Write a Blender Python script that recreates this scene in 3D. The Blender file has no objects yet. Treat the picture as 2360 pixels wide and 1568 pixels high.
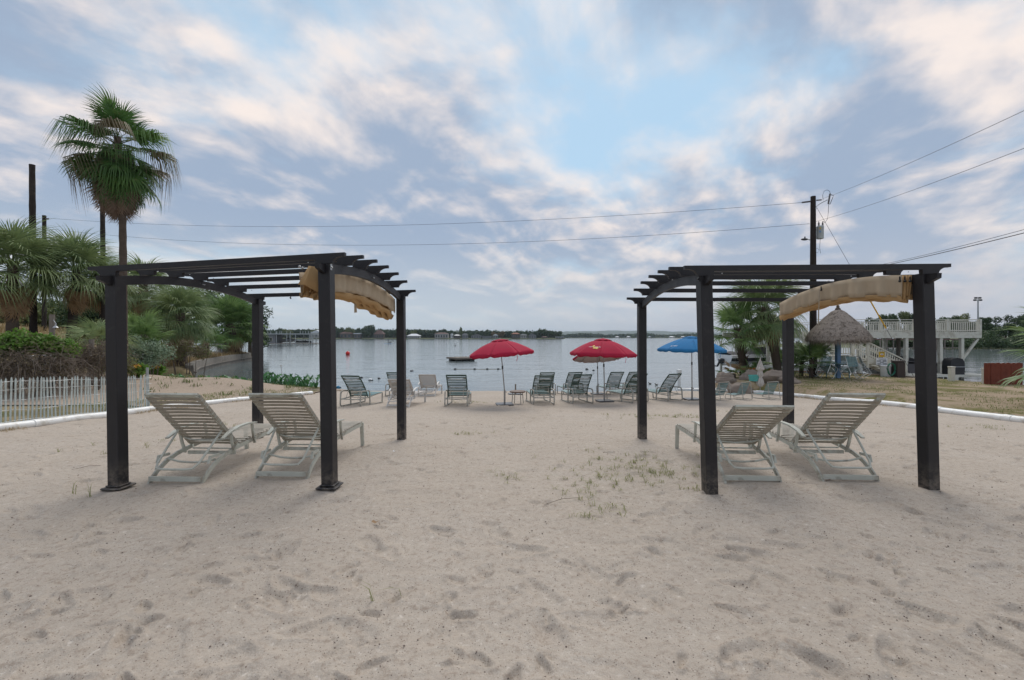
import bpy, math, random
import numpy as np
from mathutils import Vector, Matrix, Quaternion
R = math.radians
SC = bpy.context.scene
COL = SC.collection
rng = random.Random(7)
NR = np.random.RandomState(5)
# ------------------------------------------------------------------ camera
FD, CX, HY, H = 983.0, 1180.0, 778.0, 1.6      # focal length in 2360 px wide units, principal x, horizon, eye height
cam = bpy.data.cameras.new('camera'); camo = bpy.data.objects.new('camera', cam); COL.objects.link(camo)
camo.location = (0, 0, H); camo.rotation_euler = (R(90), 0, 0)
cam.sensor_width = 36.0; cam.lens = 36.0 * FD / 2360.0
cam.shift_y = (HY - 784.0) / 2360.0
cam.clip_start = 0.05; cam.clip_end = 30000
SC.camera = camo
# ------------------------------------------------------------------ light
SUN_EL, SUN_AZ = 50.0, 10.0                     # degrees; azimuth clockwise from +Y (the lake)
SKY_GAIN = 0.1
sun = bpy.data.lights.new('sun', 'SUN'); suno = bpy.data.objects.new('sun', sun); COL.objects.link(suno)
sun.energy = 1.5; sun.angle = R(40); sun.color = (1.0, 0.95, 0.88)
suno.rotation_euler = (R(90 - SUN_EL), 0, R(180 - SUN_AZ))
SC.view_settings.view_transform = 'Standard'; SC.view_settings.look = 'None'
SC.view_settings.exposure = 0.5; SC.view_settings.gamma = 1.0
try: SC.view_settings.use_curve_mapping = False
except Exception: pass
SC.cycles.max_bounces = 6; SC.cycles.diffuse_bounces = 3; SC.cycles.volume_bounces = 0
SC.cycles.transparent_max_bounces = 8; SC.cycles.use_denoising = True
SC.cycles.sample_clamp_indirect = 4.0
# ------------------------------------------------------------------ sky
world = bpy.data.worlds.new('World'); SC.world = world; world.use_nodes = True
def build_sky():
    nt = world.node_tree; N = nt.nodes; L = nt.links; N.clear()
    def nd(t, **k):
        n = N.new(t)
        for a, b in k.items(): setattr(n, a, b)
        return n
    def m(op, a, b=None, c=None, clamp=False):
        n = nd('ShaderNodeMath', operation=op, use_clamp=clamp)
        for i, v in enumerate((a, b, c)):
            if v is None: continue
            if isinstance(v, (int, float)): n.inputs[i].default_value = v
            else: L.new(v, n.inputs[i])
        return n.outputs[0]
    def sstep(x, lo, hi):
        n = nd('ShaderNodeMapRange', interpolation_type='SMOOTHSTEP')
        L.new(x, n.inputs[0]); n.inputs[1].default_value = lo; n.inputs[2].default_value = hi
        return n.outputs[0]
    def mix(f, a, b):
        n = nd('ShaderNodeMix', data_type='RGBA')
        if isinstance(f, float): n.inputs[0].default_value = f
        else: L.new(f, n.inputs[0])
        for v, i in ((a, 6), (b, 7)):
            if isinstance(v, tuple): n.inputs[i].default_value = (*v, 1)
            else: L.new(v, n.inputs[i])
        return n.outputs[2]
    out = nd('ShaderNodeOutputWorld'); bg = nd('ShaderNodeBackground'); bg.inputs[1].default_value = SKY_GAIN
    L.new(bg.outputs[0], out.inputs[0])
    sky = nd('ShaderNodeTexSky', sky_type='NISHITA'); sky.sun_disc = False
    sky.sun_elevation = R(SUN_EL); sky.sun_rotation = R(SUN_AZ); sky.air_density = 1.3; sky.dust_density = 0.4; sky.ozone_density = 2.0
    tc = nd('ShaderNodeTexCoord'); sp = nd('ShaderNodeSeparateXYZ'); L.new(tc.outputs['Generated'], sp.inputs[0])
    X, Y, Z = sp.outputs
    zc = m('MAXIMUM', Z, 0.0); den = m('ADD', zc, 0.25)
    cx = m('DIVIDE', X, den); cy = m('DIVIDE', Y, den)
    def vec(x, y, z=0.0):
        c = nd('ShaderNodeCombineXYZ')
        for i, v in enumerate((x, y, z)):
            if isinstance(v, (int, float)): c.inputs[i].default_value = v
            else: L.new(v, c.inputs[i])
        return c.outputs[0]
    # the cloud sheet drifts in streets that run away to the left of the lake
    rot = nd('ShaderNodeVectorRotate', rotation_type='Z_AXIS'); rot.inputs['Angle'].default_value = R(28)
    L.new(vec(cx, cy), rot.inputs[0])
    def noise(v, sc, det, ro, dist=0.0, off=(0, 0, 0), stretch=(1, 1, 1)):
        mp = nd('ShaderNodeMapping'); mp.inputs[1].default_value = off; mp.inputs[3].default_value = stretch
        L.new(v, mp.inputs[0])
        n = nd('ShaderNodeTexNoise'); n.inputs['Scale'].default_value = sc; n.inputs['Detail'].default_value = det
        n.inputs['Roughness'].default_value = ro; n.inputs['Distortion'].default_value = dist
        L.new(mp.outputs[0], n.inputs['Vector'])
        return n.outputs['Fac']
    V = rot.outputs[0]
    big = noise(V, 0.95, 4, 0.5, 0.3, (3.1, 1.7, 0.4), (1.0, 0.85, 1))
    body = noise(V, 2.5, 9, 0.52, 0.25, (0.3, 5.2, 1.1), (1.0, 0.75, 1))
    bodyo = noise(V, 2.5, 9, 0.52, 0.25, (0.355, 5.145, 1.1), (1.0, 0.75, 1))
    fine = noise(V, 7.0, 8, 0.62, 0.2, (7.0, 2.0, 3.0), (1.0, 0.8, 1))
    # the opening in the clouds ahead and to the upper right of the lake
    gap = m('ADD', m('MULTIPLY', m('SUBTRACT', cx, 0.22), m('SUBTRACT', cx, 0.22)),
            m('MULTIPLY', m('MULTIPLY', m('SUBTRACT', cy, 1.15), m('SUBTRACT', cy, 1.15)), 0.55))
    gap = m('SUBTRACT', 1.0, sstep(gap, 0.02, 0.55))
    dens = m('ADD', m('MULTIPLY', big, 0.55), m('MULTIPLY', body, 0.6))
    dens = m('ADD', dens, m('MULTIPLY', m('SUBTRACT', fine, 0.5), 0.17))
    dens = m('SUBTRACT', dens, m('MULTIPLY', gap, 0.075))
    cover = sstep(dens, 0.34, 0.57)
    lit = m('ADD', m('MULTIPLY', m('SUBTRACT', body, bodyo), 4.2), m('MULTIPLY', m('SUBTRACT', 0.58, dens), 2.6))
    lit = m('ADD', lit, m('MULTIPLY', m('SUBTRACT', fine, 0.5), 0.7))
    lit = sstep(lit, -0.26, 0.70)
    SG = 1.0 / SKY_GAIN
    def col(r, g, b): return (r * SG, g * SG, b * SG)
    blue = mix(0.85, sky.outputs[0], col(0.33, 0.475, 0.60))
    cloud = mix(lit, col(0.255, 0.32, 0.425), col(0.68, 0.61, 0.575))
    c = mix(cover, blue, cloud)
    haze = mix(sstep(cx, -1.5, 2.5), col(0.43, 0.485, 0.525), col(0.39, 0.405, 0.45))
    low = m('SUBTRACT', 1.0, sstep(Z, 0.0, 0.26))
    low = m('MULTIPLY', low, 0.92)
    c = mix(low, c, haze)
    L.new(c, bg.inputs[0])
build_sky()
# ------------------------------------------------------------------ helpers
def Wd(dx, dy, Y): return Vector(((dx - CX) / FD * Y, Y, H - (dy - HY) / FD * Y))
class MB:
    def __init__(s): s.v = []; s.f = []; s.m = []; s.mi = 0; s.g = []
    def add(s, vs, fs):
        b = len(s.v); s.g.append((b, len(s.f))); s.v.extend([tuple(v) for v in vs]); s.f.extend([tuple(i + b for i in f) for f in fs]); s.m.extend([s.mi] * len(fs)); return s
    def box(s, c, size, rot=None, bev=0.0):
        hx, hy, hz = size[0] / 2, size[1] / 2, size[2] / 2
        M = Matrix.Rotation(rot, 3, 'Z') if isinstance(rot, (int, float)) and rot else (rot if rot else None)
        c = Vector(c)
        vs = [Vector((x, y, z)) for z in (-hz, hz) for x, y in ((-hx, -hy), (hx, -hy), (hx, hy), (-hx, hy))]
        fs = [(3, 2, 1, 0), (4, 5, 6, 7), (0, 1, 5, 4), (1, 2, 6, 5), (2, 3, 7, 6), (3, 0, 4, 7)]
        if bev:
            b = min(bev, hx * .9, hy * .9, hz * .9)
            prof = [(hx - b, hy), (hx, hy - b)]
            ring = [(hx - b, -hy), (hx, -hy + b), (hx, hy - b), (hx - b, hy), (-hx + b, hy), (-hx, hy - b), (-hx, -hy + b), (-hx + b, -hy)]
            kx = (hx - b) / hx; ky = (hy - b) / hy
            lv = [(-hz, 1), (-hz + b, 0), (hz - b, 0), (hz, 1)]
            vs = []
            for z, ins in lv:
                for x, y in ring: vs.append(Vector((x * (kx if ins else 1), y * (ky if ins else 1), z)))
            fs = [tuple(reversed(range(8))), tuple(range(24, 32))]
            for k in range(3):
                for i in range(8):
                    j = (i + 1) % 8; fs.append((k * 8 + i, k * 8 + j, k * 8 + 8 + j, k * 8 + 8 + i))
        if M is not None: vs = [M @ v for v in vs]
        return s.add([v + c for v in vs], fs)
    def sweep(s, pts, prof, up=(0, 0, 1), caps=True, scale=None, closed=False):
        pts = [Vector(p) for p in pts]; n = len(pts); k = len(prof); up = Vector(up); vs = []
        for i, p in enumerate(pts):
            if closed: t = pts[(i + 1) % n] - pts[i - 1]
            else: t = pts[min(i + 1, n - 1)] - pts[max(i - 1, 0)]
            if t.length < 1e-9: t = Vector((0, 0, 1))
            t.normalize(); u = up
            if abs(t.dot(u)) > .98: u = Vector((1, 0, 0)) if abs(t.x) < .9 else Vector((0, 1, 0))
            a = t.cross(u); a.normalize(); b = a.cross(t)
            q = scale[i] if scale else 1.0
            for x, y in prof: vs.append(p + a * (x * q) + b * (y * q))
        fs = []
        for i in range(n if closed else n - 1):
            i2 = (i + 1) % n
            for j in range(k):
                j2 = (j + 1) % k; fs.append((i * k + j, i * k + j2, i2 * k + j2, i2 * k + j))
        if caps and not closed: fs.append(tuple(reversed(range(k)))); fs.append(tuple(range((n - 1) * k, n * k)))
        return s.add(vs, fs)
    def tube(s, pts, r, seg=8, up=(0, 0, 1), caps=True, closed=False):
        sc = None
        if isinstance(r, (list, tuple)): sc = list(r); r = 1.0
        prof = [(r * math.cos(2 * math.pi * i / seg), r * math.sin(2 * math.pi * i / seg)) for i in range(seg)]
        return s.sweep(pts, prof, up, caps, sc, closed)
    def bar(s, p0, p1, w, h, up=(0, 0, 1)): return s.sweep([p0, p1], [(-w / 2, -h / 2), (w / 2, -h / 2), (w / 2, h / 2), (-w / 2, h / 2)], up)
    def flat(s, pts, w, h, up=(0, 0, 1), scale=None): return s.sweep(pts, [(-w / 2, -h / 2), (w / 2, -h / 2), (w / 2, h / 2), (-w / 2, h / 2)], up, True, scale)
    def lathe(s, prof, c=(0, 0, 0), seg=16, cap=True):
        c = Vector(c); vs = []; k = len(prof)
        for r, z in prof:
            for i in range(seg):
                a = 2 * math.pi * i / seg; vs.append((c.x + r * math.cos(a), c.y + r * math.sin(a), c.z + z))
        fs = []
        for i in range(k - 1):
            for j in range(seg):
                j2 = (j + 1) % seg; fs.append((i * seg + j, i * seg + j2, i * seg + seg + j2, i * seg + seg + j))
        if cap: fs.append(tuple(reversed(range(seg)))); fs.append(tuple(range((k - 1) * seg, k * seg)))
        return s.add(vs, fs)
    def prism(s, outline, axis, depth, c=(0, 0, 0)):
        # outline: 2D points; axis 'x','y','z' extruded symmetric by depth
        c = Vector(c); n = len(outline); vs = []
        for d in (-depth / 2, depth / 2):
            for a, b in outline:
                vs.append(c + Vector({'x': (d, a, b), 'y': (a, d, b), 'z': (a, b, d)}[axis]))
        fs = [tuple(reversed(range(n))), tuple(range(n, 2 * n))] + [(i, (i + 1) % n, n + (i + 1) % n, n + i) for i in range(n)]
        return s.add(vs, fs)
    def ball(s, c, r, seg=12, rings=8, sq=(1, 1, 1)):
        c = Vector(c); vs = []
        for i in range(rings + 1):
            t = math.pi * i / rings
            for j in range(seg):
                a = 2 * math.pi * j / seg; vs.append((c.x + r * sq[0] * math.sin(t) * math.cos(a), c.y + r * sq[1] * math.sin(t) * math.sin(a), c.z - r * sq[2] * math.cos(t)))
        fs = [(i * seg + j, i * seg + (j + 1) % seg, (i + 1) * seg + (j + 1) % seg, (i + 1) * seg + j) for i in range(rings) for j in range(seg)]
        return s.add(vs, fs)
    def grid(s, rows):
        n = len(rows); k = len(rows[0]); vs = [p for r in rows for p in r]
        return s.add(vs, [(i * k + j, i * k + j + 1, (i + 1) * k + j + 1, (i + 1) * k + j) for i in range(n - 1) for j in range(k - 1)])
    def mesh(s, name, mats, smooth=35, off=None):
        me = bpy.data.meshes.new(name); vs = s.v
        if off is not None: vs = [(x - off[0], y - off[1], z - off[2]) for x, y, z in vs]
        me.from_pydata(vs, [], s.f)
        for mt in (mats if isinstance(mats, (list, tuple)) else [mats]): me.materials.append(mt)
        if any(s.m): me.polygons.foreach_set('material_index', s.m)
        if smooth:
            me.polygons.foreach_set('use_smooth', [True] * len(s.f)); me.set_sharp_from_angle(angle=R(smooth))
        me.update(); return me
    def each(s, name, mats, parent=None, smooth=35):
        """one object for each separate piece"""
        out = []
        for i, (v0, f0) in enumerate(s.g):
            v1, f1 = s.g[i + 1] if i + 1 < len(s.g) else (len(s.v), len(s.f)); q = MB(); q.add(s.v[v0:v1], [tuple(k - v0 for k in f) for f in s.f[f0:f1]]); out.append(q.build(name, mats, parent, smooth))
        return out[0]
    def build(s, name, mats, parent=None, smooth=35, **kw):
        off = ORG.get(parent.name) if parent else None
        return link(name, s.mesh(name, mats, smooth, off), parent, **kw)
ORG = {}
def link(name, data, parent=None, loc=None, rot=None, mw=None, **props):
    o = bpy.data.objects.new(name, data); COL.objects.link(o)
    if parent is not None:
        o.parent = parent
        if parent.name in ORG: ORG[o.name] = ORG[parent.name]
    if mw is not None: o.matrix_basis = mw
    if loc is not None: o.location = loc
    if rot is not None: o.rotation_euler = rot
    for k, v in props.items(): o[k] = v
    return o
def thing(name, label, cat, loc=(0, 0, 0), rotz=0.0, group=None):
    o = link(name, None, None, loc, (0, 0, rotz)); o.empty_display_size = 0.1
    o['label'] = label; o['category'] = cat
    if group: o['group'] = group
    ORG[o.name] = (0, 0, 0) if rotz else tuple(loc)
    return o
def wthing(name, label, cat, loc, group=None): return thing(name, label, cat, loc, 0.0, group)     # parts given in world coordinates
def lthing(name, label, cat, loc, rotz=0.0, group=None):                                            # parts given in local coordinates
    o = thing(name, label, cat, loc, rotz, group); ORG[o.name] = (0, 0, 0); return o
def tag(o, label, cat, group=None):
    o['label'] = label; o['category'] = cat
    if group: o['group'] = group
    return o
def struct(o): o['kind'] = 'structure'; return o
def copy_tree(o, parent=None):
    c = o.copy(); COL.objects.link(c); c.parent = parent
    for ch in o.children: copy_tree(ch, c)
    return c
def npmesh(name, V, F, mat, smooth=True):
    """V (n,3) float, F (m,k) int - one face size"""
    V = np.asarray(V, dtype=np.float32); F = np.asarray(F, dtype=np.int32); me = bpy.data.meshes.new(name)
    me.vertices.add(len(V)); me.vertices.foreach_set('co', V.ravel())
    k = F.shape[1]; me.loops.add(F.size); me.loops.foreach_set('vertex_index', F.ravel())
    me.polygons.add(len(F)); me.polygons.foreach_set('loop_start', np.arange(0, F.size, k, dtype=np.int32))
    me.polygons.foreach_set('loop_total', np.full(len(F), k, dtype=np.int32))
    me.polygons.foreach_set('use_smooth', np.full(len(F), smooth, dtype=bool))
    me.materials.append(mat); me.update(calc_edges=True); return me
# ------------------------------------------------------------------ materials
class NT:
    def __init__(s, name):
        s.mat = bpy.data.materials.new(name); s.mat.use_nodes = True; s.t = s.mat.node_tree; s.t.nodes.clear()
        s.out = s.n('ShaderNodeOutputMaterial')
    def n(s, t, **k):
        n = s.t.nodes.new(t)
        for a, b in k.items(): setattr(n, a, b)
        return n
    def put(s, sock, v):
        if isinstance(v, tuple): sock.default_value = (*v, 1) if len(v) == 3 and sock.type == 'RGBA' else v
        elif isinstance(v, (int, float)): sock.default_value = v
        else: s.t.links.new(v, sock)
    def obj(s): return s.n('ShaderNodeTexCoord').outputs['Object']
    def world(s): return s.n('ShaderNodeNewGeometry').outputs['Position']
    def noise(s, v, sc, det=4, ro=.55, dist=0., stretch=None):
        if stretch:
            mp = s.n('ShaderNodeMapping'); mp.inputs[3].default_value = stretch; s.put(mp.inputs[0], v); v = mp.outputs[0]
        n = s.n('ShaderNodeTexNoise'); n.inputs['Scale'].default_value = sc; n.inputs['Detail'].default_value = det
        n.inputs['Roughness'].default_value = ro; n.inputs['Distortion'].default_value = dist; s.put(n.inputs['Vector'], v); return n.outputs['Fac']
    def voro(s, v, sc, feat='F1', out='Distance'):
        n = s.n('ShaderNodeTexVoronoi', feature=feat); n.inputs['Scale'].default_value = sc; s.put(n.inputs['Vector'], v); return n.outputs[out]
    def step(s, x, lo, hi, a=0., b=1.):
        n = s.n('ShaderNodeMapRange', interpolation_type='SMOOTHSTEP'); s.put(n.inputs[0], x)
        for i, v in zip((1, 2, 3, 4), (lo, hi, a, b)): n.inputs[i].default_value = v
        return n.outputs[0]
    def math(s, op, a, b=0.):
        n = s.n('ShaderNodeMath', operation=op); s.put(n.inputs[0], a); s.put(n.inputs[1], b); return n.outputs[0]
    def mix(s, f, a, b, mode='MIX'):
        n = s.n('ShaderNodeMix', data_type='RGBA', blend_type=mode); s.put(n.inputs[0], f); s.put(n.inputs[6], a); s.put(n.inputs[7], b); return n.outputs[2]
    def bump(s, h, st=.5, dist=.02, prev=None):
        n = s.n('ShaderNodeBump'); n.inputs['Strength'].default_value = st; n.inputs['Distance'].default_value = dist; s.put(n.inputs['Height'], h)
        if prev is not None: s.put(n.inputs['Normal'], prev)
        return n.outputs[0]
    def bsdf(s, col, rough=.6, metal=0., nrm=None, spec=.4, **kw):
        b = s.n('ShaderNodeBsdfPrincipled'); s.put(b.inputs['Base Color'], col); s.put(b.inputs['Roughness'], rough); s.put(b.inputs['Metallic'], metal)
        b.inputs['Specular IOR Level'].default_value = spec
        if nrm is not None: s.put(b.inputs['Normal'], nrm)
        for k, v in kw.items(): s.put(b.inputs[k], v)
        return b.outputs[0]
    def done(s, sh): s.t.links.new(sh, s.out.inputs[0]); return s.mat
def dk(c, k): return tuple(x * k for x in c)
def pmat(name, c, rough=.6, var=.18, sc=6., metal=0., bump=0., bsc=40., spec=.4, dirt=None, ds=2.5, stretch=None, perobj=0.):
    t = NT(name); v = t.obj(); n = t.noise(v, sc, 5, .6, .3, stretch)
    col = t.mix(n, dk(c, 1 - var), tuple(min(1, x * (1 + var)) for x in c))
    if perobj:
        r = t.n('ShaderNodeObjectInfo').outputs['Random']; col = t.mix(t.math('MULTIPLY', r, perobj), col, dk(c, .45))
    if dirt: col = t.mix(t.step(t.noise(v, ds, 6, .65, .6), .48, .72), col, dirt)
    nrm = t.bump(t.noise(v, bsc, 4, .6, 0, stretch), bump, .01) if bump else None
    return t.done(t.bsdf(col, t.step(n, 0, 1, rough - .06, rough + .06), metal, nrm, spec))
def leafmat(name, a, b, rough=.5, trans=.25, brown=None, bk=.0):
    t = NT(name); v = t.obj(); n = t.noise(v, 1.7, 3, .6)
    r = t.n('ShaderNodeObjectInfo').outputs['Random']
    n2 = t.noise(v, 14., 2, .5)
    f = t.math('ADD', t.math('MULTIPLY', n, .55), t.math('ADD', t.math('MULTIPLY', r, .25), t.math('MULTIPLY', n2, .2)))
    col = t.mix(t.step(f, .25, .75), a, b)
    if brown: col = t.mix(t.step(t.noise(v, 3.1, 4, .6), .62 - bk, .75 - bk), col, brown)
    s1 = t.bsdf(col, rough, 0, None, .3); tr = t.n('ShaderNodeBsdfTranslucent'); t.put(tr.inputs[0], col)
    mx = t.n('ShaderNodeMixShader'); mx.inputs[0].default_value = trans; t.t.links.new(s1, mx.inputs[1]); t.t.links.new(tr.outputs[0], mx.inputs[2])
    return t.done(mx.outputs[0])
M = {}
def mats():
    # sand
    t = NT('sand'); p = t.world()
    big = t.noise(p, .55, 4, .55, .4); mid = t.noise(p, 5., 5, .6); gr = t.noise(p, 160., 3, .7); gr2 = t.noise(p, 55., 4, .7)
    col = t.mix(t.step(big, .3, .7), (.465, .41, .338), (.54, .488, .42))
    col = t.mix(t.step(mid, .35, .75, 0, .55), col, (.44, .365, .295))
    col = t.mix(t.step(gr, .38, .68), (.42, .355, .295), col, 'MIX')
    col = t.mix(t.step(t.voro(p, 46.), .10, .20, .85, 0.), col, (.13, .095, .075))
    col = t.mix(t.step(t.voro(p, 17.), .05, .10, .9, 0.), col, (.11, .08, .065))
    md2 = t.noise(p, 21., 5, .7); col = t.mix(t.step(md2, .50, .70, 0, .75), col, (.30, .24, .19)); col = t.mix(t.step(md2, .42, .28, 0, .7), col, (.64, .58, .51))
    col = t.mix(t.step(gr2, .60, .72, 0, .5), col, (.24, .195, .16))
    col = t.mix(t.step(gr2, .36, .26, 0, .6), col, (.60, .56, .51))
    h = t.math('ADD', t.math('ADD', t.math('MULTIPLY', mid, .55), t.math('MULTIPLY', md2, .35)), t.math('ADD', t.math('MULTIPLY', gr2, .25), t.math('MULTIPLY', gr, .10)))
    M['sand'] = t.done(t.bsdf(col, .95, 0, t.bump(h, .65, .04), .15))
    # lawn and dirt
    for nm, dirt, grass, lo, hi in (('lawn', (.36, .275, .195), (.15, .14, .05), .44, .60), ('bank', (.40, .32, .25), (.17, .15, .07), .60, .75)):
        t = NT(nm); p = t.world(); n = t.noise(p, .55, 6, .62, .5, (1, 1.6, 1)); n2 = t.noise(p, 9., 5, .65)
        f = t.step(t.math('ADD', t.math('MULTIPLY', n, .7), t.math('MULTIPLY', n2, .3)), lo, hi)
        d = t.mix(n2, dk(dirt, .75), dk(dirt, 1.2)); g = t.mix(t.noise(p, 30., 3, .6), dk(grass, .6), dk(grass, 1.35))
        M[nm] = t.done(t.bsdf(t.mix(f, d, g), .95, 0, t.bump(n2, .8, .05), .1))
    t = NT('hillside'); p = t.world(); n = t.noise(p, .35, 6, .6, .4); n2 = t.noise(p, 6., 5, .65)
    col = t.mix(t.step(n, .4, .6), (.33, .26, .15), (.14, .13, .06)); col = t.mix(t.step(n2, .35, .7, 0, .6), col, (.20, .15, .10))
    M['hillside'] = t.done(t.bsdf(col, .95, 0, t.bump(n2, .8, .08), .1))
    # lake
    t = NT('lake'); p = t.world()
    w1 = t.noise(p, 1.3, 3, .55, .2, (.35, 1.5, 1)); w2 = t.noise(p, .18, 3, .5, .3, (.4, 1.6, 1)); w3 = t.noise(p, 6., 2, .5, .1, (.5, 1.4, 1))
    h = t.math('ADD', t.math('MULTIPLY', w1, .30), t.math('ADD', t.math('MULTIPLY', w2, 1.2), t.math('MULTIPLY', w3, .05)))
    M['lake'] = t.done(t.bsdf((.15, .18, .185), .08, 0, t.bump(h, .38, .2), .5, IOR=1.333))
    M['lake_bed'] = pmat('lake_bed', (.22, .19, .15), .95)
    # metal, paint and plastics
    t = NT('pergola_paint'); v = t.obj(); n = t.noise(v, 3., 5, .6, .3); sx = t.n('ShaderNodeSeparateXYZ'); t.put(sx.inputs[0], v)
    col = t.mix(n, (.013, .012, .014), (.023, .0215, .0235)); col = t.mix(t.step(t.noise(v, 9., 6, .65, .6), .55, .75, 0, .6), col, (.045, .042, .042))
    dust = t.math('MULTIPLY', t.step(sx.outputs[2], .42, -.05), t.step(t.noise(v, 14., 5, .7), .36, .66)); col = t.mix(t.math('MULTIPLY', dust, .8), col, (.22, .185, .15))
    M['pergola'] = t.done(t.bsdf(col, t.step(n, 0, 1, .42, .58), 0, t.bump(t.noise(v, 220., 3, .6), .08, .01), .4))
    M['galv'] = pmat('galvanised', (.42, .43, .44), .45, .2, 8, .7)
    M['khaki'] = pmat('khaki_frame', (.53, .535, .465), .5, .12, 5, 0, .05, 120, .4, (.30, .27, .22), 6.)
    M['strap'] = pmat('khaki_strap', (.40, .36, .295), .55, .12, 7, 0, .05, 90, .4, (.27, .245, .20), 9., None, .25)
    M['green_strap'] = pmat('green_strap', (.060, .105, .088), .55, .2, 7, 0, .05, 90, .4, (.10, .14, .12), 5., None, .35)
    M['chaise_frame'] = pmat('chaise_frame', (.40, .385, .34), .5, .15, 5, 0, 0, 90, .4, (.25, .23, .2), 6.)
    M['white_frame'] = pmat('white_frame', (.60, .59, .57), .5, .08, 5, 0, 0, 90, .4, (.5, .47, .42), 4.)
    M['white_strap'] = pmat('white_strap', (.47, .43, .395), .55, .1, 5, 0, 0, 90, .4, (.45, .42, .38), 4.)
    M['teal_strap'] = pmat('teal_strap', (.14, .25, .26), .55, .2, 6, 0, 0, 90, .4, (.22, .30, .29), 4., None, .3)
    M['pipe'] = pmat('white_pipe', (.78, .78, .76), .35, .06, 2, 0, 0, 90, .5, (.52, .48, .41), 3.)
    M['red'] = pmat('red_fabric', (.40, .020, .052), .85, .22, 5, 0, .35, 30, .15, (.36, .03, .06), 2.)
    M['blue'] = pmat('blue_fabric', (.030, .175, .38), .85, .2, 5, 0, .35, 30, .15)
    M['lining'] = pmat('umbrella_lining', (.52, .42, .40), .9, .1, 3)
    M['pole'] = pmat('umbrella_pole', (.34, .33, .32), .4, .15, 8, .6)
    M['granite'] = pmat('dark_base', (.055, .055, .06), .3, .5, 60, 0, 0, 90, .5)
    M['canopy'] = pmat('canopy_fabric', (.47, .38, .275), .9, .08, 4, 0, .2, 300, .1)
    M['canopy_in'] = pmat('canopy_fabric_inside', (.46, .30, .15), .9, .12, 4, 0, .2, 300, .1)
    M['black'] = pmat('black_plastic', (.02, .02, .022), .5, .2, 6)
    M['rope'] = pmat('rope', (.45, .40, .32), .9, .2, 30)
    M['picket'] = pmat('picket_paint', (.50, .56, .54), .7, .15, 4, 0, .15, 60, .3, (.33, .33, .29), 5., (1, 1, .15), .35)
    M['wire'] = pmat('wire', (.30, .30, .30), .5, .1, 9, .6)
    M['cable'] = pmat('cable', (.05, .05, .055), .6, .1, 9)
    M['polewood'] = pmat('creosote_pole', (.035, .028, .024), .85, .4, 5, 0, .5, 12, .2, None, 2, (3, 3, .2))
    M['wood'] = pmat('grey_wood', (.22, .19, .16), .85, .3, 5, 0, .4, 25, .2, None, 2, (4, 4, .4))
    M['redwood'] = pmat('red_stained_boards', (.20, .052, .030), .75, .3, 4, 0, .4, 40, .25, (.13, .035, .022), 3., (6, 6, .5), .25)
    M['cream'] = pmat('cream_paint', (.64, .62, .54), .6, .1, 4, 0, 0, 60, .3, (.44, .40, .32), 2.)
    M['concrete'] = pmat('concrete', (.22, .20, .175), .9, .25, 3, 0, .4, 18, .2, (.12, .105, .09), 1.3)
    M['rock'] = pmat('boulder', (.25, .205, .17), .9, .3, 2.5, 0, .7, 9, .2, (.22, .19, .16), 2.)
    M['thatch'] = pmat('thatch', (.36, .305, .26), .9, .85, 9, 0, .4, 30, .1, (.11, .085, .065), 7., (5, 5, .8))
    M['thatch_dark'] = pmat('thatch_under', (.13, .10, .075), .95, .4, 3)
    M['bluepost'] = pmat('blue_post', (.16, .27, .44), .6, .1, 4)
    M['tealtop'] = pmat('teal_table', (.17, .30, .34), .5, .15, 4)
    M['trunk'] = pmat('palm_trunk', (.105, .08, .065), .9, .4, 4, 0, .9, 9, .1, (.09, .07, .055), 3., (1, 1, 3.))
    M['char'] = pmat('charred_trunk', (.045, .037, .034), .95, .5, 3, 0, .9, 8, .1, (.10, .08, .065), 1.0)
    M['bark'] = pmat('bark', (.12, .095, .075), .9, .3, 5, 0, .8, 10, .1)
    M['twig'] = pmat('twig', (.15, .12, .095), .9, .4, 3)
    M['palm_tall'] = leafmat('palm_leaf_tall', (0.052, 0.124, 0.038), (0.129, 0.241, 0.061), .45, .25, (0.293, 0.207, 0.121), -.02)
    M['palm_thread'] = leafmat('palm_leaf_ragged', (0.098, 0.111, 0.052), (0.221, 0.163, 0.111), .6, .2)
    M['palm_grey'] = leafmat('palm_leaf_sabal', (0.130, 0.201, 0.095), (0.331, 0.402, 0.177), .5, .25)
    M['palm_green'] = leafmat('palm_leaf_fan', (0.081, 0.163, 0.049), (0.240, 0.345, 0.124), .45, .3)
    M['palm_dead'] = leafmat('palm_leaf_dead', (0.290, 0.186, 0.103), (0.455, 0.304, 0.179), .8, .15)
    M['palm_skirt'] = leafmat('palm_skirt', (0.190, 0.132, 0.098), (0.333, 0.247, 0.190), .85, .1)
    M['leaf_dark'] = leafmat('leaf_dark', (0.030, 0.061, 0.024), (0.074, 0.115, 0.043), .55, .2)
    M['leaf_olive'] = leafmat('leaf_olive', (0.109, 0.146, 0.051), (0.218, 0.227, 0.082), .6, .2)
    M['leaf_bright'] = leafmat('leaf_bright', (0.108, 0.230, 0.036), (0.230, 0.374, 0.071), .55, .3)
    M['leaf_grey'] = leafmat('leaf_grey', (0.126, 0.196, 0.126), (0.275, 0.356, 0.240), .6, .2)
    M['leaf_brown'] = leafmat('leaf_brown', (0.144, 0.122, 0.072), (0.274, 0.216, 0.144), .8, .15)
    M['leaf_autumn'] = leafmat('leaf_autumn', (0.144, 0.108, 0.042), (0.216, 0.144, 0.060), .7, .2)
    M['leaf_taro'] = leafmat('leaf_taro', (0.038, 0.128, 0.045), (0.090, 0.255, 0.083), .35, .25)
    M['flower'] = pmat('yellow_flower', (.75, .38, .03), .7, .1)
    M['grass'] = leafmat('grass_blade', (0.128, 0.165, 0.053), (0.300, 0.300, 0.120), .6, .3)
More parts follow.
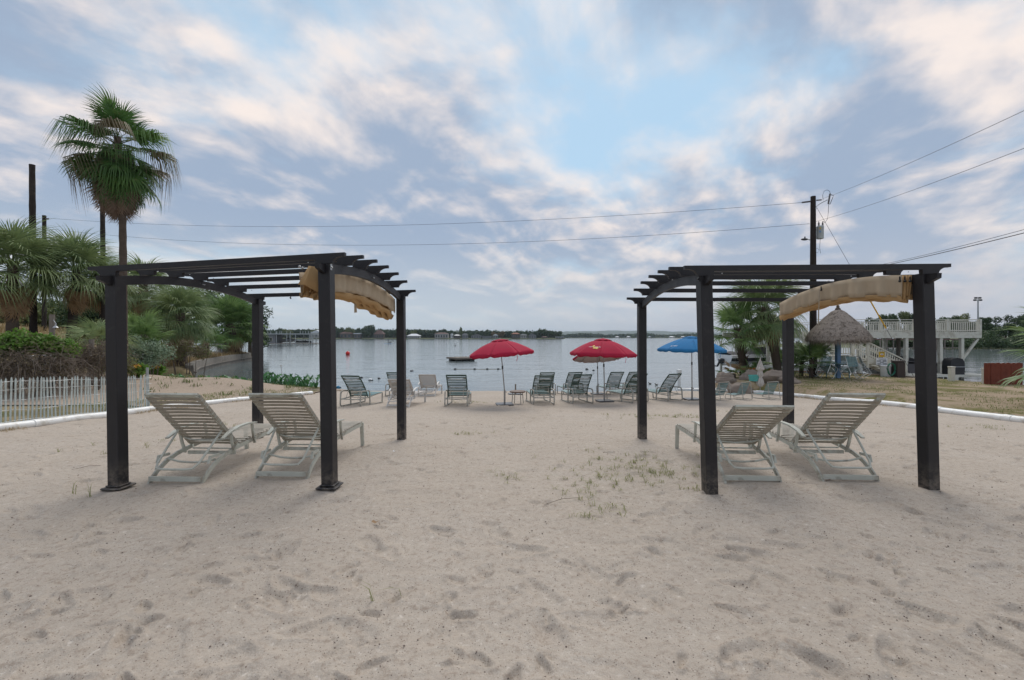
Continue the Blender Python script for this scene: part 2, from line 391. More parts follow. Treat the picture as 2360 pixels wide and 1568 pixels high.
    M['dry_grass'] = leafmat('dry_grass_blade', (0.276, 0.201, 0.098), (0.414, 0.310, 0.172), .8, .2)
    M['pebble'] = pmat('pebble', (.17, .13, .11), .8, .5, 3., 0, 0, 90, .3, None, 2, None, .0)
    M['hull'] = pmat('gelcoat_white', (.72, .73, .74), .2, .05, 2, 0, 0, 90, .5)
    M['hull_orange'] = pmat('gelcoat_orange', (.50, .115, .012), .25, .08, 2)
    M['hull_black'] = pmat('gelcoat_black', (.03, .032, .038), .25, .1, 2)
    M['cover'] = pmat('boat_cover', (.105, .10, .105), .9, .15, 3, 0, .2, 60, .1)
    M['basket'] = pmat('basket_plastic', (.10, .46, .42), .5, .1, 3)
    M['bucket'] = pmat('bucket_blue', (.02, .20, .36), .4, .1, 3)
    M['hose'] = pmat('green_hose', (.02, .16, .10), .45, .1, 3)
    M['yellow'] = pmat('sign_yellow', (.62, .40, .03), .5, .08, 3)
    M['orange_guard'] = pmat('guy_guard_yellow', (.75, .42, .02), .5, .05, 3)
    M['signwhite'] = pmat('sign_white', (.74, .74, .74), .5, .04, 3)
    M['ink'] = pmat('sign_ink', (.05, .05, .06), .6, .1, 3)
    M['buoyred'] = pmat('buoy_red', (.72, .035, .03), .4, .08, 3)
    M['hill_far'] = pmat('wooded_hill', (.075, .10, .065), .95, .35, .004)
    M['transformer'] = pmat('transformer_grey', (.42, .45, .45), .5, .08, 3)
    M['skin'] = pmat('skin', (.30, .17, .11), .6, .1, 3)
    M['cloth_dark'] = pmat('dark_cloth', (.03, .035, .05), .9, .1, 3)
    M['roof_white'] = pmat('metal_roof', (.62, .64, .66), .45, .06, .3, 0, 0, 9, .4)
    M['roof_brown'] = pmat('brown_shingle', (.16, .10, .085), .9, .2, .3)
    M['roof_grey'] = pmat('grey_shingle', (.16, .165, .17), .9, .2, .3)
    M['stucco'] = pmat('pale_stucco', (.36, .35, .33), .9, .08, .3)
    M['brick_wall'] = pmat('brown_wall', (.105, .085, .072), .9, .15, .3)
    M['grey_wall'] = pmat('grey_wall', (.24, .24, .25), .9, .12, .3)
    M['glass'] = pmat('window_glass', (.03, .04, .05), .1, .1, .3, 0, 0, 9, .6)
mats()
# ------------------------------------------------------------------ terrain
WATER = -0.9
YP = [-60, 4.5, 7, 10, 13.3, 17, 19.8, 24, 40, 200]
ZP = [.02, 0, -.09, -.28, -.5, -.72, -.9, -1.3, -2.4, -4]
SHORE_L = [(-8.0, 19.8), (-10, 21.3), (-13, 22.6), (-18.0, 24.3), (-20.6, 27.2), (-22.8, 30.7), (-24.6, 34.5), (-26, 38), (-27.6, 42.5), (-28.9, 47), (-33, 52), (-42, 60), (-70, 80)]
SHORE_R = [(9.6, 19.9), (10.6, 21.5), (11.6, 23.6), (14.5, 25), (18.8, 24.6), (20.6, 22.6), (20.6, 19.4), (21.2, 17.4), (24, 12), (31, 0), (60, -40)]
def sst(x, a, b):
    t = np.clip((np.asarray(x, float) - a) / (b - a), 0, 1); return t * t * (3 - 2 * t)
def vnoise(x, y, s, seed=0):
    g = np.random.RandomState(seed).rand(257, 257); x = np.asarray(x, float) * s + 1000.3; y = np.asarray(y, float) * s + 1000.7
    i = np.floor(x).astype(int); j = np.floor(y).astype(int); fx = x - i; fy = y - j; fx = fx * fx * (3 - 2 * fx); fy = fy * fy * (3 - 2 * fy)
    i %= 256; j %= 256
    return (g[i, j] * (1 - fx) + g[i + 1, j] * fx) * (1 - fy) + (g[i, j + 1] * (1 - fx) + g[i + 1, j + 1] * fx) * fy - .5
def sdist(x, y, poly, side):
    """signed distance to an open shoreline, positive on land"""
    d2 = np.full(np.shape(x), 1e18); sg = np.ones(np.shape(x))
    for (ax, ay), (bx, by) in zip(poly[:-1], poly[1:]):
        ex, ey = bx - ax, by - ay; t = np.clip(((x - ax) * ex + (y - ay) * ey) / (ex * ex + ey * ey), 0, 1)
        dx, dy = x - ax - t * ex, y - ay - t * ey; q = dx * dx + dy * dy; s = np.sign(ex * dy - ey * dx); s = np.where(s == 0, 1, s)
        m = q < d2 - 1e-9; d2 = np.where(m, q, d2); sg = np.where(m, s, sg)
    return np.sqrt(d2) * sg * side
MOUNDS = [(-2.85, 4.42, .55, .28, .055), (-3.75, 4.30, .5, .25, .03), (3.75, 4.45, .55, .25, .045), (2.7, 4.35, .5, .3, .02), (-1.95, 4.4, .5, .5, .03)]
def PL(y): return np.interp(y, [-60, 4, 8, 11.7, 15, 17.8, 200], [-9.6, -9.62, -9.62, -9.75, -9.2, -8.4, -8.4])
def PR(y): return np.interp(y, [-60, 4, 9, 12, 14.5, 16.3, 18.5, 20.2, 200], [10.6, 10.9, 11.15, 11.35, 11.4, 11.0, 10.0, 8.6, 8.6])
def gzn(x, y):
    x = np.asarray(x, float); y = np.asarray(y, float)
    z = np.interp(y, YP, ZP) + .05 * vnoise(x, y, .5, 1) + .03 * vnoise(x, y, 1.3, 2)
    for mx, my, sx, sy, a in MOUNDS: z = z + a * np.exp(-((x - mx) / sx) ** 2 - ((y - my) / sy) ** 2)
    # left land
    d = sdist(x, y, SHORE_L, 1); wall = sst(y, 24.2, 26.5)
    land = -.9 + np.clip(d, -6, 5) * (.11 * (1 - wall)) + np.where(d > 0, .62, -.7) * wall + np.where(d < 0, np.maximum(d, -8) * .08, 0)
    d2 = np.minimum(d, (-x - 11.5) * .8)
    land = land + 2.3 * sst(d2, 2.0, 12) + 2.6 * sst(d2, 12, 30) + .12 * vnoise(x, y, .45, 3)
    near = np.interp(y, YP, ZP) + .08
    land = np.where(d > 0, near * (1 - sst(-x, 10.5, 15)) + land * sst(-x, 10.5, 15), land) if True else land
    land = np.where((d > 0) & (y < 23), land + .42 * np.exp(-((x + 12.8) / 2.6) ** 2 - ((y - 18.9) / 1.7) ** 2), land)
    wl = sst(-x, -PL(y) + .25, -PL(y) + 1.3) * sst(y, -2, 2) + (1 - sst(y, -2, 2)) * sst(-x, 9.6, 12)
    wl = np.where(y > 19, sst(-x, 7.4, 8.4), wl)
    z = z * (1 - wl) + land * wl
    # right lawn
    dr = sdist(x, y, SHORE_R, -1)
    lawn = -.27 - .011 * (y - 9) + .05 * vnoise(x, y, .4, 4) + .03 * vnoise(x, y, 1.1, 5)
    lawn = np.where(dr > 0, lawn, lawn - 2.2 * sst(-dr, .0, .8))
    wr = sst(x, PR(y) + .0, PR(y) + .8); wr = np.where(y > 20, sst(x, 9.8, 10.8), wr)
    return z * (1 - wr) + lawn * wr
def gz(x, y): return float(gzn(np.array([x]), np.array([y]))[0])
def G(dx, dy, up=0.0):
    """where the view ray through (dx, dy) meets the ground"""
    a, b = (dx - CX) / FD, (dy - HY) / FD
    ys = np.linspace(1.5, 60, 1500); h = H - b * ys - gzn(a * ys, ys); k = np.argmax(h < 0)
    y0, y1 = ys[k - 1], ys[k]; t = h[k - 1] / (h[k - 1] - h[k]); Y = y0 + (y1 - y0) * t
    return Vector((a * Y, Y, gz(a * Y, Y) + up))
def GW(dx, dy): Y = (H - WATER) * FD / (dy - HY); return Vector(((dx - CX) / FD * Y, Y, WATER))
def on(x, y, up=0.0): return Vector((x, y, gz(x, y) + up))
def gridmesh(name, X, Y, Z, mat, keep=None):
    n, k = X.shape; V = np.stack([X, Y, Z], -1).reshape(-1, 3); idx = np.arange(n * k).reshape(n, k)
    F = np.stack([idx[:-1, :-1], idx[:-1, 1:], idx[1:, 1:], idx[1:, :-1]], -1).reshape(-1, 4)
    if keep is not None:
        kk = (keep[:-1, :-1] | keep[:-1, 1:] | keep[1:, 1:] | keep[1:, :-1]).reshape(-1); F = F[kk]
    u, inv = np.unique(F, return_inverse=True)
    return npmesh(name, V[u], inv.reshape(F.shape), mat)
def sand():
    ny, nx = 520, 700
    ys = np.concatenate([np.linspace(-4, 1.45, 30)[:-1], 1.45 * (22.5 / 1.45) ** np.linspace(0, 1, ny)])
    u = np.linspace(-1, 1, nx); X = np.zeros((len(ys), nx)); Y = np.repeat(ys[:, None], nx, 1)
    for i, y in enumerate(ys):
        l, r = PL(y) - .05, PR(y) + .05; f = 1.35 * max(y, 1.2) + .8
        lo, hi = max(l, -f), min(r, f); s = .93
        x = np.where(u < -s, l + (lo - l) * (u + 1) / (1 - s), np.where(u > s, hi + (r - hi) * (u - s) / (1 - s), lo + (hi - lo) * (u + s) / (2 * s)))
        X[i] = x
    Z = gzn(X, Y)
    fade = 1 - sst(Y, 15.5, 18.5)
    Z = Z + fade * (.018 * vnoise(X, Y, 3., 11) + .010 * vnoise(X, Y, 7., 12) * (1 + 2 * vnoise(X, Y, .6, 13)) + .006 * vnoise(X, Y, 16., 14) + .004 * vnoise(X, Y, 37., 15) + .009 * vnoise(X * .45 + .25 * Y, Y * 2.2, 4., 16) * (.5 + vnoise(X, Y, .35, 17)))
    # footprints, in walked lines and strays
    fr = random.Random(21); feet = []
    for k in range(26):
        x, y, a = fr.uniform(-9, 9), fr.uniform(2, 14), fr.uniform(0, 6.28); side = 1
        for j in range(fr.randint(5, 12)):
            a += fr.uniform(-.15, .15); x += .55 * math.cos(a); y += .55 * math.sin(a); side = -side
            feet.append((x - side * .09 * math.sin(a), y + side * .09 * math.cos(a), a + fr.uniform(-.25, .25), fr.uniform(.016, .034), fr.uniform(.75, 1.1)))
    for k in range(950):
        y = 1.5 * (15 / 1.5) ** fr.random(); x = fr.uniform(-1.35, 1.35) * y
        feet.append((x, y, fr.uniform(0, 6.28), fr.uniform(.006, .024) , fr.choice((.3, .4, .5, .6, .8, 1., 1.25))))
    for x, y, a, dep, sc in feet:
        if not (1.2 < y < 16) or abs(x) > 9.3: continue
        i0, i1 = np.searchsorted(ys, [y - .45, y + .45]); xs = X[i0:i1]; yy = Y[i0:i1]
        ca, sa = math.cos(a), math.sin(a); lx = ((xs - x) * ca + (yy - y) * sa) / (.145 * sc); ly = (-(xs - x) * sa + (yy - y) * ca) / (.062 * sc)
        wv = 1 + .25 * np.tanh(lx * 2); q = np.sqrt(lx ** 2 + (ly / wv) ** 2) + .42 * vnoise(xs, yy, 14., int(abs(x * 31 + y * 17)) % 97)
        Z[i0:i1] += dep * (-(1 - sst(q, .55, 1.05)) + .5 * np.exp(-((q - 1.25) / .2) ** 2) * (.7 + .6 * np.tanh(-lx)))
    struct(link('sand_beach', gridmesh('sand_beach', X, Y, Z, M['sand'])))
sand()
def land():
    # lawn on the right
    xs = np.concatenate([np.arange(8.5, 24, .25), np.arange(24, 62, 1.0)]); ys = np.concatenate([np.arange(-40, 4, 1.), np.arange(4, 27.1, .25)])
    X, Y = np.meshgrid(xs, ys); dr = sdist(X, Y, SHORE_R, -1); keep = (X > PR(Y) + .02) & (dr > -1.2) & ((Y < 20) | (X > 9.8))
    Xs = np.where(X < PR(Y) + .02, PR(Y) + .02, X)
    struct(link('lawn', gridmesh('lawn', Xs, Y, gzn(Xs, Y) + .012, M['lawn'], keep)))
    # sandy bank and hillside on the left
    xs = np.concatenate([np.arange(-130, -34, 2.), np.arange(-34, -7.4, .3)]); ys = np.concatenate([np.arange(-40, 6, 1.), np.arange(6, 50, .35), np.arange(50, 125, 2.)])
    X, Y = np.meshgrid(xs, ys); d = sdist(X, Y, SHORE_L, 1); lim = np.where(Y < 19, PL(Y) - .02, -7.6)
    keep = (X < lim) & (d > -2.5); Xs = np.where(X > lim, lim, X); bank = keep & (X > -18.4) & (Y < 25.5) & (Y > 12.5)
    Z = gzn(Xs, Y) + .015
    struct(link('hillside', gridmesh('hillside', Xs, Y, Z, M['hillside'], keep)))
    k2 = (X < lim) & (X > -17.5) & (Y > 12.2) & (Y < 25) & (d > -1.5)
    struct(link('sandy_bank', gridmesh('sandy_bank', Xs, Y, Z + .03, M['bank'], k2)))
    # lake bed and lake
    mb = MB(); mb.grid([[(-9000, -200, -4.2), (9000, -200, -4.2)], [(-9000, 9000, -4.2), (9000, 9000, -4.2)]]); struct(mb.build('lake_bed', M['lake_bed']))
    xs = np.arange(-14, 15.1, 1.); ys = np.arange(19, 45, .8); X, Y = np.meshgrid(xs, ys); struct(link('lake_floor', gridmesh('lake_floor', X, Y, gzn(X, Y) - .04, M['sand'])))
    mb = MB(); mb.grid([[(-9000, 15, WATER), (9000, 15, WATER)], [(-9000, 8990, WATER), (9000, 8990, WATER)]]); struct(mb.build('lake', M['lake']))
    mb = MB(); mb.grid([[(22, -180, WATER - .002), (9000, -180, WATER - .002)], [(22, 14.99, WATER - .002), (9000, 14.99, WATER - .002)]]); struct(mb.build('lake_inlet', M['lake']))
land()
# ------------------------------------------------------------------ boundary pipes
def pipes():
    r = .085
    Lp = [(-9.62, 2.0), (-9.62, 5), (-9.62, 8), (-9.72, 10), (-9.75, 11.7), (-9.5, 13.5), (-9.2, 15), (-8.75, 16.6), (-8.4, 17.75)]
    Rp = [(10.85, 2.5), (10.95, 5.5), (11.15, 9), (11.27, 10.6), (11.4, 12.4), (11.42, 14.5), (11.0, 16.3), (10.1, 18.3), (8.65, 20.15), (7.9, 20.3)]
    def curve(ps):
        out = []
        for i in range(len(ps) - 1):
            p0, p1, p2, p3 = ps[max(i - 1, 0)], ps[i], ps[i + 1], ps[min(i + 2, len(ps) - 1)]
            for k in range(8):
                t = k / 8; out.append(tuple(.5 * (2 * b + (c - a) * t + (2 * a - 5 * b + 4 * c - d) * t * t + (3 * b - a - 3 * c + d) * t ** 3) for a, b, c, d in zip(p0, p1, p2, p3)))
        return out + [ps[-1]]
    for nm, ps, lab in (('boundary_pipe', Lp, 'white plastic pipe laid along the foot of the picket fence'), ('boundary_pipe', Rp, 'white plastic pipe curving between the sand and the lawn')):
        c = curve(ps); w = wthing(nm, lab, 'pipe', on(*c[0])); step = 9
        for i in range(0, len(c) - 1, step):
            seg = c[i:i + step + 1]
            if len(seg) < 2: continue
            pts = [on(x, y, .05) for x, y in seg]
            sec = MB().tube(pts, r, 14).build('pipe_section', M['pipe'], w, 60)
            d = (pts[1] - pts[0]).normalized()
            MB().tube([pts[0] - d * .02, pts[0] + d * .16], r + .009, 14).build('coupling', M['pipe'], sec, 60)
        if ps is Rp:
            # the printed sticker on the pipe near the frame edge
            a = on(11.17, 9.15, .05); b = on(11.155, 9.0, .05); n = Vector((-1, -.25, .35)).normalized(); t = (b - a).normalized(); u = n.cross(t).normalized()
            if u.z < 0: u = -u
            def patch(y0, y1, z0, z1, mt, off, nm):
                rows = []
                for k in range(5):
                    ang = z0 + (z1 - z0) * k / 4; nn = Vector((-math.cos(ang) * .985, -math.cos(ang) * .17, math.sin(ang)))
                    rows.append([Vector((np.interp(yy, [5.5, 9, 10.6], [10.95, 11.15, 11.27]), yy, gz(11.15, yy) + .05)) + nn * (r + off) for yy in (y0, y1)])
                return MB().grid(rows).build(nm, mt, w)
            patch(9.02, 9.26, .05, .5, M['signwhite'], .004, 'sticker')
            patch(9.12, 9.25, .36, .46, M['ink'], .006, 'sticker_print'); patch(9.15, 9.25, .15, .27, M['ink'], .006, 'sticker_print'); patch(9.04, 9.10, .2, .25, M['ink'], .006, 'sticker_print')
pipes()
# ------------------------------------------------------------------ pergolas
def scroll_profile(L0, L1, h, t=.0):
    """side outline of a rafter from L0 to L1 with quarter-round cut ends"""
    e = .15; lip = .036
    o = [(L0, h), (L0, h - lip)]
    for k in range(1, 7):
        a = k / 6 * math.pi / 2; o.append((L0 + .03 + (e - .03) * math.sin(a) * .85, (h - lip) * math.cos(a) ** 1.0 if k < 6 else 0.0))
    o += [(L0 + e, 0), (L0 + .30, 0), (L0 + .305, .046), (L1 - .305, .046), (L1 - .30, 0), (L1 - e, 0)]
    for k in range(6, 0, -1):
        a = k / 6 * math.pi / 2; o.append((L1 - .03 - (e - .03) * math.sin(a) * .85, (h - lip) * math.cos(a) if k < 6 else 0.0))
    o += [(L1, h - lip), (L1, h)]
    # drop duplicates
    r = []
    for p in o:
        if not r or (abs(p[0] - r[-1][0]) + abs(p[1] - r[-1][1])) > 1e-4: r.append(p)
    return r
def pergola(label, posts, side, plates):
    """posts: four (base px, top px, depth) in order near-left, near-right, far-left, far-right"""
    B = []; T = []
    for bx, by, tx, ty, Y in posts:
        b = Wd(bx, by, Y); b.z = gz(b.x, b.y) ; t = Wd(tx, ty, Y); B.append(b); T.append(t)
    c = sum(B, Vector()) / 4; c.z = gz(c.x, c.y); root = wthing('pergola', label, 'pergola', c, 'pergolas on the sand')
    PW = .124
    for i in range(4):
        top = T[i].copy(); ang = math.atan2((T[1] - T[0]).y, (T[1] - T[0]).x)
        d = (top - B[i]); M3 = Matrix.Rotation(ang, 3, 'Z'); h = PW / 2; bv = .006
        ring = [(-h + bv, -h), (h - bv, -h), (h, -h + bv), (h, h - bv), (h - bv, h), (-h + bv, h), (-h, h - bv), (-h, -h + bv)]
        vs = []
        for base in (B[i] - d.normalized() * .25, top):
            for x, y in ring: vs.append(base + M3 @ Vector((x, y, 0)))
        fs = [tuple(reversed(range(8))), tuple(range(8, 16))] + [(k, (k + 1) % 8, 8 + (k + 1) % 8, 8 + k) for k in range(8)]
        mb = MB(); mb.add(vs, fs); po = mb.build('post', M['pergola'], root, 25)
        if plates[i]:
            mb = MB(); mb.box(B[i] + Vector((0, 0, .022)), (.21, .21, .022), ang, .008); mb.box(B[i] + Vector((0, 0, .044)), (.15, .15, .016), ang, .006); mb.build('base_plate', M['pergola'], po, 25)
        # bracket and bolt under the beam
        sx = 1 if i in (1, 3) else -1
        mb = MB(); q = top + M3 @ Vector((sx * (h + .004), -.03, -.03)); mb.box(q, (.008, .035, .075), ang, .002); mb.tube([q, q + M3 @ Vector((sx * .014, 0, -.015))], .008, 8); mb.build('bracket', M['galv'] if i == 1 else M['pergola'], po)
    nl, nrr, fl, fr = T
    RISE = .128
    def roofpt(u, v):
        """u left-right 0..1, v near-far 0..1, at the post tops"""
        p = (nl * (1 - u) + nrr * u) * (1 - v) + (fl * (1 - u) + fr * u) * v
        return p + Vector((0, 0, RISE * 4 * v * (1 - v)))
    RH, RT = .105, .042
    for sd in (0, 1):          # arched side beams
        for off in ((-.072,) if sd == 0 else (.072,)):
            pts = []
            for k in range(25):
                v = -.075 + 1.15 * k / 24; p = roofpt(sd, min(max(v, 0), 1))
                if v < 0 or v > 1: p = roofpt(sd, 0 if v < 0 else 1) + (roofpt(sd, 1) - roofpt(sd, 0)) * (v if v < 0 else v - 1) + Vector((0, 0, -.02 * (abs(v if v < 0 else v - 1) / .075)))
                pts.append(p + Vector((-off * .02, 0, -.055)))
            sc = [1.0] * 25
            mb = MB(); vs = []; k2 = []
            for j, p in enumerate(pts):
                hh = .05; lo = -hh
                if j == 0 or j == 24: lo = hh - .05
                elif j == 1 or j == 23: lo = hh - .10
                t = (pts[min(j + 1, 24)] - pts[max(j - 1, 0)]).normalized(); a = t.cross(Vector((0, 0, 1))).normalized(); n = a.cross(t)
                vs += [p - a * .021 + n * lo, p + a * .021 + n * lo, p + a * .021 + n * hh, p - a * .021 + n * hh]
            fs = [(3, 2, 1, 0), (96, 97, 98, 99)] + [(j * 4 + q, j * 4 + (q + 1) % 4, j * 4 + 4 + (q + 1) % 4, j * 4 + 4 + q) for j in range(24) for q in range(4)]
            # shift beside the posts
            sh = (nrr - nl).normalized() * (-.0 if sd == 0 else .0)
            mb.add([v + sh for v in vs], fs); ab = mb.build('arched_beam', M['pergola'], root, 25)
            m = pts[12]; mb = MB()
            for q in (-.03, .0): mb.tube([m + Vector((.024, q, .0)), m + Vector((.036, q, 0))], .008, 8)
            mb.each('bolt', M['galv'], ab)
    for k in range(7):          # rafters
        v = k / 6; a = roofpt(0, v); b = roofpt(1, v); d = b - a; L = d.length; ex = d.normalized(); ez = Vector((0, 0, 1)); ez = (ez - ex * ez.dot(ex)).normalized(); ey = ez.cross(ex)
        o = scroll_profile(-.23, L + .23, RH); vs = []
        for s in (-RT / 2, RT / 2):
            for x, z in o: vs.append(a + ex * x + ey * (s + (-.05 if k == 0 else (.05 if k == 6 else 0))) + ez * (z - .008 if k in (0, 6) else z))
        n = len(o); mb = MB(); mb.add(vs, [tuple(reversed(range(n))), tuple(range(n, 2 * n))] + [(i, (i + 1) % n, n + (i + 1) % n, n + i) for i in range(n)])
        rf = mb.build('rafter', M['pergola'], root, 25)
        if k in (0, 2, 3, 5):
            mb = MB()
            for q in (.18, L - .18): p = a + ex * q - ey * (RT / 2 + .002) + ez * (.02); mb.tube([p, p - ey * .006], .006, 6)
            mb.each('screw', M['galv'], rf)
    # shade cloth drawn up along the arch on the right-hand side
    u0 = .965 if side == 'a' else .93
    step = .028; folds = 5
    ctop = -.07 if side == 'a' else -.012
    def clothrow(u, drop, amp, ph, n=80):
        top = []; rows = [[], [], [], [], []]
        for k in range(n + 1):
            v = .03 + .95 * k / n; p = roofpt(u, v) + Vector((0, 0, ctop))
            w = amp * (math.sin(k * .49 + ph) + .7 * math.sin(k * 1.17 + ph * 2) + .5 * math.sin(k * .21 + ph * 3))
            for q in range(5):
                f = q / 4; rows[q].append(p + Vector((w * f + .004 * math.sin(k * .7 + q), 0, -drop * f * (1 + .03 * math.sin(k * .38 + ph)))))
        return rows
    canopy = None
    for k in range(folds):
        rows = clothrow(u0 - k * step * (1 if side == 'a' else -.55), .235 + .012 * math.sin(k * 2.), .016, k * 1.7)
        mb = MB(); mb.grid(rows)
        o = mb.build('canopy', M['canopy'], root if canopy is None else canopy, 60) if canopy is None else mb.build('cloth_fold', M['canopy'] if k == folds - 1 else M['canopy_in'], canopy, 60)
        s = o.modifiers.new('thickness', 'SOLIDIFY'); s.thickness = .003
        canopy = canopy or o
        # the slack loop that shows its warm inner face below the hem
        if k < folds - 1:
            ua = u0 - k * step * (1 if side == 'a' else -.55); rowsb = []
            for q in range(6):
                f = q / 5 * math.pi; r = []
                for j in range(35):
                    v = .035 + .94 * j / 34; p = roofpt(ua - math.sin(f / 2) * step * (1 if side == 'a' else -.55), v)
                    dz = ctop - .22 - .055 * math.sin(f) * (1 + .25 * math.sin(j * .8 + k)) - (.04 * math.sin(j * .35 + k * 2) if k else 0) * .5 - (.05 * (v if side == 'a' else 0))
                    r.append(p + Vector((.018 * math.sin(j * .9 + k), 0, dz)))
                rowsb.append(r)
            mb = MB(); mb.grid(rowsb); o = mb.build('slack_loop', M['canopy_in'], canopy, 60); s = o.modifiers.new('thickness', 'SOLIDIFY'); s.thickness = .003
    us = [u0 + .004]
    if side == 'a':     # loose corner blown outwards at the near end, and the pull strap
        p = roofpt(u0 - .05, .0) + Vector((0, .06, .0)); mb = MB()
        mb.grid([[p + Vector((-.02, 0, 0)), p + Vector((.02, -.02, -.005)), p + Vector((.06, 0.01, -.01)), p + Vector((.12, .05, -.01))], [p + Vector((-.075, -.01, -.11)), p + Vector((-.01, -.05, -.12)), p + Vector((.04, 0.0, -.14)), p + Vector((.12, .03, -.17))], [p + Vector((-.125, -.02, -.20)), p + Vector((-.04, -.06, -.205)), p + Vector((.02, .01, -.25)), p + Vector((.11, .04, -.30))]])
        o = mb.build('cloth_corner', M['canopy_in'], canopy, 60); s = o.modifiers.new('thickness', 'SOLIDIFY'); s.thickness = .003
        p = roofpt(.80, .52) + Vector((0, 0, -.25)); q = Wd(819, 680, p.y); q.z += 0; mb = MB(); mb.flat([q + Vector((0, 0, .12)), q, q + Vector((-.004, .01, -.14)), q + Vector((.004, 0, -.24))], .03, .004, (0, 1, 0), [.6, .7, 1.0, 1.25]); mb.build('pull_strap', M['canopy'], canopy)
        p = roofpt(.86, 0) + Vector((0, .07, -.0)); mb = MB(); mb.ball(p, .016, 8, 6); mb.ball(p + Vector((.03, 0, -.012)), .014, 8, 6); mb.each('hook', M['galv'], canopy)
        p = Wd(670, 688, roofpt(.3, 1).y); mb = MB(); mb.ball(p, .012, 8, 6); mb.tube([p, p + Vector((0, 0, .05))], .006, 6); mb.ball(p + Vector((-.012, 0, .012)), .009, 6, 4); mb.each('hook', M['black'], root)
    else:
        for uu, vv in ((u0, .04), (u0 + .015, .03), (u0 + .03, .02), (u0, .56)):
            p = roofpt(uu, vv) + Vector((0, 0, -.075)); mb = MB(); mb.ball(p, .014, 8, 6); mb.tube([p, p + Vector((0, 0, .05))], .007, 6); mb.each('hook', M['black'], canopy)
        p = roofpt(u0 - .006, .56) + Vector((-.012, 0, -.08)); mb = MB(); mb.tube([p, p + Vector((-.012, -.01, -.2)), p + Vector((-.008, 0, -.42)), p + Vector((-.004, 0, -.52)), p + Vector((-.016, 0, -.43)), p + Vector((-.02, -.01, -.25))], .0045, 6); mb.build('pull_cord', M['rope'], canopy)
    return root
pergola('black metal pergola on the picket fence side, its cloth bunched and one corner hanging loose', [(273, 1130, 266, 636, 4.55), (760, 1128, 752, 609, 4.45), (594, 1016, 594, 690, 7.1), (926, 1017, 924, 682, 7.0)], 'a', (1, 1, 0, 0))
pergola('black metal pergola on the lawn side, tan shade cloth folded neatly along one edge', [(1636, 1130, 1622, 636, 4.46), (2141, 1121, 2127, 632, 4.5), (1480, 1021, 1479, 699, 7.0), (1817, 1012, 1816, 700, 7.05)], 'b', (0, 0, 0, 0))
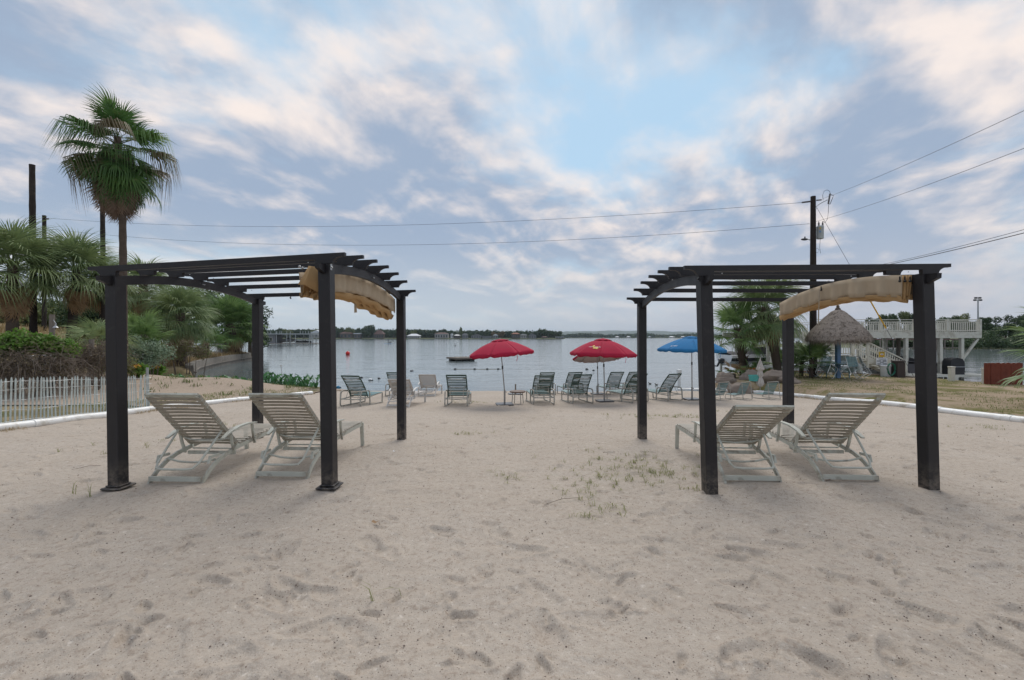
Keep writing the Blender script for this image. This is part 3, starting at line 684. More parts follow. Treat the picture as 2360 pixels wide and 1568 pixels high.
# ------------------------------------------------------------------ strap loungers (x across, y towards the foot end, z up; rear feet at y = 0)
def lounger_proto(top_y, top_z, fm, sm, gap=False, seed=0, white=False):
    root = lthing('sun_lounger', 'x', 'sun lounger', (0, 0, 0)); w = .30; hy, hz = .62, .315
    rail = [(1.66, .355), (1.3, .35), (.95, .335), (.65, .305), (.42, .265), (.27, .215), (.15, .14), (.07, .06), (.0, -.06)]
    for s in (-1, 1):
        mb = MB(); mb.flat([(s * w, y, z - .02) for y, z in rail], .022, .046, (1, 0, 0) if False else (0, 0, 1)); mb.build('side_rail', fm, root, 40)
        mb = MB(); mb.flat([(s * w, 1.645, .36), (s * w, 1.66, .2), (s * w, 1.69, -.05)], .05, .03, (0, 1, 0)); mb.build('leg', fm, root)
        mb = MB(); mb.flat([(s * w, .30, .265), (s * w, .16, .27), (s * w, .145, .20)], .026, .03, (0, 0, 1)); mb.build('gusset', fm, root)
        # armrest
        A = s * (w + .035)
        ar = MB().flat([(A, .30, .445), (A, .42, .50), (A, .58, .535), (A, .76, .545), (A, .92, .53)], .055, .02, (0, 0, 1), [.7, 1, 1, .95, .6]).build('armrest', fm, root, 40)
        mb = MB(); mb.flat([(s * (w + .015), .46, .505), (s * (w + .012), .50, .35), (s * (w + .012), .55, .22)], .03, .018, (0, 1, 0)); mb.flat([(s * (w + .015), .86, .53), (s * (w + .012), .90, .36), (s * (w + .012), .93, .26)], .03, .018, (0, 1, 0)); mb.each('arm_support', fm, ar)
        mb = MB()
        for yy, zz in ((.53, .30), (.91, .335)): mb.tube([(s * (w + .0), yy, zz), (s * (w + .034), yy, zz)], .009, 6)
        mb.each('bolt', M['galv'], ar)
    mb = MB(); mb.bar((-w, .04, .055), (w, .04, .055), .022, .05); mb.build('rear_stretcher', fm, root)
    mb = MB(); mb.bar((-w, 1.655, .335), (w, 1.655, .335), .024, .05); mb.build('foot_bar', fm, root)
    mb = MB(); mb.bar((-w, .95, .30), (w, .95, .30), .02, .04); mb.bar((-w, .58, .215), (w, .58, .215), .02, .04); mb.each('cross_bar', fm, root)
    mb = MB(); mb.tube([(-w + .02, .26, .22), (-.15, .27, .185), (0, .272, .175), (.15, .27, .185), (w - .02, .26, .22)], .012, 8); mb.build('curved_stretcher', fm, root)
    # backrest frame
    d = Vector((0, top_y - hy, top_z - hz)); L = d.length; d.normalize(); n = Vector((1, 0, 0)).cross(d)
    bw = w - .018
    for s in (-1, 1):
        mb = MB(); p0 = Vector((s * bw, hy, hz)); mb.sweep([p0 - d * .02, p0 + d * (L)], [(-.017, -.017), (.017, -.017), (.021, 0), (.017, .017), (-.017, .017), (-.021, 0)], (1, 0, 0)); mb.build('back_rail', fm, root)
    p = Vector((0, hy, hz)) + d * L; mb = MB(); mb.bar(p - Vector((bw + .017, 0, 0)), p + Vector((bw + .017, 0, 0)), .05, .022, d.cross(Vector((1, 0, 0)))); mb.build('top_rail', fm, root)
    # straps wrap the rails
    N = 15; sw = L / (N + .6) * .76; r0 = random.Random(seed)
    ps = [(-bw - .021, 0), (-bw - .021, .02), (-bw + .021, .022)] + [(x, .022 - .006 * (1 - (x / bw) ** 2)) for x in (-.14, 0, .14)] + [(bw - .021, .022), (bw + .021, .02), (bw + .021, 0), (bw + .021, -.02), (bw - .021, -.022), (bw - .021, .0195), (.14, .0165), (0, .0135), (-.14, .0165), (-bw + .021, .0195), (-bw + .021, -.022), (-bw - .021, -.02)]
    def strap_mesh(wd):
        mb = MB(); vs = []
        for yy in (-wd / 2, wd / 2):
            for x, z in ps: vs.append((x, yy, z))
        k = len(ps); mb.add(vs, [(i, (i + 1) % k, k + (i + 1) % k, k + i) for i in range(k)])
        # front and back broad faces at the edges are thin: close them with strips
        fs = []
        for o_, fl in ((0, False), (k, True)):
            pair = [(2, 15), (3, 14), (4, 13), (5, 12), (6, 11)]
            for (a, b), (c, e) in zip(pair[:-1], pair[1:]):
                q = (o_ + a, o_ + c, o_ + e, o_ + b); fs.append(q if fl else tuple(reversed(q)))
        mb.f += fs; mb.m += [0] * len(fs)
        return mb.mesh('strap', sm, 40)
    me = strap_mesh(sw)
    ex, ey, ez = Vector((1, 0, 0)), d, Vector((1, 0, 0)).cross(d)
    for k in range(N):
        if gap and k == N - 1: continue
        q = Vector((0, hy, hz)) + d * (L * (k + .75) / (N + .45)) + Vector((0, 0, r0.uniform(-.002, .002)))
        link('strap', me, root, mw=Matrix((ex, ey, ez)).transposed().to_4x4()).location = q
    NS = 14; me2 = strap_mesh((1.62 - .66) / NS * .68)
    for k in range(NS):
        y = .68 + (1.60 - .66) * k / (NS - 1); z = np.interp(y, [.42, .65, .95, 1.3, 1.66], [.265, .305, .335, .35, .355]) + .012
        sl = math.atan2(.03, .5); o = link('strap', me2, root, loc=(0, y, z), rot=(sl, 0, 0)); o.scale = (1.015, 1, .6)
    # bent tube behind the backrest and the U-shaped prop
    c1 = Vector((0, hy, hz)) + d * (L * .17) - n * .0
    b = ez * -1.0 if ez.y > 0 else ez
    bk = Vector((0, -d.z, d.y)) if True else b
    if bk.y > 0: bk = -bk
    mb = MB(); mb.tube([c1 + Vector((x, 0, 0)) + bk * q for x, q in ((-bw, .02), (-.2, .045), (0, .06), (.2, .045), (bw, .02))], .010, 8); mb.build('back_brace', fm, root)
    c2 = Vector((0, hy, hz)) + d * (L * .34)
    end = Vector((0, .02, .165)); q = []
    for s in (-1, 1):
        pts = [c2 + Vector((s * (bw - .015), 0, 0)) + bk * .025, c2.lerp(end, .5) + Vector((s * (bw - .03), 0, .0)), c2.lerp(end, .85) + Vector((s * (bw - .045), 0, 0)), end + Vector((s * (bw - .075), 0, .008))]
        q.append(pts)
    mb = MB(); mb.tube(q[0] + [end + Vector((-.12, 0, 0)), end + Vector((.12, 0, 0))] + list(reversed(q[1])), .0125, 8); mb.build('prop_loop', fm, root)
    mb = MB(); h0 = Vector((0, hy, hz)); mb.tube([h0 + Vector((-bw, 0, 0)), h0 + Vector((-bw + .04, -.03, -.05)), h0 + Vector((bw - .04, -.03, -.05)), h0 + Vector((bw, 0, 0))], .009, 8); mb.build('hinge_rod', fm, root)
    return root
def set_thing(o, label, loc, rz, group=None):
    o.location = loc; o.rotation_euler = (0, 0, rz); o['label'] = label
    if group: o['group'] = group
def place_feet(lx, ly, rx, ry):
    a = G(lx, ly); b = G(rx, ry); c = (a + b) / 2; c.z = min(a.z, b.z); return c, math.atan2(b.y - a.y, b.x - a.x)
def tilt_to_ground(o, ln=1.65):
    p = o.location; a = o.rotation_euler.z; q = (p.x - ln * math.sin(a), p.y + ln * math.cos(a)); o.rotation_euler.x = math.atan2(gz(*q) - p.z, ln)
LG = 'khaki strap loungers under the pergolas'
def loungers():
    def head(a, b): p, q = G(*a), G(*b); return math.atan2(-(q.x - p.x), q.y - p.y)
    HA = head((710, 1103), (835, 1028)); HB = head((1674, 1113), (1558, 1031)); print('HEAD', math.degrees(HA), math.degrees(HB), (G(835, 1028) - G(710, 1103)).length, (G(1558, 1031) - G(1674, 1113)).length)
    for (lx, ly, rx, ry, ty, tz, gap, lab) in ((333, 1119, 461, 1116, -.02, .985, False, 'khaki strap lounger nearest the picket fence'), (577, 1108, 710, 1103, -.10, .975, False, 'khaki strap lounger beside the inner post of the fence-side pergola'),
                                     (1674, 1113, 1806, 1116, -.22, .875, False, 'khaki strap lounger with the lowest reclined back, under the lawn-side pergola'), (1900, 1112, 2033, 1112, -.07, .99, True, 'khaki strap lounger with an open gap below its top rail, beside the lawn-side outer post')):
        o = lounger_proto(ty, tz, M['khaki'], M['strap'], gap, lx); c, a = place_feet(lx, ly, rx, ry); a = HA if lx < 1000 else HB; set_thing(o, lab, c, a, LG); tilt_to_ground(o)
    for (lx, rx, y, ty, tz, lab) in ((888, 943, 939, .06, .80, 'white strap lounger half hidden by the inner far pergola post'), (960, 1004, 914, .12, .84, 'off-white strap lounger alone at the water edge')):
        o = lounger_proto(ty, tz, M['white_frame'], M['white_strap'], False, lx); c, a = place_feet(lx, y, rx, y); set_thing(o, lab, c, 0 if lx > 900 else R(-5), 'white loungers'); tilt_to_ground(o); o.scale = (1.1, 1, 1)
loungers()
# ------------------------------------------------------------------ green sled-base chaises
def chaise_proto():
    fm, sm = M['chaise_frame'], M['green_strap']; root = lthing('strap_chaise', 'x', 'chaise', (0, 0, 0)); w = .33
    for s in (-1, 1):
        x = s * w
        mb = MB(); mb.flat([(x, 1.32, .02), (x, .6, .012), (x, .06, .012), (x, .005, .03), (x, 0, .09), (x, .005, .36), (x, .03, .425), (x, .09, .455), (x, .42, .455), (x, .49, .43), (x, .51, .37), (x, .545, .02)], .030, .034, (0, 1, 0) if False else (0, 0, 1)); mb.build('arm_loop', fm, root, 50)
        mb = MB(); mb.flat([(x * .93, 1.32, .015), (x * .93, 1.325, .30), (x * .93, 1.30, .325), (x * .93, .9, .30), (x * .93, .5, .25), (x * .93, .02, .215)], .026, .03); mb.build('seat_rail', fm, root, 50)
    mb = MB(); mb.bar((-w, .03, .215), (w, .03, .215), .026, .026); mb.bar((-w * .93, 1.32, .32), (w * .93, 1.32, .32), .026, .026); mb.bar((-w, .5, .235), (w, .5, .235), .022, .022); mb.each('cross_bar', fm, root)
    # curved backrest
    by, bz = .46, .27; L = .80; bw = .29
    def bp(t): a = R(63) + R(13) * (t - .45); return Vector((0, by - L * t * math.cos(R(50)) + .05 * math.sin(math.pi * t), bz + L * t * math.sin(R(54))))
    pts = [bp(k / 10) for k in range(11)]
    for s in (-1, 1): mb = MB(); mb.tube([p + Vector((s * bw, 0, 0)) for p in pts], .017, 8); mb.build('back_rail', sm, root)
    mb = MB(); mb.tube([pts[-1] + Vector((-bw, 0, 0)), pts[-1] + Vector((bw, 0, 0))], .017, 8); mb.build('top_rail', sm, root)
    me = MB().box((0, 0, 0), (2 * bw + .035, .040, .006), None, .002).mesh('strap', sm)
    N = 13
    for k in range(N):
        t = (k + .5) / N; p = bp(t); d = (bp(min(1, t + .03)) - bp(max(0, t - .03))).normalized()
        M3 = Matrix((Vector((1, 0, 0)), d, Vector((1, 0, 0)).cross(d))).transposed().to_4x4(); o = link('strap', me, root, mw=M3); o.location = p + Vector((0, .012, .004))
    for t in (.44, .83):
        p = bp(t); mb = MB(); mb.tube([p + Vector((x, q, z)) for x, q, z in ((-bw, -.01, .02), (-.18, -.035, 0), (0, -.045, -.018), (.18, -.035, 0), (bw, -.01, .02))], .011, 8); mb.build('back_brace', fm, root)
    for s in (-1, 1): mb = MB(); mb.tube([bp(.44) + Vector((s * .19, -.04, 0)), (s * .2, .05, .20)], .008, 6); mb.build('prop_rod', fm, root)
    mb = MB(); mb.tube([(-.27, .06, .23), (-.15, .1, .205), (0, .11, .195), (.15, .1, .205), (.27, .06, .23)], .011, 8); mb.build('curved_stretcher', fm, root)
    me2 = MB().box((0, 0, 0), (2 * w * .93 + .03, .050, .006), None, .002).mesh('strap', M['teal_strap'])
    for k in range(12):
        y = .56 + (1.29 - .56) * k / 11; link('strap', me2, root, loc=(0, y, np.interp(y, [.5, .9, 1.3], [.272, .322, .345])), rot=(.1, 0, 0))
    return root
def chaises():
    pr = chaise_proto(); first = [True]
    L = [(807, 938, 12, 'green strap chaise at the fence end of the shore row, turned towards the middle'),
         (908, 914, 0, 'green strap chaise hidden behind the white lounger and the pergola post'),
         (1051, 937, 0, 'green strap chaise standing alone between the white lounger and the nearer red umbrella pole'),
         (1254, 933, -9, 'green strap chaise beside the small round side table'),
         (1262, 911, -5, 'green strap chaise directly behind the one beside the side table'),
         (1327, 911, -14, 'green strap chaise at the water, overlapped by the chaise in front of it'),
         (1344, 931, -10, 'green strap chaise in front, just beside the yellow-flowered red umbrella base'),
         (1424, 910, -14, 'green strap chaise at the water just past the paired red umbrella poles'),
         (1466, 908, -12, 'green strap chaise at the water behind the far post of the lawn-side pergola'),
         (1477, 928, -27, 'green strap chaise in front, cut by the far post of the lawn-side pergola'),
         (1557, 925, -27, 'green strap chaise angled towards the middle beside the blue umbrella')]
    for px, py, hd, lab in L:
        o = pr if first[0] else copy_tree(pr); first[0] = False
        set_thing(o, lab, G(px, py), R(-hd), 'green strap chaises along the shore'); tilt_to_ground(o, 1.2)
chaises()
def sand_chairs():
    fm, sm = M['chaise_frame'], M['teal_strap']; root = lthing('sand_chair', 'x', 'chair', (0, 0, 0)); w = .27
    # seat front towards +y
    bt = Vector((0, -.10, .62)); hb = Vector((0, .08, .17))
    for s in (-1, 1):
        x = s * w
        mb = MB(); mb.tube([(x, .50, .0), (x, .48, .15), (x, .1, .14), (x, .08, .16)], .012, 8); mb.tube([(x * 1.04, -.18, .01), (x * 1.04, -.15, .25), (x * 1.04, -.13, .56), (x * 1.04, -.11, .615), (x * 1.02, -.10, .63)], .012, 8); mb.tube([(x * 1.04, -.18, .012), (x * 1.04, .5, .012)], .011, 8); mb.each('side_frame', fm, root)
    mb = MB(); mb.tube([(-w * 1.02, -.10, .63), (w * 1.02, -.10, .63)], .012, 8); mb.tube([(-w, .49, .15), (w, .49, .15)], .012, 8); mb.tube([(-w, .08, .155), (w, .08, .155)], .012, 8); mb.each('cross_bar', fm, root)
    me = MB().box((0, 0, 0), (2 * w + .02, .043, .006), None, .002).mesh('strap', sm); d = (bt - hb).normalized()
    M3 = Matrix((Vector((1, 0, 0)), d, Vector((1, 0, 0)).cross(d))).transposed().to_4x4()
    for k in range(8): o = link('strap', me, root, mw=M3); o.location = hb.lerp(bt, (k + .4) / 8.2)
    for k in range(6): link('strap', me, root, loc=(0, .13 + .065 * k, .165))
    for i, (px, py, hd, lab) in enumerate(((1662, 922, -28, 'low teal strap sand chair partly hidden by the lawn-side pergola post'), (1712, 921, -32, 'low teal strap sand chair in the middle of the three by the pipe'), (1775, 920, -22, 'low teal strap sand chair in front of the closed umbrella'))):
        o = root if i == 0 else copy_tree(root); set_thing(o, lab, G(px, py), R(-hd), 'low sand chairs beside the pipe'); o.scale = (1.0, 1.0, 1.0)
sand_chairs()
# ------------------------------------------------------------------ umbrellas
def umbrella(label, bx, by, tx, ty, rim_y, halfw, mat, tilt=(0, 0), logo=None, under=None):
    base = G(bx, by); Y = base.y; top = Wd(tx, ty, Y); rad = halfw / FD * Y; hgt = (rim_y - ty) / FD * Y
    root = lthing('beach_umbrella', label, 'umbrella', base, 0, 'open beach umbrellas')
    top = top - base
    pl = MB().box((0, 0, .03), (.52, .46, .045), R(8), .01).build('base_plate', M['granite'], root)
    MB().tube([(0, 0, .05), (.0, 0, .46)], .029, 10).build('base_tube', M['pole'], pl)
    k1 = Vector((0, 0, 0)).lerp(top, .62); k1 = Vector((top.x * .45, 0, top.z * .58))
    po = MB().tube([(0, 0, .4), k1], .018, 10).tube([k1, top + Vector((0, 0, .0))], .0155, 10).each('pole', M['pole'], root)
    MB().tube([k1 - Vector((0, 0, .05)), k1 + Vector((0, 0, .05))], .026, 10).build('tilt_joint', M['black'], po)
    MB().tube([(.03, 0, .40), (.065, 0, .40)], .012, 6).build('clamp_knob', M['black'], po)
    # canopy of eight panels, in a tilted frame
    Rm = Matrix.Rotation(R(tilt[0]), 3, 'X') @ Matrix.Rotation(R(tilt[1]), 3, 'Y')
    def cp(r, a, drop=0.0):
        f = r * (1 + .0 * math.cos(8 * a)); z = -hgt * (.12 * f + .88 * f ** 1.75)
        ca = math.cos(a); sg = math.cos(((a - off) % (math.pi / 4)) - math.pi / 8) ; q = math.cos(math.pi / 8) / sg if f > .3 else 1
        q = 1 + (q - 1) * f
        return top + Rm @ Vector((rad * f * q * math.cos(a), rad * f * q * math.sin(a), z - drop + .02 * f * (1 - q) * 3))
    off = math.pi / 8 + .12
    for k in range(8):
        a0 = off + k * math.pi / 4; rows = []
        for i in range(13):
            r = .20 + .80 * i / 12; rows.append([cp(r, a0 + (math.pi / 4) * j / 8) for j in range(9)])
        v = []
        for j in range(9):
            e = min(j, 8 - j); v.append(cp(1.0, a0 + (math.pi / 4) * j / 8, .05 if e == 0 else .095 + .008 * math.sin(j * 2 + k)))
        rows.append(v)
        # two-sided: outer fabric, inner lining
        mb = MB(); mb.grid([list(reversed(r)) for r in rows]); o = mb.build('canopy_panel', [mat, under or M['lining']], root, 55)
        s = o.modifiers.new('thickness', 'SOLIDIFY'); s.thickness = .004; s.offset = -1; s.material_offset = 1; s.material_offset_rim = 0
        MB().tube([cp(r, a0) + Vector((0, 0, -.015)) for r in (.1, .4, .7, .98)], .006, 5).build('rib', M['pole'], root)
    mb = MB(); rows = []
    for i in range(6):
        r = .26 * i / 5; rows.append([cp(r, off + 2 * math.pi * j / 32) + Vector((0, 0, .028 - (.014 * (1 + math.cos(8 * 2 * math.pi * j / 32)) if i == 5 else 0))) for j in range(33)])
    mb.grid([list(reversed(r)) for r in rows]); o = mb.build('vent_cap', mat, root, 55); s = o.modifiers.new('thickness', 'SOLIDIFY'); s.thickness = .004; s.offset = -1
    MB().lathe([(.012, 0), (.02, .01), (.018, .035), (.004, .05)], top + Vector((0, 0, .012)), 8).build('finial', M['pole'], root)
    q = cp(1.0, R(-62), .05); MB().flat([q, q + Vector((.01, 0, -.09)), q + Vector((-.015, 0, -.19))], .014, .003, (0, 1, 0)).build('tie_strap', mat, root)
    def plate(a, r, pts, mt, nm, lift=.006):
        """flat print following the canopy at bearing a, radius r; pts in metres (across, down)"""
        vs = []
        for x, y in pts:
            aa = a + x / (rad * r); rr = r + y / rad; e = .004; p = cp(rr, aa); n = (cp(rr + e, aa) - p).cross(cp(rr, aa + e) - p).normalized()
            if n.z < 0: n = -n
            vs.append(p + n * lift)
        return vs
    if logo == 'flowers':
        a, r = R(-122), .70; mb = MB()
        def blob(cx_, cy_, s, n, lf, mt):
            pts = [(cx_ + s * math.cos(t) * (.62 + .38 * abs(math.cos(2.5 * t))), cy_ + s * math.sin(t) * (.62 + .38 * abs(math.cos(2.5 * t)))) for t in [2 * math.pi * i / n for i in range(n)]]
            m2 = MB(); m2.add(plate(a, r, pts, None, None, lf), [tuple(range(n))]); m2.build('flower_print', mt, root, 0)
        for cx_, cy_, s in ((-.06, -.045, .052), (-.005, .045, .05), (.08, .05, .055)):
            blob(cx_, cy_, s, 20, .008, M['signyellow']); blob(cx_, cy_, s * .35, 10, .011, M['orange_guard'])
        mb = MB()
        for x0, x1, yy, ph in ((-.22, -.09, .0, 0), (.01, .20, -.01, 2)):
            n = 16; up = []; dn = []
            for i in range(n + 1):
                x = x0 + (x1 - x0) * i / n; y = yy + .018 * math.sin(i * 2.1 + ph); up.append((x, y - .008)); dn.append((x, y + .008))
            vs = plate(a, r, up + dn, None, None, .007); mb.add(vs, [(i, i + 1, n + 2 + i, n + 1 + i) for i in range(n)])
        mb.build('script_print', M['signwhite'], root, 0)
    if logo == 'script':
        a, r = R(-150), .83; mb = MB()
        for x0, x1, yy, ph in ((-.13, -.02, .01, 0), (.0, .14, -.005, 2)):
            n = 14; up = []; dn = []
            for i in range(n + 1):
                x = x0 + (x1 - x0) * i / n; y = yy + .014 * math.sin(i * 2.2 + ph); up.append((x, y - .009)); dn.append((x, y + .009))
            vs = plate(a, r, up + dn, None, None, .007); mb.add(vs, [(i, i + 1, n + 2 + i, n + 1 + i) for i in range(n)])
        mb.build('script_print', M['signwhite'], root, 0)
    return root
M['signyellow'] = pmat('print_yellow', (.80, .62, .18), .7, .08, 3)
def umbrellas():
    umbrella('leaning plain red umbrella beside the small side table', 1163, 934, 1152, 784, 814, 78, M['red'], (0, -5))
    umbrella('red umbrella with a yellow flower print on its canopy', 1393, 926, 1390, 782, 815, 76, M['red'], (0, 1.5), 'flowers')
    umbrella('red umbrella tipped back to show its pale lining, behind the flower-print one', 1378, 909, 1376, 803, 823, 58, M['red'], (-13, -2))
    umbrella('bright blue umbrella with small white lettering', 1595, 922, 1594, 777, 806, 75, M['blue'], (0, 1), 'script', M['blue'])
    # closed umbrella
    b = G(1752, 904); root = lthing('closed_umbrella', 'closed off-white umbrella tied around its pole, beside the sand chairs', 'umbrella', b)
    MB().tube([(0, 0, 0), (.01, 0, 1.42)], .02, 10).build('pole', M['pole'], root)
    rows = []
    for i in range(22):
        t = i / 21; z = 1.40 - 1.16 * t; r = np.interp(t, [0, .05, .30, .38, .42, .62, .68, .74, .9, 1], [.012, .03, .11, .14, .065, .10, .045, .09, .125, .06]); rows.append([Vector((r * math.cos(a) * (1 + .28 * math.cos(6 * a + t * 4)), r * math.sin(a) * (1 + .28 * math.cos(6 * a + t * 4)), z)) for a in [2 * math.pi * j / 36 for j in range(37)]])
    MB().grid(rows).build('furled_canopy', M['white_cloth'], root, 60); MB().ball((.01, 0, 1.43), .022, 8, 6).build('finial', M['white_cloth'], root)
M['white_cloth'] = pmat('weathered_white_cloth', (.55, .51, .47), .9, .12, 4, 0, .2, 200, .1, (.40, .36, .32), 3.)
umbrellas()
def shore_bits():
    # small side table
    b = G(1193, 931); root = lthing('side_table', 'small round brown side table between the red umbrella and a green chaise', 'table', b)
    MB().lathe([(.245, 0), (.255, .012), (.255, .03), (.245, .04), (.23, .035), (.05, .03), (.001, .03)], (0, 0, .37), 24, False).lathe([(.001, 0), (.245, 0)], (0, 0, .37), 24, False).build('table_top', M['brown_top'], root)
    for k in range(4): a = k * math.pi / 2 + .5; MB().tube([(.18 * math.cos(a), .18 * math.sin(a), .37), (.21 * math.cos(a), .21 * math.sin(a), -.02)], .013, 8).build('leg', M['chaise_frame'], root)
    b = G(1187, 910); root = lthing('umbrella_stand', 'empty umbrella stand of dark plate and short tube near the water', 'umbrella stand', b)
    MB().box((0, 0, .03), (.56, .4, .045), .1, .01).build('base_plate', M['granite'], root); MB().tube([(0.02, 0, .05), (.02, 0, .44)], .032, 10).build('base_tube', M['wood'], root)
    b = G(1573, 891); root = lthing('bucket', 'blue plastic bucket at the end of the pipe', 'bucket', b); MB().lathe([(.07, 0), (.075, .01), (.095, .2), (.105, .205), (.105, .22), (.09, .22), (.07, .02)], (0, 0, 0), 18).build('body', M['bucket'], root); MB().tube([(.1 * math.cos(a), 0, .21 + .1 * math.sin(a)) for a in [math.pi * k / 10 for k in range(11)]], .005, 5).build('handle', M['bucket'], root)
    b = GW(1565, 893); root = lthing('marker_post', 'white capped post standing in the shallows behind a chaise', 'post', b); MB().tube([(0, 0, -.8), (0, 0, .72)], .07, 12).build('shaft', M['pipe'], root); MB().lathe([(.10, 0), (.125, .01), (.115, .12), (.13, .13), (.13, .16), (.02, .165)], (0, 0, .72), 16).build('cap', M['pipe'], root)
    b = GW(652, 873); root = lthing('standpipe', 'slim white pole with a cap rising beside the elephant ear leaves', 'pole', b); MB().tube([(0, 0, -.6), (-.1, 0, .78)], .03, 10).build('shaft', M['pipe'], root); MB().tube([(-.17, 0, .78), (-.05, 0, .80)], .035, 8).build('cap', M['pipe'], root)
M['brown_top'] = pmat('brown_table_top', (.15, .095, .07), .6, .25, 5)
shore_bits()
# ------------------------------------------------------------------ plants
def frond_mesh(seed, pet, Rb, nseg, arc, droop, tip, width, mat, cup=.0, thread=0.):
    q = np.random.RandomState(seed); V = []; F = []
    n0 = 4; ts = np.linspace(0, 1, n0 + 1); pr = .022 + .004 * pet
    for i, t in enumerate(ts):
        c = np.array([pet * t, 0, -.10 * pet * t * t]); r = pr * (1 - .5 * t)
        for k in range(3): a = k * 2.094 + 1.57; V.append(c + np.array([0, r * np.cos(a), r * np.sin(a)]))
    for i in range(n0):
        for k in range(3): F.append((i * 3 + k, i * 3 + (k + 1) % 3, i * 3 + 3 + (k + 1) % 3, i * 3 + 3 + k))
    C = np.array([pet, 0, -.10 * pet]); tt = np.array([.0, .22, .5, .78, 1.0]); ww = np.array([.35, 1., .9, .5, .06])
    for i in range(nseg):
        f = (i + .5) / nseg; a = (f - .5) * arc * math.pi / 180; ln = Rb * (.72 + .28 * math.cos(a * .62)) * q.uniform(.9, 1.06)
        a += q.uniform(-.03, .03); costa = .28 * Rb * max(0, math.cos(a)) * .6; b = C + np.array([costa, 0, -costa * .15]); d = np.array([math.cos(a), math.sin(a), 0]); s = np.array([-math.sin(a), math.cos(a), 0])
        dr = droop * q.uniform(.7, 1.3); tp = tip * q.uniform(.5, 1.5); fz = q.choice([-1, 1]) * .35; base = len(V); hang = thread * q.uniform(.6, 1.2)
        for t, w in zip(tt, ww):
            p = b + d * ln * (t if not thread else min(t, .5) + .15 * max(0, t - .5)); z = -dr * ln * t * t - tp * ln * max(0, t - .5) ** 2 * 4 + cup * abs(math.sin(a / 2)) * ln * t
            if thread: z -= hang * max(0, t - .45) * Rb * 1.6; p = p + s * q.uniform(-.04, .04) * t
            p = p + np.array([0, 0, z]); h = width * w / 2 * (1 if not thread or t < .5 else .55)
            V.append(p - s * h + np.array([0, 0, -fz * h])); V.append(p + s * h + np.array([0, 0, fz * h]))
        for k in range(4): F.append((base + 2 * k, base + 2 * k + 1, base + 2 * k + 3, base + 2 * k + 2))
    return npmesh('frond', np.array(V), np.array(F), mat, True)
FR = {}
def fronds():
    FR['tall'] = [frond_mesh(k, .95, 1.15, 34, 215, .10, .25, .065, M['palm_tall'], .1) for k in range(3)]
    FR['thread'] = [frond_mesh(k + 10, 1.15, 1.25, 30, 190, .12, .2, .055, M['palm_thread'] if k else M['palm_tall'], 0, 1.0) for k in range(3)]
    FR['skirt'] = [frond_mesh(k + 20, .75, 1.05, 24, 120, .15, .15, .06, M['palm_skirt'], .3) for k in range(3)]
    FR['sabal'] = [frond_mesh(k + 30, .85, 1.0, 34, 230, .28, .42, .042, M['palm_grey'], -.1) for k in range(4)]
    FR['dead'] = [frond_mesh(k + 40, .7, .8, 22, 130, .3, .2, .05, M['palm_dead'], .2) for k in range(3)]
    FR['fan'] = [frond_mesh(k + 50, .85, .95, 36, 250, .10, .22, .058, M['palm_green'], .08) for k in range(4)]
fronds()
def put_frond(root, kind, top, yaw, elev, sc, q, nm='frond', roll=.35):
    me = q.choice(FR[kind]); Mx = Matrix.Rotation(yaw, 4, 'Z') @ Matrix.Rotation(-elev, 4, 'Y') @ Matrix.Rotation(q.uniform(-roll, roll), 4, 'X') @ Matrix.Scale(sc, 4)
    o = link(nm, me, root, mw=Mx); o.location = top; return o
def trunk(root, pts, rad, mat, boots=None, q=None, seg=12):
    mb = MB(); n = 24; P = []
    for i in range(n + 1):
        t = i / n * (len(pts) - 1); k = min(int(t), len(pts) - 2); f = t - k; P.append(Vector(pts[k]).lerp(Vector(pts[k + 1]), f))
    rr = [np.interp(i / n, np.linspace(0, 1, len(rad)), rad) * (1 + .05 * math.sin(i * 2.7)) for i in range(n + 1)]
    mb.tube(P, rr, seg); o = mb.build('trunk', mat, root, 60)
    if boots:
        lo, hi, num = boots; mb = MB()
        for k in range(num):
            t = lo + (hi - lo) * k / num; p = P[int(t * n)].lerp(P[min(int(t * n) + 1, n)], t * n - int(t * n)); r = np.interp(t, np.linspace(0, 1, len(rad)), rad); a = k * 2.4
            d = Vector((math.cos(a), math.sin(a), 0)); mb.flat([p + d * r * .8, p + d * (r + .05) + Vector((0, 0, .10)), p + d * (r + .10 + .05 * (k % 3)) + Vector((0, 0, .24))], .075, .03, (0, 0, 1), [1, .8, .35])
        b = mb.build('leaf_bases', mat, o); b['kind'] = 'stuff'
    return o
def palm(label, base, top, rad, kind, nf, sc, e0, e1, tm='trunk', dead=None, boots=None, seed=0, spread=.35, bend=None, name='palm_tree'):
    q = random.Random(seed); base = Vector(base); top = Vector(top); root = lthing(name, label, 'palm', base, 0, 'palms')
    t = top - base; pts = [Vector((0, 0, -.3))] + ([Vector(bend)] if bend else [t * .5]) + [t]
    trunk(root, pts, rad, M[tm], boots, q)
    for k in range(nf):
        f = (k + .5) / nf; e = e0 + (e1 - e0) * f ** 1.0 + q.uniform(-8, 8); y = k * 2.39996 + q.uniform(-.2, .2)
        put_frond(root, kind if not isinstance(kind, tuple) else kind[min(int(f * len(kind)), len(kind) - 1)], t + Vector((.08 * math.cos(y), .08 * math.sin(y), -spread * f)), y, R(e), sc * q.uniform(.85, 1.1), q)
    if dead:
        kd, nd_, s2, z0, z1, ea, eb = dead
        for k in range(nd_):
            f = (k + .5) / nd_; y = k * 2.39996 + q.uniform(-.3, .3); put_frond(root, kd, t + Vector((.12 * math.cos(y), .12 * math.sin(y), z0 + (z1 - z0) * f)), y, R(ea + (eb - ea) * f + q.uniform(-5, 5)), s2 * q.uniform(.85, 1.1), q, 'dead_frond', .5)
    return root
def gxy(dx, Y): x = (dx - CX) / FD * Y; return on(x, Y)
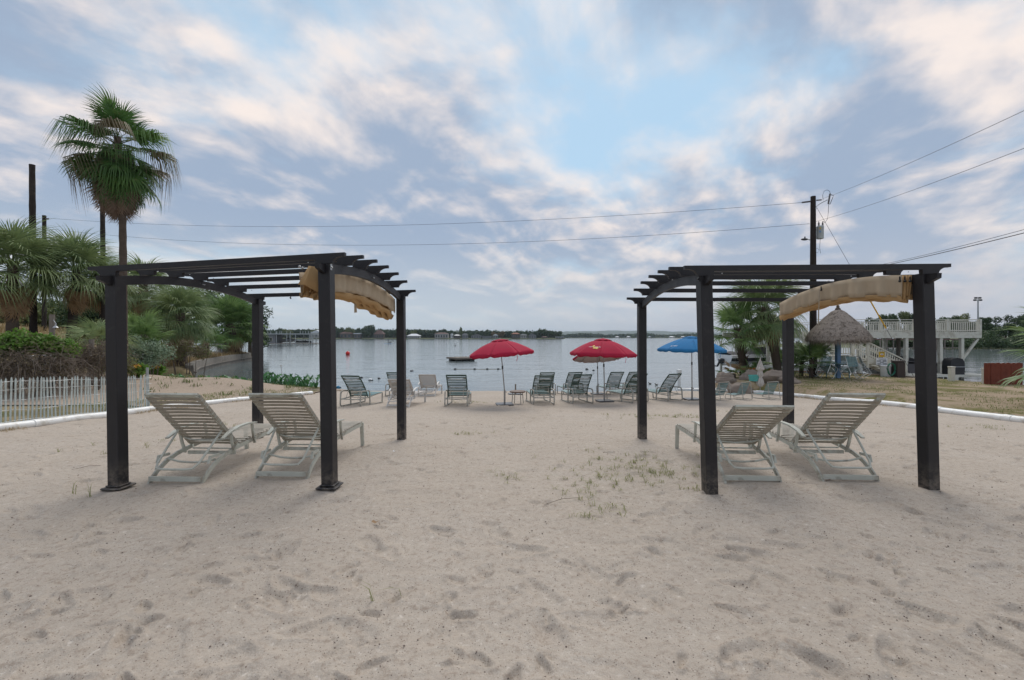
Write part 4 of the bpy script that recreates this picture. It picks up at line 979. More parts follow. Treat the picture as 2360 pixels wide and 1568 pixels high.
def left_palms():
    # the tall one
    b = gxy(283, 18); t = Wd(271, 316, 18.0); q = random.Random(3); root = lthing('palm_tree', 'very tall fan palm with a shaggy brown skirt, rising above the fence-side pergola', 'palm', b, 0, 'palms'); tt = t - b
    trunk(root, [Vector((0, 0, -.3)), Vector((.02, 0, tt.z * .45)), Vector((-.02, 0, tt.z * .72)), tt], [.2, .145, .13, .125, .13, .12], M['trunk'])
    for k in range(13):
        f = k / 12; y = k * 2.39996 + 1.2; put_frond(root, 'tall', tt + Vector((0, 0, .05 - .4 * f)), y, R(78 - 66 * f + q.uniform(-6, 6)), q.uniform(.66, .8), q)
    put_frond(root, 'tall', tt + Vector((0, 0, .1)), R(-90), R(74), .8, q, roll=.05)
    for k in range(32):
        f = k / 31; y = k * 2.39996 + .5; put_frond(root, 'thread' if k % 3 and f < .75 else 'tall', tt + Vector((0, 0, -.2 - .75 * f)), y, R(22 - 62 * f + q.uniform(-8, 8)), q.uniform(.9, 1.1) * (1 if k % 3 else .85), q)
    for k in range(20):
        f = k / 19; y = k * 2.39996 + 1.; put_frond(root, 'tall', tt + Vector((0, 0, -.7 - .5 * f)), y, R(-38 - 30 * f + q.uniform(-8, 8)), q.uniform(.75, .95), q)
    for k in range(26):
        f = k / 25; y = k * 2.39996 + 2.; put_frond(root, 'skirt' if k % 2 else 'tall', tt + Vector((.05 * math.cos(y), .05 * math.sin(y), -.05 - .75 * f)), y, R(-52 - 22 * f + q.uniform(-8, 8)), q.uniform(.5, .66), q, 'dead_frond' if k % 2 else 'frond')
    for k in range(46):
        f = k / 45; y = k * 2.39996; put_frond(root, 'skirt', tt + Vector((.1 * math.cos(y), .1 * math.sin(y), -.95 - 1.05 * f)), y, R(-66 - 18 * f + q.uniform(-5, 5)), q.uniform(.85, 1.05) * (1 - .12 * f), q, 'dead_frond', .5)
    # bushy palms on the bank
    palm('bushy grey-green palm cut by the picture edge above the thicket', gxy(28, 21), Wd(30, 612, 21), [.26, .2, .2], 'sabal', 46, 1.22, 85, -25, 'trunk', ('dead', 15, 1.0, -.4, -1.2, -55, -82), None, 11)
    palm('bushy grey-green palm on a charred trunk, with the dead bare trunks at its sides', gxy(160, 23), Wd(176, 622, 23), [.24, .2, .18], 'sabal', 44, 1.15, 88, -25, 'char', ('dead', 11, .95, -.4, -.9, -55, -82), None, 12)
    palm('bushy palm leaning out over the fence-side pergola roof corner', gxy(235, 25), Wd(240, 650, 25), [.2, .18, .16], 'sabal', 26, 1.0, 70, -35, 'char', ('dead', 7, .9, -.2, -.7, -55, -82), None, 13)
    palm('palm with a mottled trunk seen through the fence-side pergola, tallest of those behind it', gxy(330, 29), Wd(330, 655, 29), [.28, .27, .25], 'sabal', 38, 1.05, 85, -30, 'trunk', ('dead', 15, .95, -.25, -.9, -50, -82), (.05, .95, 60), 14)
    palm('round drooping palm with a long straw skirt behind the chain-link fence', gxy(418, 28), Wd(416, 722, 28), [.3, .25, .25], 'sabal', 60, 1.12, 88, -40, 'trunk', ('dead', 26, 1.05, -.4, -.9, -58, -86), None, 15, .6)
    palm('bright green fan palm with a ragged grey skirt beside the far pergola post', gxy(541, 44.8), Wd(530, 748, 44.8), [.5, .45, .38], 'fan', 44, 2.0, 88, -28, 'trunk', ('dead', 26, 1.6, -.4, -1.5, -50, -84), None, 16, .5)
    palm('small fan palm growing low beside the tall palm trunk', gxy(322, 21), Wd(322, 786, 21), [.12, .1, .1], 'fan', 16, .85, 80, 5, 'trunk', None, None, 17, .2)
    palm('small pale fan palm peeping out beside the fence-side outer post', gxy(232, 18), Wd(230, 790, 18), [.1, .1, .1], 'sabal', 12, .7, 80, 10, 'trunk', None, None, 18, .2)
    palm('low young palm tucked beneath the ragged-skirted fan palm', gxy(478, 37), Wd(480, 792, 37), [.12, .1, .1], 'fan', 14, 1.0, 70, -5, 'trunk', None, None, 19, .2)
    # dead standing trunks
    for dx, dtop, Y, wd, lab in ((75, 380, 22.5, .125, 'bare dead palm trunk, taller of the two, nearest the picture edge'), (237, 448, 24, .11, 'bare dead palm trunk beside the tall skirted palm')):
        b = gxy(dx + 2, Y); t = Wd(dx - 1, dtop, Y) - b; root = lthing('dead_palm', lab, 'dead palm', b, 0, 'dead palm trunks'); trunk(root, [(0, 0, -.3), (t.x * .3 + .02, 0, t.z * .35), (t.x * .6, 0, t.z * .65), t], [wd * 1.45, wd * 1.1, wd, wd * 1.05, wd * .95], M['char'])
left_palms()
def leaf_cloud(name, lobes, n, size, mat, parent=None, seed=0, flat=.0, shell=.55):
    q = np.random.RandomState(seed); vol = np.array([l[1][0] * l[1][1] * l[1][2] for l in lobes]) ** .7; cnt = (n * vol / vol.sum()).astype(int) + 1; P = []; Nn = []
    for (c, r), k in zip(lobes, cnt):
        d = q.randn(k, 3); d /= np.linalg.norm(d, axis=1)[:, None]; rr = (shell + (1 - shell) * q.rand(k)) * (1 + .18 * np.sin(d[:, 0] * 7 + c[0] * 3) * np.sin(d[:, 2] * 6 + c[1])); P.append(np.array(c) + d * rr[:, None] * np.array(r)); Nn.append(d)
    P = np.concatenate(P); Nn = np.concatenate(Nn) + q.randn(len(P), 3) * .8; Nn[:, 2] += flat; Nn /= np.linalg.norm(Nn, axis=1)[:, None]
    up = q.randn(len(P), 3); a = np.cross(Nn, up); a /= np.linalg.norm(a, axis=1)[:, None] + 1e-9; b = np.cross(Nn, a); s = size * (.6 + .8 * q.rand(len(P)))[:, None]
    V = np.stack([P - a * s * .5, P + b * s * .32, P + a * s * .5, P - b * s * .32], 1).reshape(-1, 3); F = np.arange(len(P) * 4).reshape(-1, 4)
    if parent is not None: V = V - np.array(ORG.get(parent.name, (0, 0, 0)))
    return link(name, npmesh(name, V, F, mat, False), parent)
def shrub(name, label, cat, lobes, n, size, mat, seed, stems=5, group=None, smat='twig', mat2=None):
    c = np.mean([l[0] for l in lobes], 0); b = on(c[0], c[1]); root = wthing(name, label, cat, b, group)
    leaf_cloud('foliage', lobes, n, size, M[mat], root, seed, 0, .25)
    leaf_cloud('foliage', [((l[0][0] + .5 * l[1][0] * math.sin(i * 3.1 + seed), l[0][1], l[0][2] + l[1][2] * (.75 + .3 * math.sin(i * 5.3))), (l[1][0] * .38, l[1][1] * .4, l[1][2] * .55)) for i, l in enumerate(list(lobes) * 2)], n // 4, size, M[mat], root, seed + 5, 0, .1)
    if mat2: leaf_cloud('foliage', lobes, n // 2, size, M[mat2], root, seed + 1)
    q = random.Random(seed); mb = MB()
    for l, r in lobes:
        for k in range(max(1, stems // len(lobes))):
            e = Vector(l) + Vector((q.uniform(-.5, .5) * r[0], q.uniform(-.5, .5) * r[1], q.uniform(-.2, .5) * r[2])); g = on(e.x * .7 + b.x * .3 if abs(e.x - b.x) < 3 else e.x, e.y * .7 + b.y * .3 if abs(e.y - b.y) < 3 else e.y, -.05)
            mb.tube([g, g.lerp(e, .5) + Vector((q.uniform(-.1, .1), 0, .08)), e], [.03, .02, .008], 5)
    o = mb.build('stems', M[smat], root); o['kind'] = 'stuff'; return root
def tangle(name, lobes, n, mat, parent, seed, ln=.6, r=.006):
    q = random.Random(seed); mb = MB()
    for k in range(n):
        c, rad = q.choice(lobes); p = Vector([c[i] + q.uniform(-1, 1) * rad[i] for i in range(3)]); d = Vector((q.uniform(-1, 1), q.uniform(-1, 1), q.uniform(-.9, .7))).normalized()
        mb.tube([p, p + d * ln * .5 + Vector((0, 0, q.uniform(.0, .15))), p + d * ln + Vector((0, 0, -.15))], r * q.uniform(.6, 1.5), 3, caps=False)
    o = mb.build(name, M[mat], parent); o['kind'] = 'stuff'; return o
def lob(dx, dy, Y, rx, ry, rz): p = Wd(dx, dy, Y); return (tuple(p), (rx, ry, rz))
def grass_patch(name, pts, mat, h, w, seed, lean=.5):
    """pts (n,3) blade roots"""
    q = np.random.RandomState(seed); n = len(pts); P = np.array(pts, float); a = q.rand(n) * 6.283; hh = h * (.5 + q.rand(n)); d = np.stack([np.cos(a), np.sin(a), 0 * a], 1); s = np.stack([-np.sin(a), np.cos(a), 0 * a], 1); ln = (lean * (.2 + q.rand(n)))[:, None]
    m = P + d * ln * hh[:, None] * .3 + np.array([0, 0, 1]) * hh[:, None] * .6; t = P + d * ln * hh[:, None] + np.array([0, 0, 1]) * hh[:, None] * (1 - .3 * ln); ww = w * (.6 + .8 * q.rand(n))[:, None]
    V = np.stack([P - s * ww / 2, P + s * ww / 2, m + s * ww * .4, m - s * ww * .4, t], 1).reshape(-1, 3); b = np.arange(n)[:, None] * 5
    F = np.concatenate([b + np.array([[0, 1, 2]]), b + np.array([[0, 2, 3]]), b + np.array([[3, 2, 4]])]); o = link(name, npmesh(name, V, F, mat, True)); o['kind'] = 'stuff'; return o
def left_bank():
    shrub('green_bush', 'bright green bush spilling over the thicket behind the picket fence', 'bush', [lob(10, 800, 13.5, .7, .6, .33), lob(60, 790, 13.8, .7, .6, .36), lob(105, 795, 14, .6, .5, .36), lob(145, 805, 14.2, .5, .5, .33), lob(-60, 800, 13.5, .8, .6, .35)], 5200, .09, 'leaf_bright', 31, 8, None, 'twig', 'leaf_olive')
    L = [lob(10, 845, 13.2, .8, .4, .45), lob(75, 845, 13.4, .7, .4, .42), lob(135, 850, 13.8, .5, .4, .38), lob(-60, 845, 13, .8, .5, .45)]
    r = shrub('vine_thicket', 'tangle of bare grey vines behind the picket fence', 'thicket', L, 1500, .06, 'leaf_brown', 32, 10); tangle('vines', L, 900, 'twig', r, 33, .7, .006)
    L = [lob(215, 822, 15.2, .75, .2, .42), lob(180, 825, 15.4, .5, .2, .38), lob(255, 825, 15.6, .5, .2, .4)]
    r = shrub('dead_vines', 'dry brown vines matted over the chain-link fence beside the wooden post', 'vines', L, 1300, .05, 'leaf_brown', 34, 6); tangle('vines', L, 700, 'twig', r, 35, .6, .005)
    shrub('grey_shrub', 'grey-green leafy shrub just past the end of the picket fence', 'shrub', [lob(330, 805, 20, .75, .6, .5), lob(300, 815, 20, .6, .6, .5), lob(370, 812, 20.5, .65, .6, .5), lob(335, 835, 20, .8, .6, .4)], 4200, .085, 'leaf_grey', 36, 8)
    shrub('olive_shrub', 'dusty olive shrub against the chain-link fence', 'shrub', [lob(430, 805, 25.5, .7, .5, .5), lob(400, 815, 25.2, .6, .5, .5), lob(465, 812, 26, .6, .5, .45)], 2400, .085, 'leaf_brown', 37, 6, None, 'twig', 'leaf_olive')
    shrub('olive_shrub', 'sparse olive brush between the dead trunks on the slope', 'shrub', [lob(215, 765, 21, .9, .7, .5), lob(255, 775, 20.5, .8, .7, .5), lob(190, 775, 21, .7, .6, .4)], 2200, .09, 'leaf_olive', 38, 6)
    shrub('fence_shrub', 'olive brush filling the gap beside the fence-side outer post', 'shrub', [lob(262, 830, 17, .6, .5, .6), lob(240, 845, 16.5, .5, .5, .4), lob(285, 845, 17.5, .6, .5, .5)], 2000, .08, 'leaf_olive', 39, 5)
    # trees behind the palms
    def tree(label, dx, dytop, dybot, Y, rx, mat, seed, n=5200, sz=.30):
        b = gxy(dx, Y); top = Wd(dx, dytop, Y).z; bot = Wd(dx, dybot, Y).z; root = wthing('tree', label, 'tree', b, 'trees behind the palms'); q = random.Random(seed); L = []; mb = MB(); mb.tube([b - Vector((0, 0, .3)), (b.x, b.y, bot + (top - bot) * .4)], [.28, .16], 8)
        bot -= 1.1
        for k in range(15):
            a = q.uniform(0, 6.28); f = q.random(); c = Vector((b.x + rx * .62 * math.cos(a) * math.sqrt(q.random()), b.y + rx * .6 * math.sin(a), bot + (top - bot) * (.2 + .65 * f))); rr = rx * q.uniform(.32, .5); L.append((tuple(c), (rr, rr, min(rr * .8, (top - bot) * .28)))); mb.tube([(b.x, b.y, bot + (top - bot) * .2), c], [.1, .03], 5)
        mb.build('trunk', M['bark'], root); leaf_cloud('crown', L, n, sz, M[mat], root, seed, .3)
    tree('dark tree behind the round drooping palm', 470, 652, 770, 58, 5.2, 'leaf_dark', 51); tree('dark tree beside the far post of the fence-side pergola, leaning over the water', 576, 702, 790, 56, 2.8, 'leaf_dark', 52, 4200, .24); tree('olive tree behind the mottled palm trunk', 350, 690, 760, 40, 3.4, 'leaf_olive', 53)
    tree('dark tree behind the bushy palms at the top of the slope', 250, 668, 745, 44, 4.0, 'leaf_dark', 54); tree('dark tree between the round palm and the bright fan palm', 548, 690, 785, 60, 4.0, 'leaf_dark', 55); tree('low dark tree at the hilltop behind the leftmost palm', 60, 690, 750, 42, 4.0, 'leaf_olive', 56); tree('dark tree on the hilltop behind the charred trunk palm', 160, 680, 745, 46, 4.2, 'leaf_dark', 57)
    # dry grass on the hillside and on the sea wall
    q = np.random.RandomState(9); P = []
    for k in range(9000):
        x = q.uniform(-45, -15); y = q.uniform(16, 44)
        if sdist(np.array([x]), np.array([y]), SHORE_L, 1)[0] > 5: P.append((x, y))
    P = np.array(P); grass_patch('dry_grass', np.c_[P, gzn(P[:, 0], P[:, 1])], M['dry_grass'], .45, .03, 10, .8)
    P = []
    for k in range(2600):
        t = q.rand() ** .8; x = np.interp(t, [0, .25, .6, 1], [-20.8, -22.9, -26.1, -29]); y = np.interp(t, [0, .25, .6, 1], [27.2, 30.7, 38, 47]); o = q.uniform(.1, 2.6); P.append((x - o * .85, y - o * .15))
    P = np.array(P); grass_patch('wall_grass', np.c_[P, gzn(P[:, 0], P[:, 1])], M['dry_grass'], .5, .035, 12, 1.3)
    # concrete sea wall, in cast sections
    sp = [(-19.8, 26.3), (-20.6, 27.2), (-21.7, 29.0), (-22.8, 30.7), (-24.6, 34.5), (-26, 38), (-27.6, 42.5), (-28.9, 47), (-31, 49.5), (-33, 52)]
    w = wthing('sea_wall', 'stained concrete sea wall curving round the inlet', 'wall', on(-20, 28.4))
    for i in range(len(sp) - 1):
        a, b = Vector((*sp[i], 0)), Vector((*sp[i + 1], 0)); d = (b - a).normalized(); n = Vector((d.y, -d.x, 0)); a2 = a + d * .01; b2 = b - d * .01; za = -.12 + .02 * (i % 2)
        mb = MB(); lo = -2.2; k = .12
        mb.add([a2 + n * .25 + Vector((0, 0, lo)), b2 + n * .25 + Vector((0, 0, lo)), b2 + n * k + Vector((0, 0, za)), a2 + n * k + Vector((0, 0, za)), a2 - n * .2 + Vector((0, 0, lo)), b2 - n * .2 + Vector((0, 0, lo)), b2 - n * .2 + Vector((0, 0, za)), a2 - n * .2 + Vector((0, 0, za))], [(0, 1, 2, 3), (3, 2, 6, 7), (5, 4, 7, 6), (4, 0, 3, 7), (1, 5, 6, 2)]); mb.build('wall_section', M['concrete'], w, 0)
        mb = MB(); f = Vector((0, 0, -.58)); mb.bar(a2 + n * .26 + f, b2 + n * .26 + f, .10, .06); mb.build('ledge', M['concrete'], w)
    # chain-link fence above the wall
    def chain(label, pts, h, every=1, postmat='galv', seed=0, sp_=.14, rw=.0045):
        w = wthing('chain_link_fence', label, 'fence', on(*pts[0])); G_ = [on(*p) for p in pts]; up = Vector((0, 0, h))
        for p in G_: MB().tube([p - Vector((0, 0, .2)), p + up], .03, 8).build('post', M[postmat], w)
        for a, b in zip(G_[:-1], G_[1:]):
            MB().tube([a + up, b + up], .02, 6).build('top_rail', M['galv'], w); mb = MB(); L = (b - a).length; n = int((L + h) / sp_)
            for k in range(n):
                for s in (0, 1):
                    u0 = k * sp_; x0, z0 = (u0, 0) if u0 < L else (L, u0 - L); x1, z1 = (u0 - h, h) if u0 > h else (0, u0)
                    if z0 > h: continue
                    P0 = a.lerp(b, (x0 if not s else L - x0) / L) + Vector((0, 0, z0 + .04)); P1 = a.lerp(b, (x1 if not s else L - x1) / L) + Vector((0, 0, z1)); mb.tube([P0, P1], rw, 3, caps=False)
            o = mb.build('wire_mesh', M['wire'], w); o['kind'] = 'stuff'
        return w
    globals()['chain'] = chain
    chain('chain-link fence along the top of the sea wall in front of the palms', [(-20.5, 23.3), (-21.4, 25.5), (-23.4, 29.5), (-25.2, 33), (-27, 37.4), (-28.6, 42), (-30.2, 47)], 1.25)
    chain('rusty chain-link fence on the slope behind the picket fence, hung with vines', [(-16.4, 12.0), (-16.0, 14.6), (-15.4, 16.2)], 1.15)
    for dx, top, Y, lab in ((120, 725, 16.0, 'tall weathered wooden post carrying a small lamp on the slope'), (211, 782, 15.9, 'short weathered wooden fence post beside the dead vines')):
        b = gxy(dx, Y); t = Wd(dx, top, Y); w = wthing('wooden_post', lab, 'post', b); MB().tube([b - Vector((0, 0, .2)), t], [.085, .08], 10).build('shaft', M['wood'], w)
        if dx == 120: p = Wd(128, 752, Y - .15); MB().lathe([(.09, 0), (.05, .05), (.025, .07), (.02, .12)], p - Vector((0, 0, .06)), 12).build('lamp', M['galv'], w); MB().tube([p + Vector((0, 0, .05)), p + Vector((-.06, .08, .09)), t + Vector((0, 0, -.15))], .012, 6).build('lamp_arm', M['galv'], w)
    # yellow flowers by the inlet
    for dx, dy, Y, lab in ((362, 848, 21, 'plant with a cluster of yellow-orange blooms at the end of the picket fence'), (318, 846, 18, 'low plant with pale orange blooms behind the picket fence')):
        p = Wd(dx, dy, Y); r = shrub('flowering_plant', lab, 'plant', [((p.x, p.y, p.z - .15), (.45, .3, .3))], 700, .11, 'leaf_bright', 61, 4); leaf_cloud('blossom', [((p.x, p.y - .1, p.z + .02), (.24, .2, .12))], 90, .11, M['flower'], r, 62)
left_bank()
# ------------------------------------------------------------------ elephant ears at the water's edge
def taro_leaf():
    mb = MB(); o = [(0, 0), (-.13, .10), (-.15, -.02), (-.14, -.18), (-.08, -.34), (0, -.46)]
    vs = [(0, 0, 0), (0, -.2, -.015), (0, -.46, -.09)] + [(x, y, .05 * abs(x) / .15 - .05 * (y / .46) ** 2) for x, y in o[1:5]] + [(-x, y, .05 * abs(x) / .15 - .05 * (y / .46) ** 2) for x, y in o[1:5]]
    mb.add(vs, [(0, 3, 4), (0, 4, 5, 1), (1, 5, 6, 2), (0, 8, 7), (0, 1, 9, 8), (1, 2, 10, 9)]); return mb.mesh('leaf', M['leaf_taro'], 60)
def taro():
    me = taro_leaf(); q = random.Random(4)
    spots = [(612, 884), (630, 882), (646, 885), (660, 887), (675, 889), (690, 892), (620, 876), (640, 877), (704, 896), (728, 899), (560, 872), (535, 868), (585, 876), (510, 866), (470, 862), (425, 858), (400, 856), (380, 858)]
    ORD = ['first', 'second', 'third', 'fourth', 'fifth', 'sixth', 'seventh', 'eighth', 'ninth', 'tenth', 'eleventh', 'twelfth']
    names = ['in the middle of the leafy row', 'at the open end of the leafy row', 'half hidden behind the far post of the fence-side pergola', 'near the sea wall foot']
    for k, (dx, dy) in enumerate(spots):
        x0, y0 = (dx - CX) / FD, 19.6 if dx > 600 else 21.5
        Y = 20.2 + (.8 if dy < 880 else 0) - max(0, (dx - 690)) * .02 if dx > 600 else 21.8 + q.uniform(-.3, .5); b = on(x0 * Y, Y)
        r = lthing('elephant_ear_plant', 'elephant ear plant, %s %s' % (ORD[sorted([s[0] for s in spots if (s[0] > 600) == (dx > 600)]).index(dx)], 'counted from the far post of the fence-side pergola towards open water' if dx > 600 else 'counted from the picket fence end towards the far pergola post'), 'plant', b, q.uniform(0, 6), 'elephant ears along the bank'); n = q.randint(7, 11)
        for j in range(n):
            a = j * 2.4 + q.uniform(-.3, .3); h = q.uniform(.22, .62) * (1.0 if dx > 600 else .55); d = Vector((math.cos(a), math.sin(a), 0)); rr = q.uniform(.1, .38); tip = d * rr + Vector((0, 0, h))
            MB().tube([(0, 0, -.05), d * rr * .4 + Vector((0, 0, h * .6)), tip], [.014, .01, .007], 4).build('stem', M['leaf_taro'], r)
            o = link('leaf', me, r, loc=tip, rot=(q.uniform(.3, 1.0), q.uniform(-.3, .3), a + math.pi / 2)); o.scale = [q.uniform(.4, .75)] * 3
taro()
# ------------------------------------------------------------------ picket (snow) fence
def picket_fence():
    p0, p1 = Vector((-9.86, 5.2, 0)), Vector((-10.02, 11.85, 0)); w = wthing('picket_fence', 'wire-bound fence of pale pickets along the beach edge', 'fence', on(p0.x, p0.y)); q = random.Random(8); n = 84; hp = .98
    o = [(-.0155, 0), (.0155, 0), (.0155, hp - .045), (0, hp), (-.0155, hp - .045)]; me = MB().prism(o, 'y', .009).mesh('picket', M['picket'])
    for k in range(n):
        p = p0.lerp(p1, (k + q.uniform(-.05, .05)) / n); b = on(p.x, p.y, .0); link('picket', me, w, loc=b - Vector(ORG[w.name]) + Vector((0, 0, q.uniform(-.02, .02))), rot=(q.uniform(-.035, .035), q.uniform(-.02, .02), R(90) + q.uniform(-.06, .06)))
    for h in (.12, .33, .54, .75, .90):
        for off in (-.008, .008): MB().tube([on(*p0.lerp(p1, k / 40).xy, h + .012 * math.sin(k * .9 + h * 9)) + Vector((off, 0, 0)) for k in range(41)], .003, 4).build('wire', M['galv'], w)
    for t in (.37, .985, .02): p = p0.lerp(p1, t); MB().flat([on(p.x - .03, p.y, -.1), on(p.x - .03, p.y, 1.18)], .05, .035, (0, 1, 0)).build('post', M['galv'], w)
picket_fence()
# ------------------------------------------------------------------ lawn side: palms, rocks, deck, boats
def right_palms():
    b = gxy(1716, 21.6); palm('young green fan palm among the boulders, nearest the blue umbrella', b, Wd(1703, 757, 21.6), [.2, .17, .17], 'fan', 19, 1.0, 88, -35, 'trunk', None, (.08, .95, 70), 71, .35)
    b = gxy(1797, 21.8); t = Wd(1757, 708, 21.8); palm('leaning stout palm with a bristly upper trunk and yellowing lower fronds', b, t, [.21, .19, .2, .28, .30, .26], 'sabal', 44, 1.12, 80, -40, 'trunk', ('dead', 7, 1.0, -.35, -.7, -40, -72), (.48, .98, 120), 72, .5, (Wd(1782, 790, 21.8) - b))
    palm('low fan palm hidden behind the leaning palm trunk', gxy(1818, 22.4), Wd(1818, 838, 22.4), [.1, .1, .1], 'fan', 12, .62, 85, 0, 'trunk', None, None, 73, .2); palm('small fan palm on a slim stem beside the utility pole', gxy(1868, 21.0), Wd(1872, 828, 21.0), [.10, .08, .08], 'fan', 15, .66, 85, -15, 'trunk', None, (.1, .9, 16), 74, .2)
    palm('low fan palm between the far pergola post and the utility pole', gxy(1846, 22.2), Wd(1848, 832, 22.2), [.1, .1, .1], 'fan', 12, .62, 85, 0, 'trunk', None, None, 75, .2); palm('low reddish-brown palm stub at the water beside the boulders', gxy(1690, 20.6), on(*gxy(1690, 20.6).xy, .25), [.12, .12, .1], ('dead', 'fan'), 14, .42, 80, 0, 'trunk', None, None, 76, .1); palm('tiny fan palm at the foot of the young green palm', gxy(1736, 21.2), on(*gxy(1736, 21.2).xy, .2), [.08, .07, .06], 'fan', 9, .5, 80, 10, 'trunk', None, None, 77, .1)
    palm('fan palm reaching in from the picture edge above the lawn', on(14.95, 10.9), on(14.95, 10.9, 1.4), [.13, .12, .12], 'fan', 24, .95, 85, -20, 'trunk', None, (.1, .9, 30), 78, .2)
right_palms()
def boulder(label, dx, dy, Y, rx, ry, rz, seed):
    b = gxy(dx, Y); root = lthing('boulder', label, 'boulder', b, 0, 'boulders at the palm bed'); mb = MB(); mb.ball((0, 0, 0), 1.0, 48, 30); q = np.random.RandomState(seed); V = np.array(mb.v); k = q.randn(14, 3); ph = q.rand(14) * 6
    for i in range(14):
        f = 1.0 + .8 * i / 3; V = V * (1 + .10 / f ** .8 * np.sin((V @ k[i]) * f * 1.5 + ph[i]))[:, None]
    V[:, 2] = np.maximum(V[:, 2], -.35); V *= np.array([rx, ry, rz]); mb.v = [tuple(v) for v in V]; mb.build('stone', M['rock'], root, 60)
def right_bed():
    boulder('long pale boulder behind the first two sand chairs', 1712, 886, 18.4, .62, .5, .42, 1); boulder('pale boulder under the leaning palm, behind the closed umbrella', 1782, 884, 18.6, .72, .5, .48, 2); boulder('small boulder at the water below the palm stub', 1672, 887, 19.6, .42, .35, .30, 3); boulder('rounded boulder at the foot of the young green palm', 1734, 876, 19.6, .5, .4, .38, 4); boulder('flat boulder beside the lawn edge under the leaning palm', 1815, 886, 18.2, .5, .4, .3, 5)
    P = Wd(1740, 872, 18.1); b = P.copy(); b.z = P.z - .12; root = lthing('laundry_basket', 'turquoise plastic basket resting on the boulder', 'basket', b, .3); 
    w, d, h = .2, .15, .25
    MB().box((0, 0, .01), (.34, .24, .015)).build('floor', M['basket'], root)
    for z in (.03, .09, .15, .235): MB().flat([(-w * (.85 + z * .6), -d * (.85 + z * .6), z), (w * (.85 + z * .6), -d * (.85 + z * .6), z), (w * (.85 + z * .6), d * (.85 + z * .6), z), (-w * (.85 + z * .6), d * (.85 + z * .6), z), (-w * (.85 + z * .6), -d * (.85 + z * .6), z)], .012, .022 if z < .2 else .04).build('band', M['basket'], root)
    for k in range(22):
        a = k / 22; px = np.interp(a, [0, .29, .5, .79, 1], [-1, 1, 1, -1, -1]); py = np.interp(a, [0, .29, .5, .79, 1], [-1, -1, 1, 1, -1]); MB().bar((px * w * .86, py * d * .86, .01), (px * w, py * d, .24), .014, .014).build('slat', M['basket'], root)
    L = [lob(1770, 862, 20.3, .8, .5, .2), lob(1815, 862, 20.6, .7, .4, .18)]; shrub('ground_shrub', 'low weedy shrub at the foot of the leaning palm', 'shrub', L, 1200, .07, 'leaf_olive', 81, 4)
right_bed()
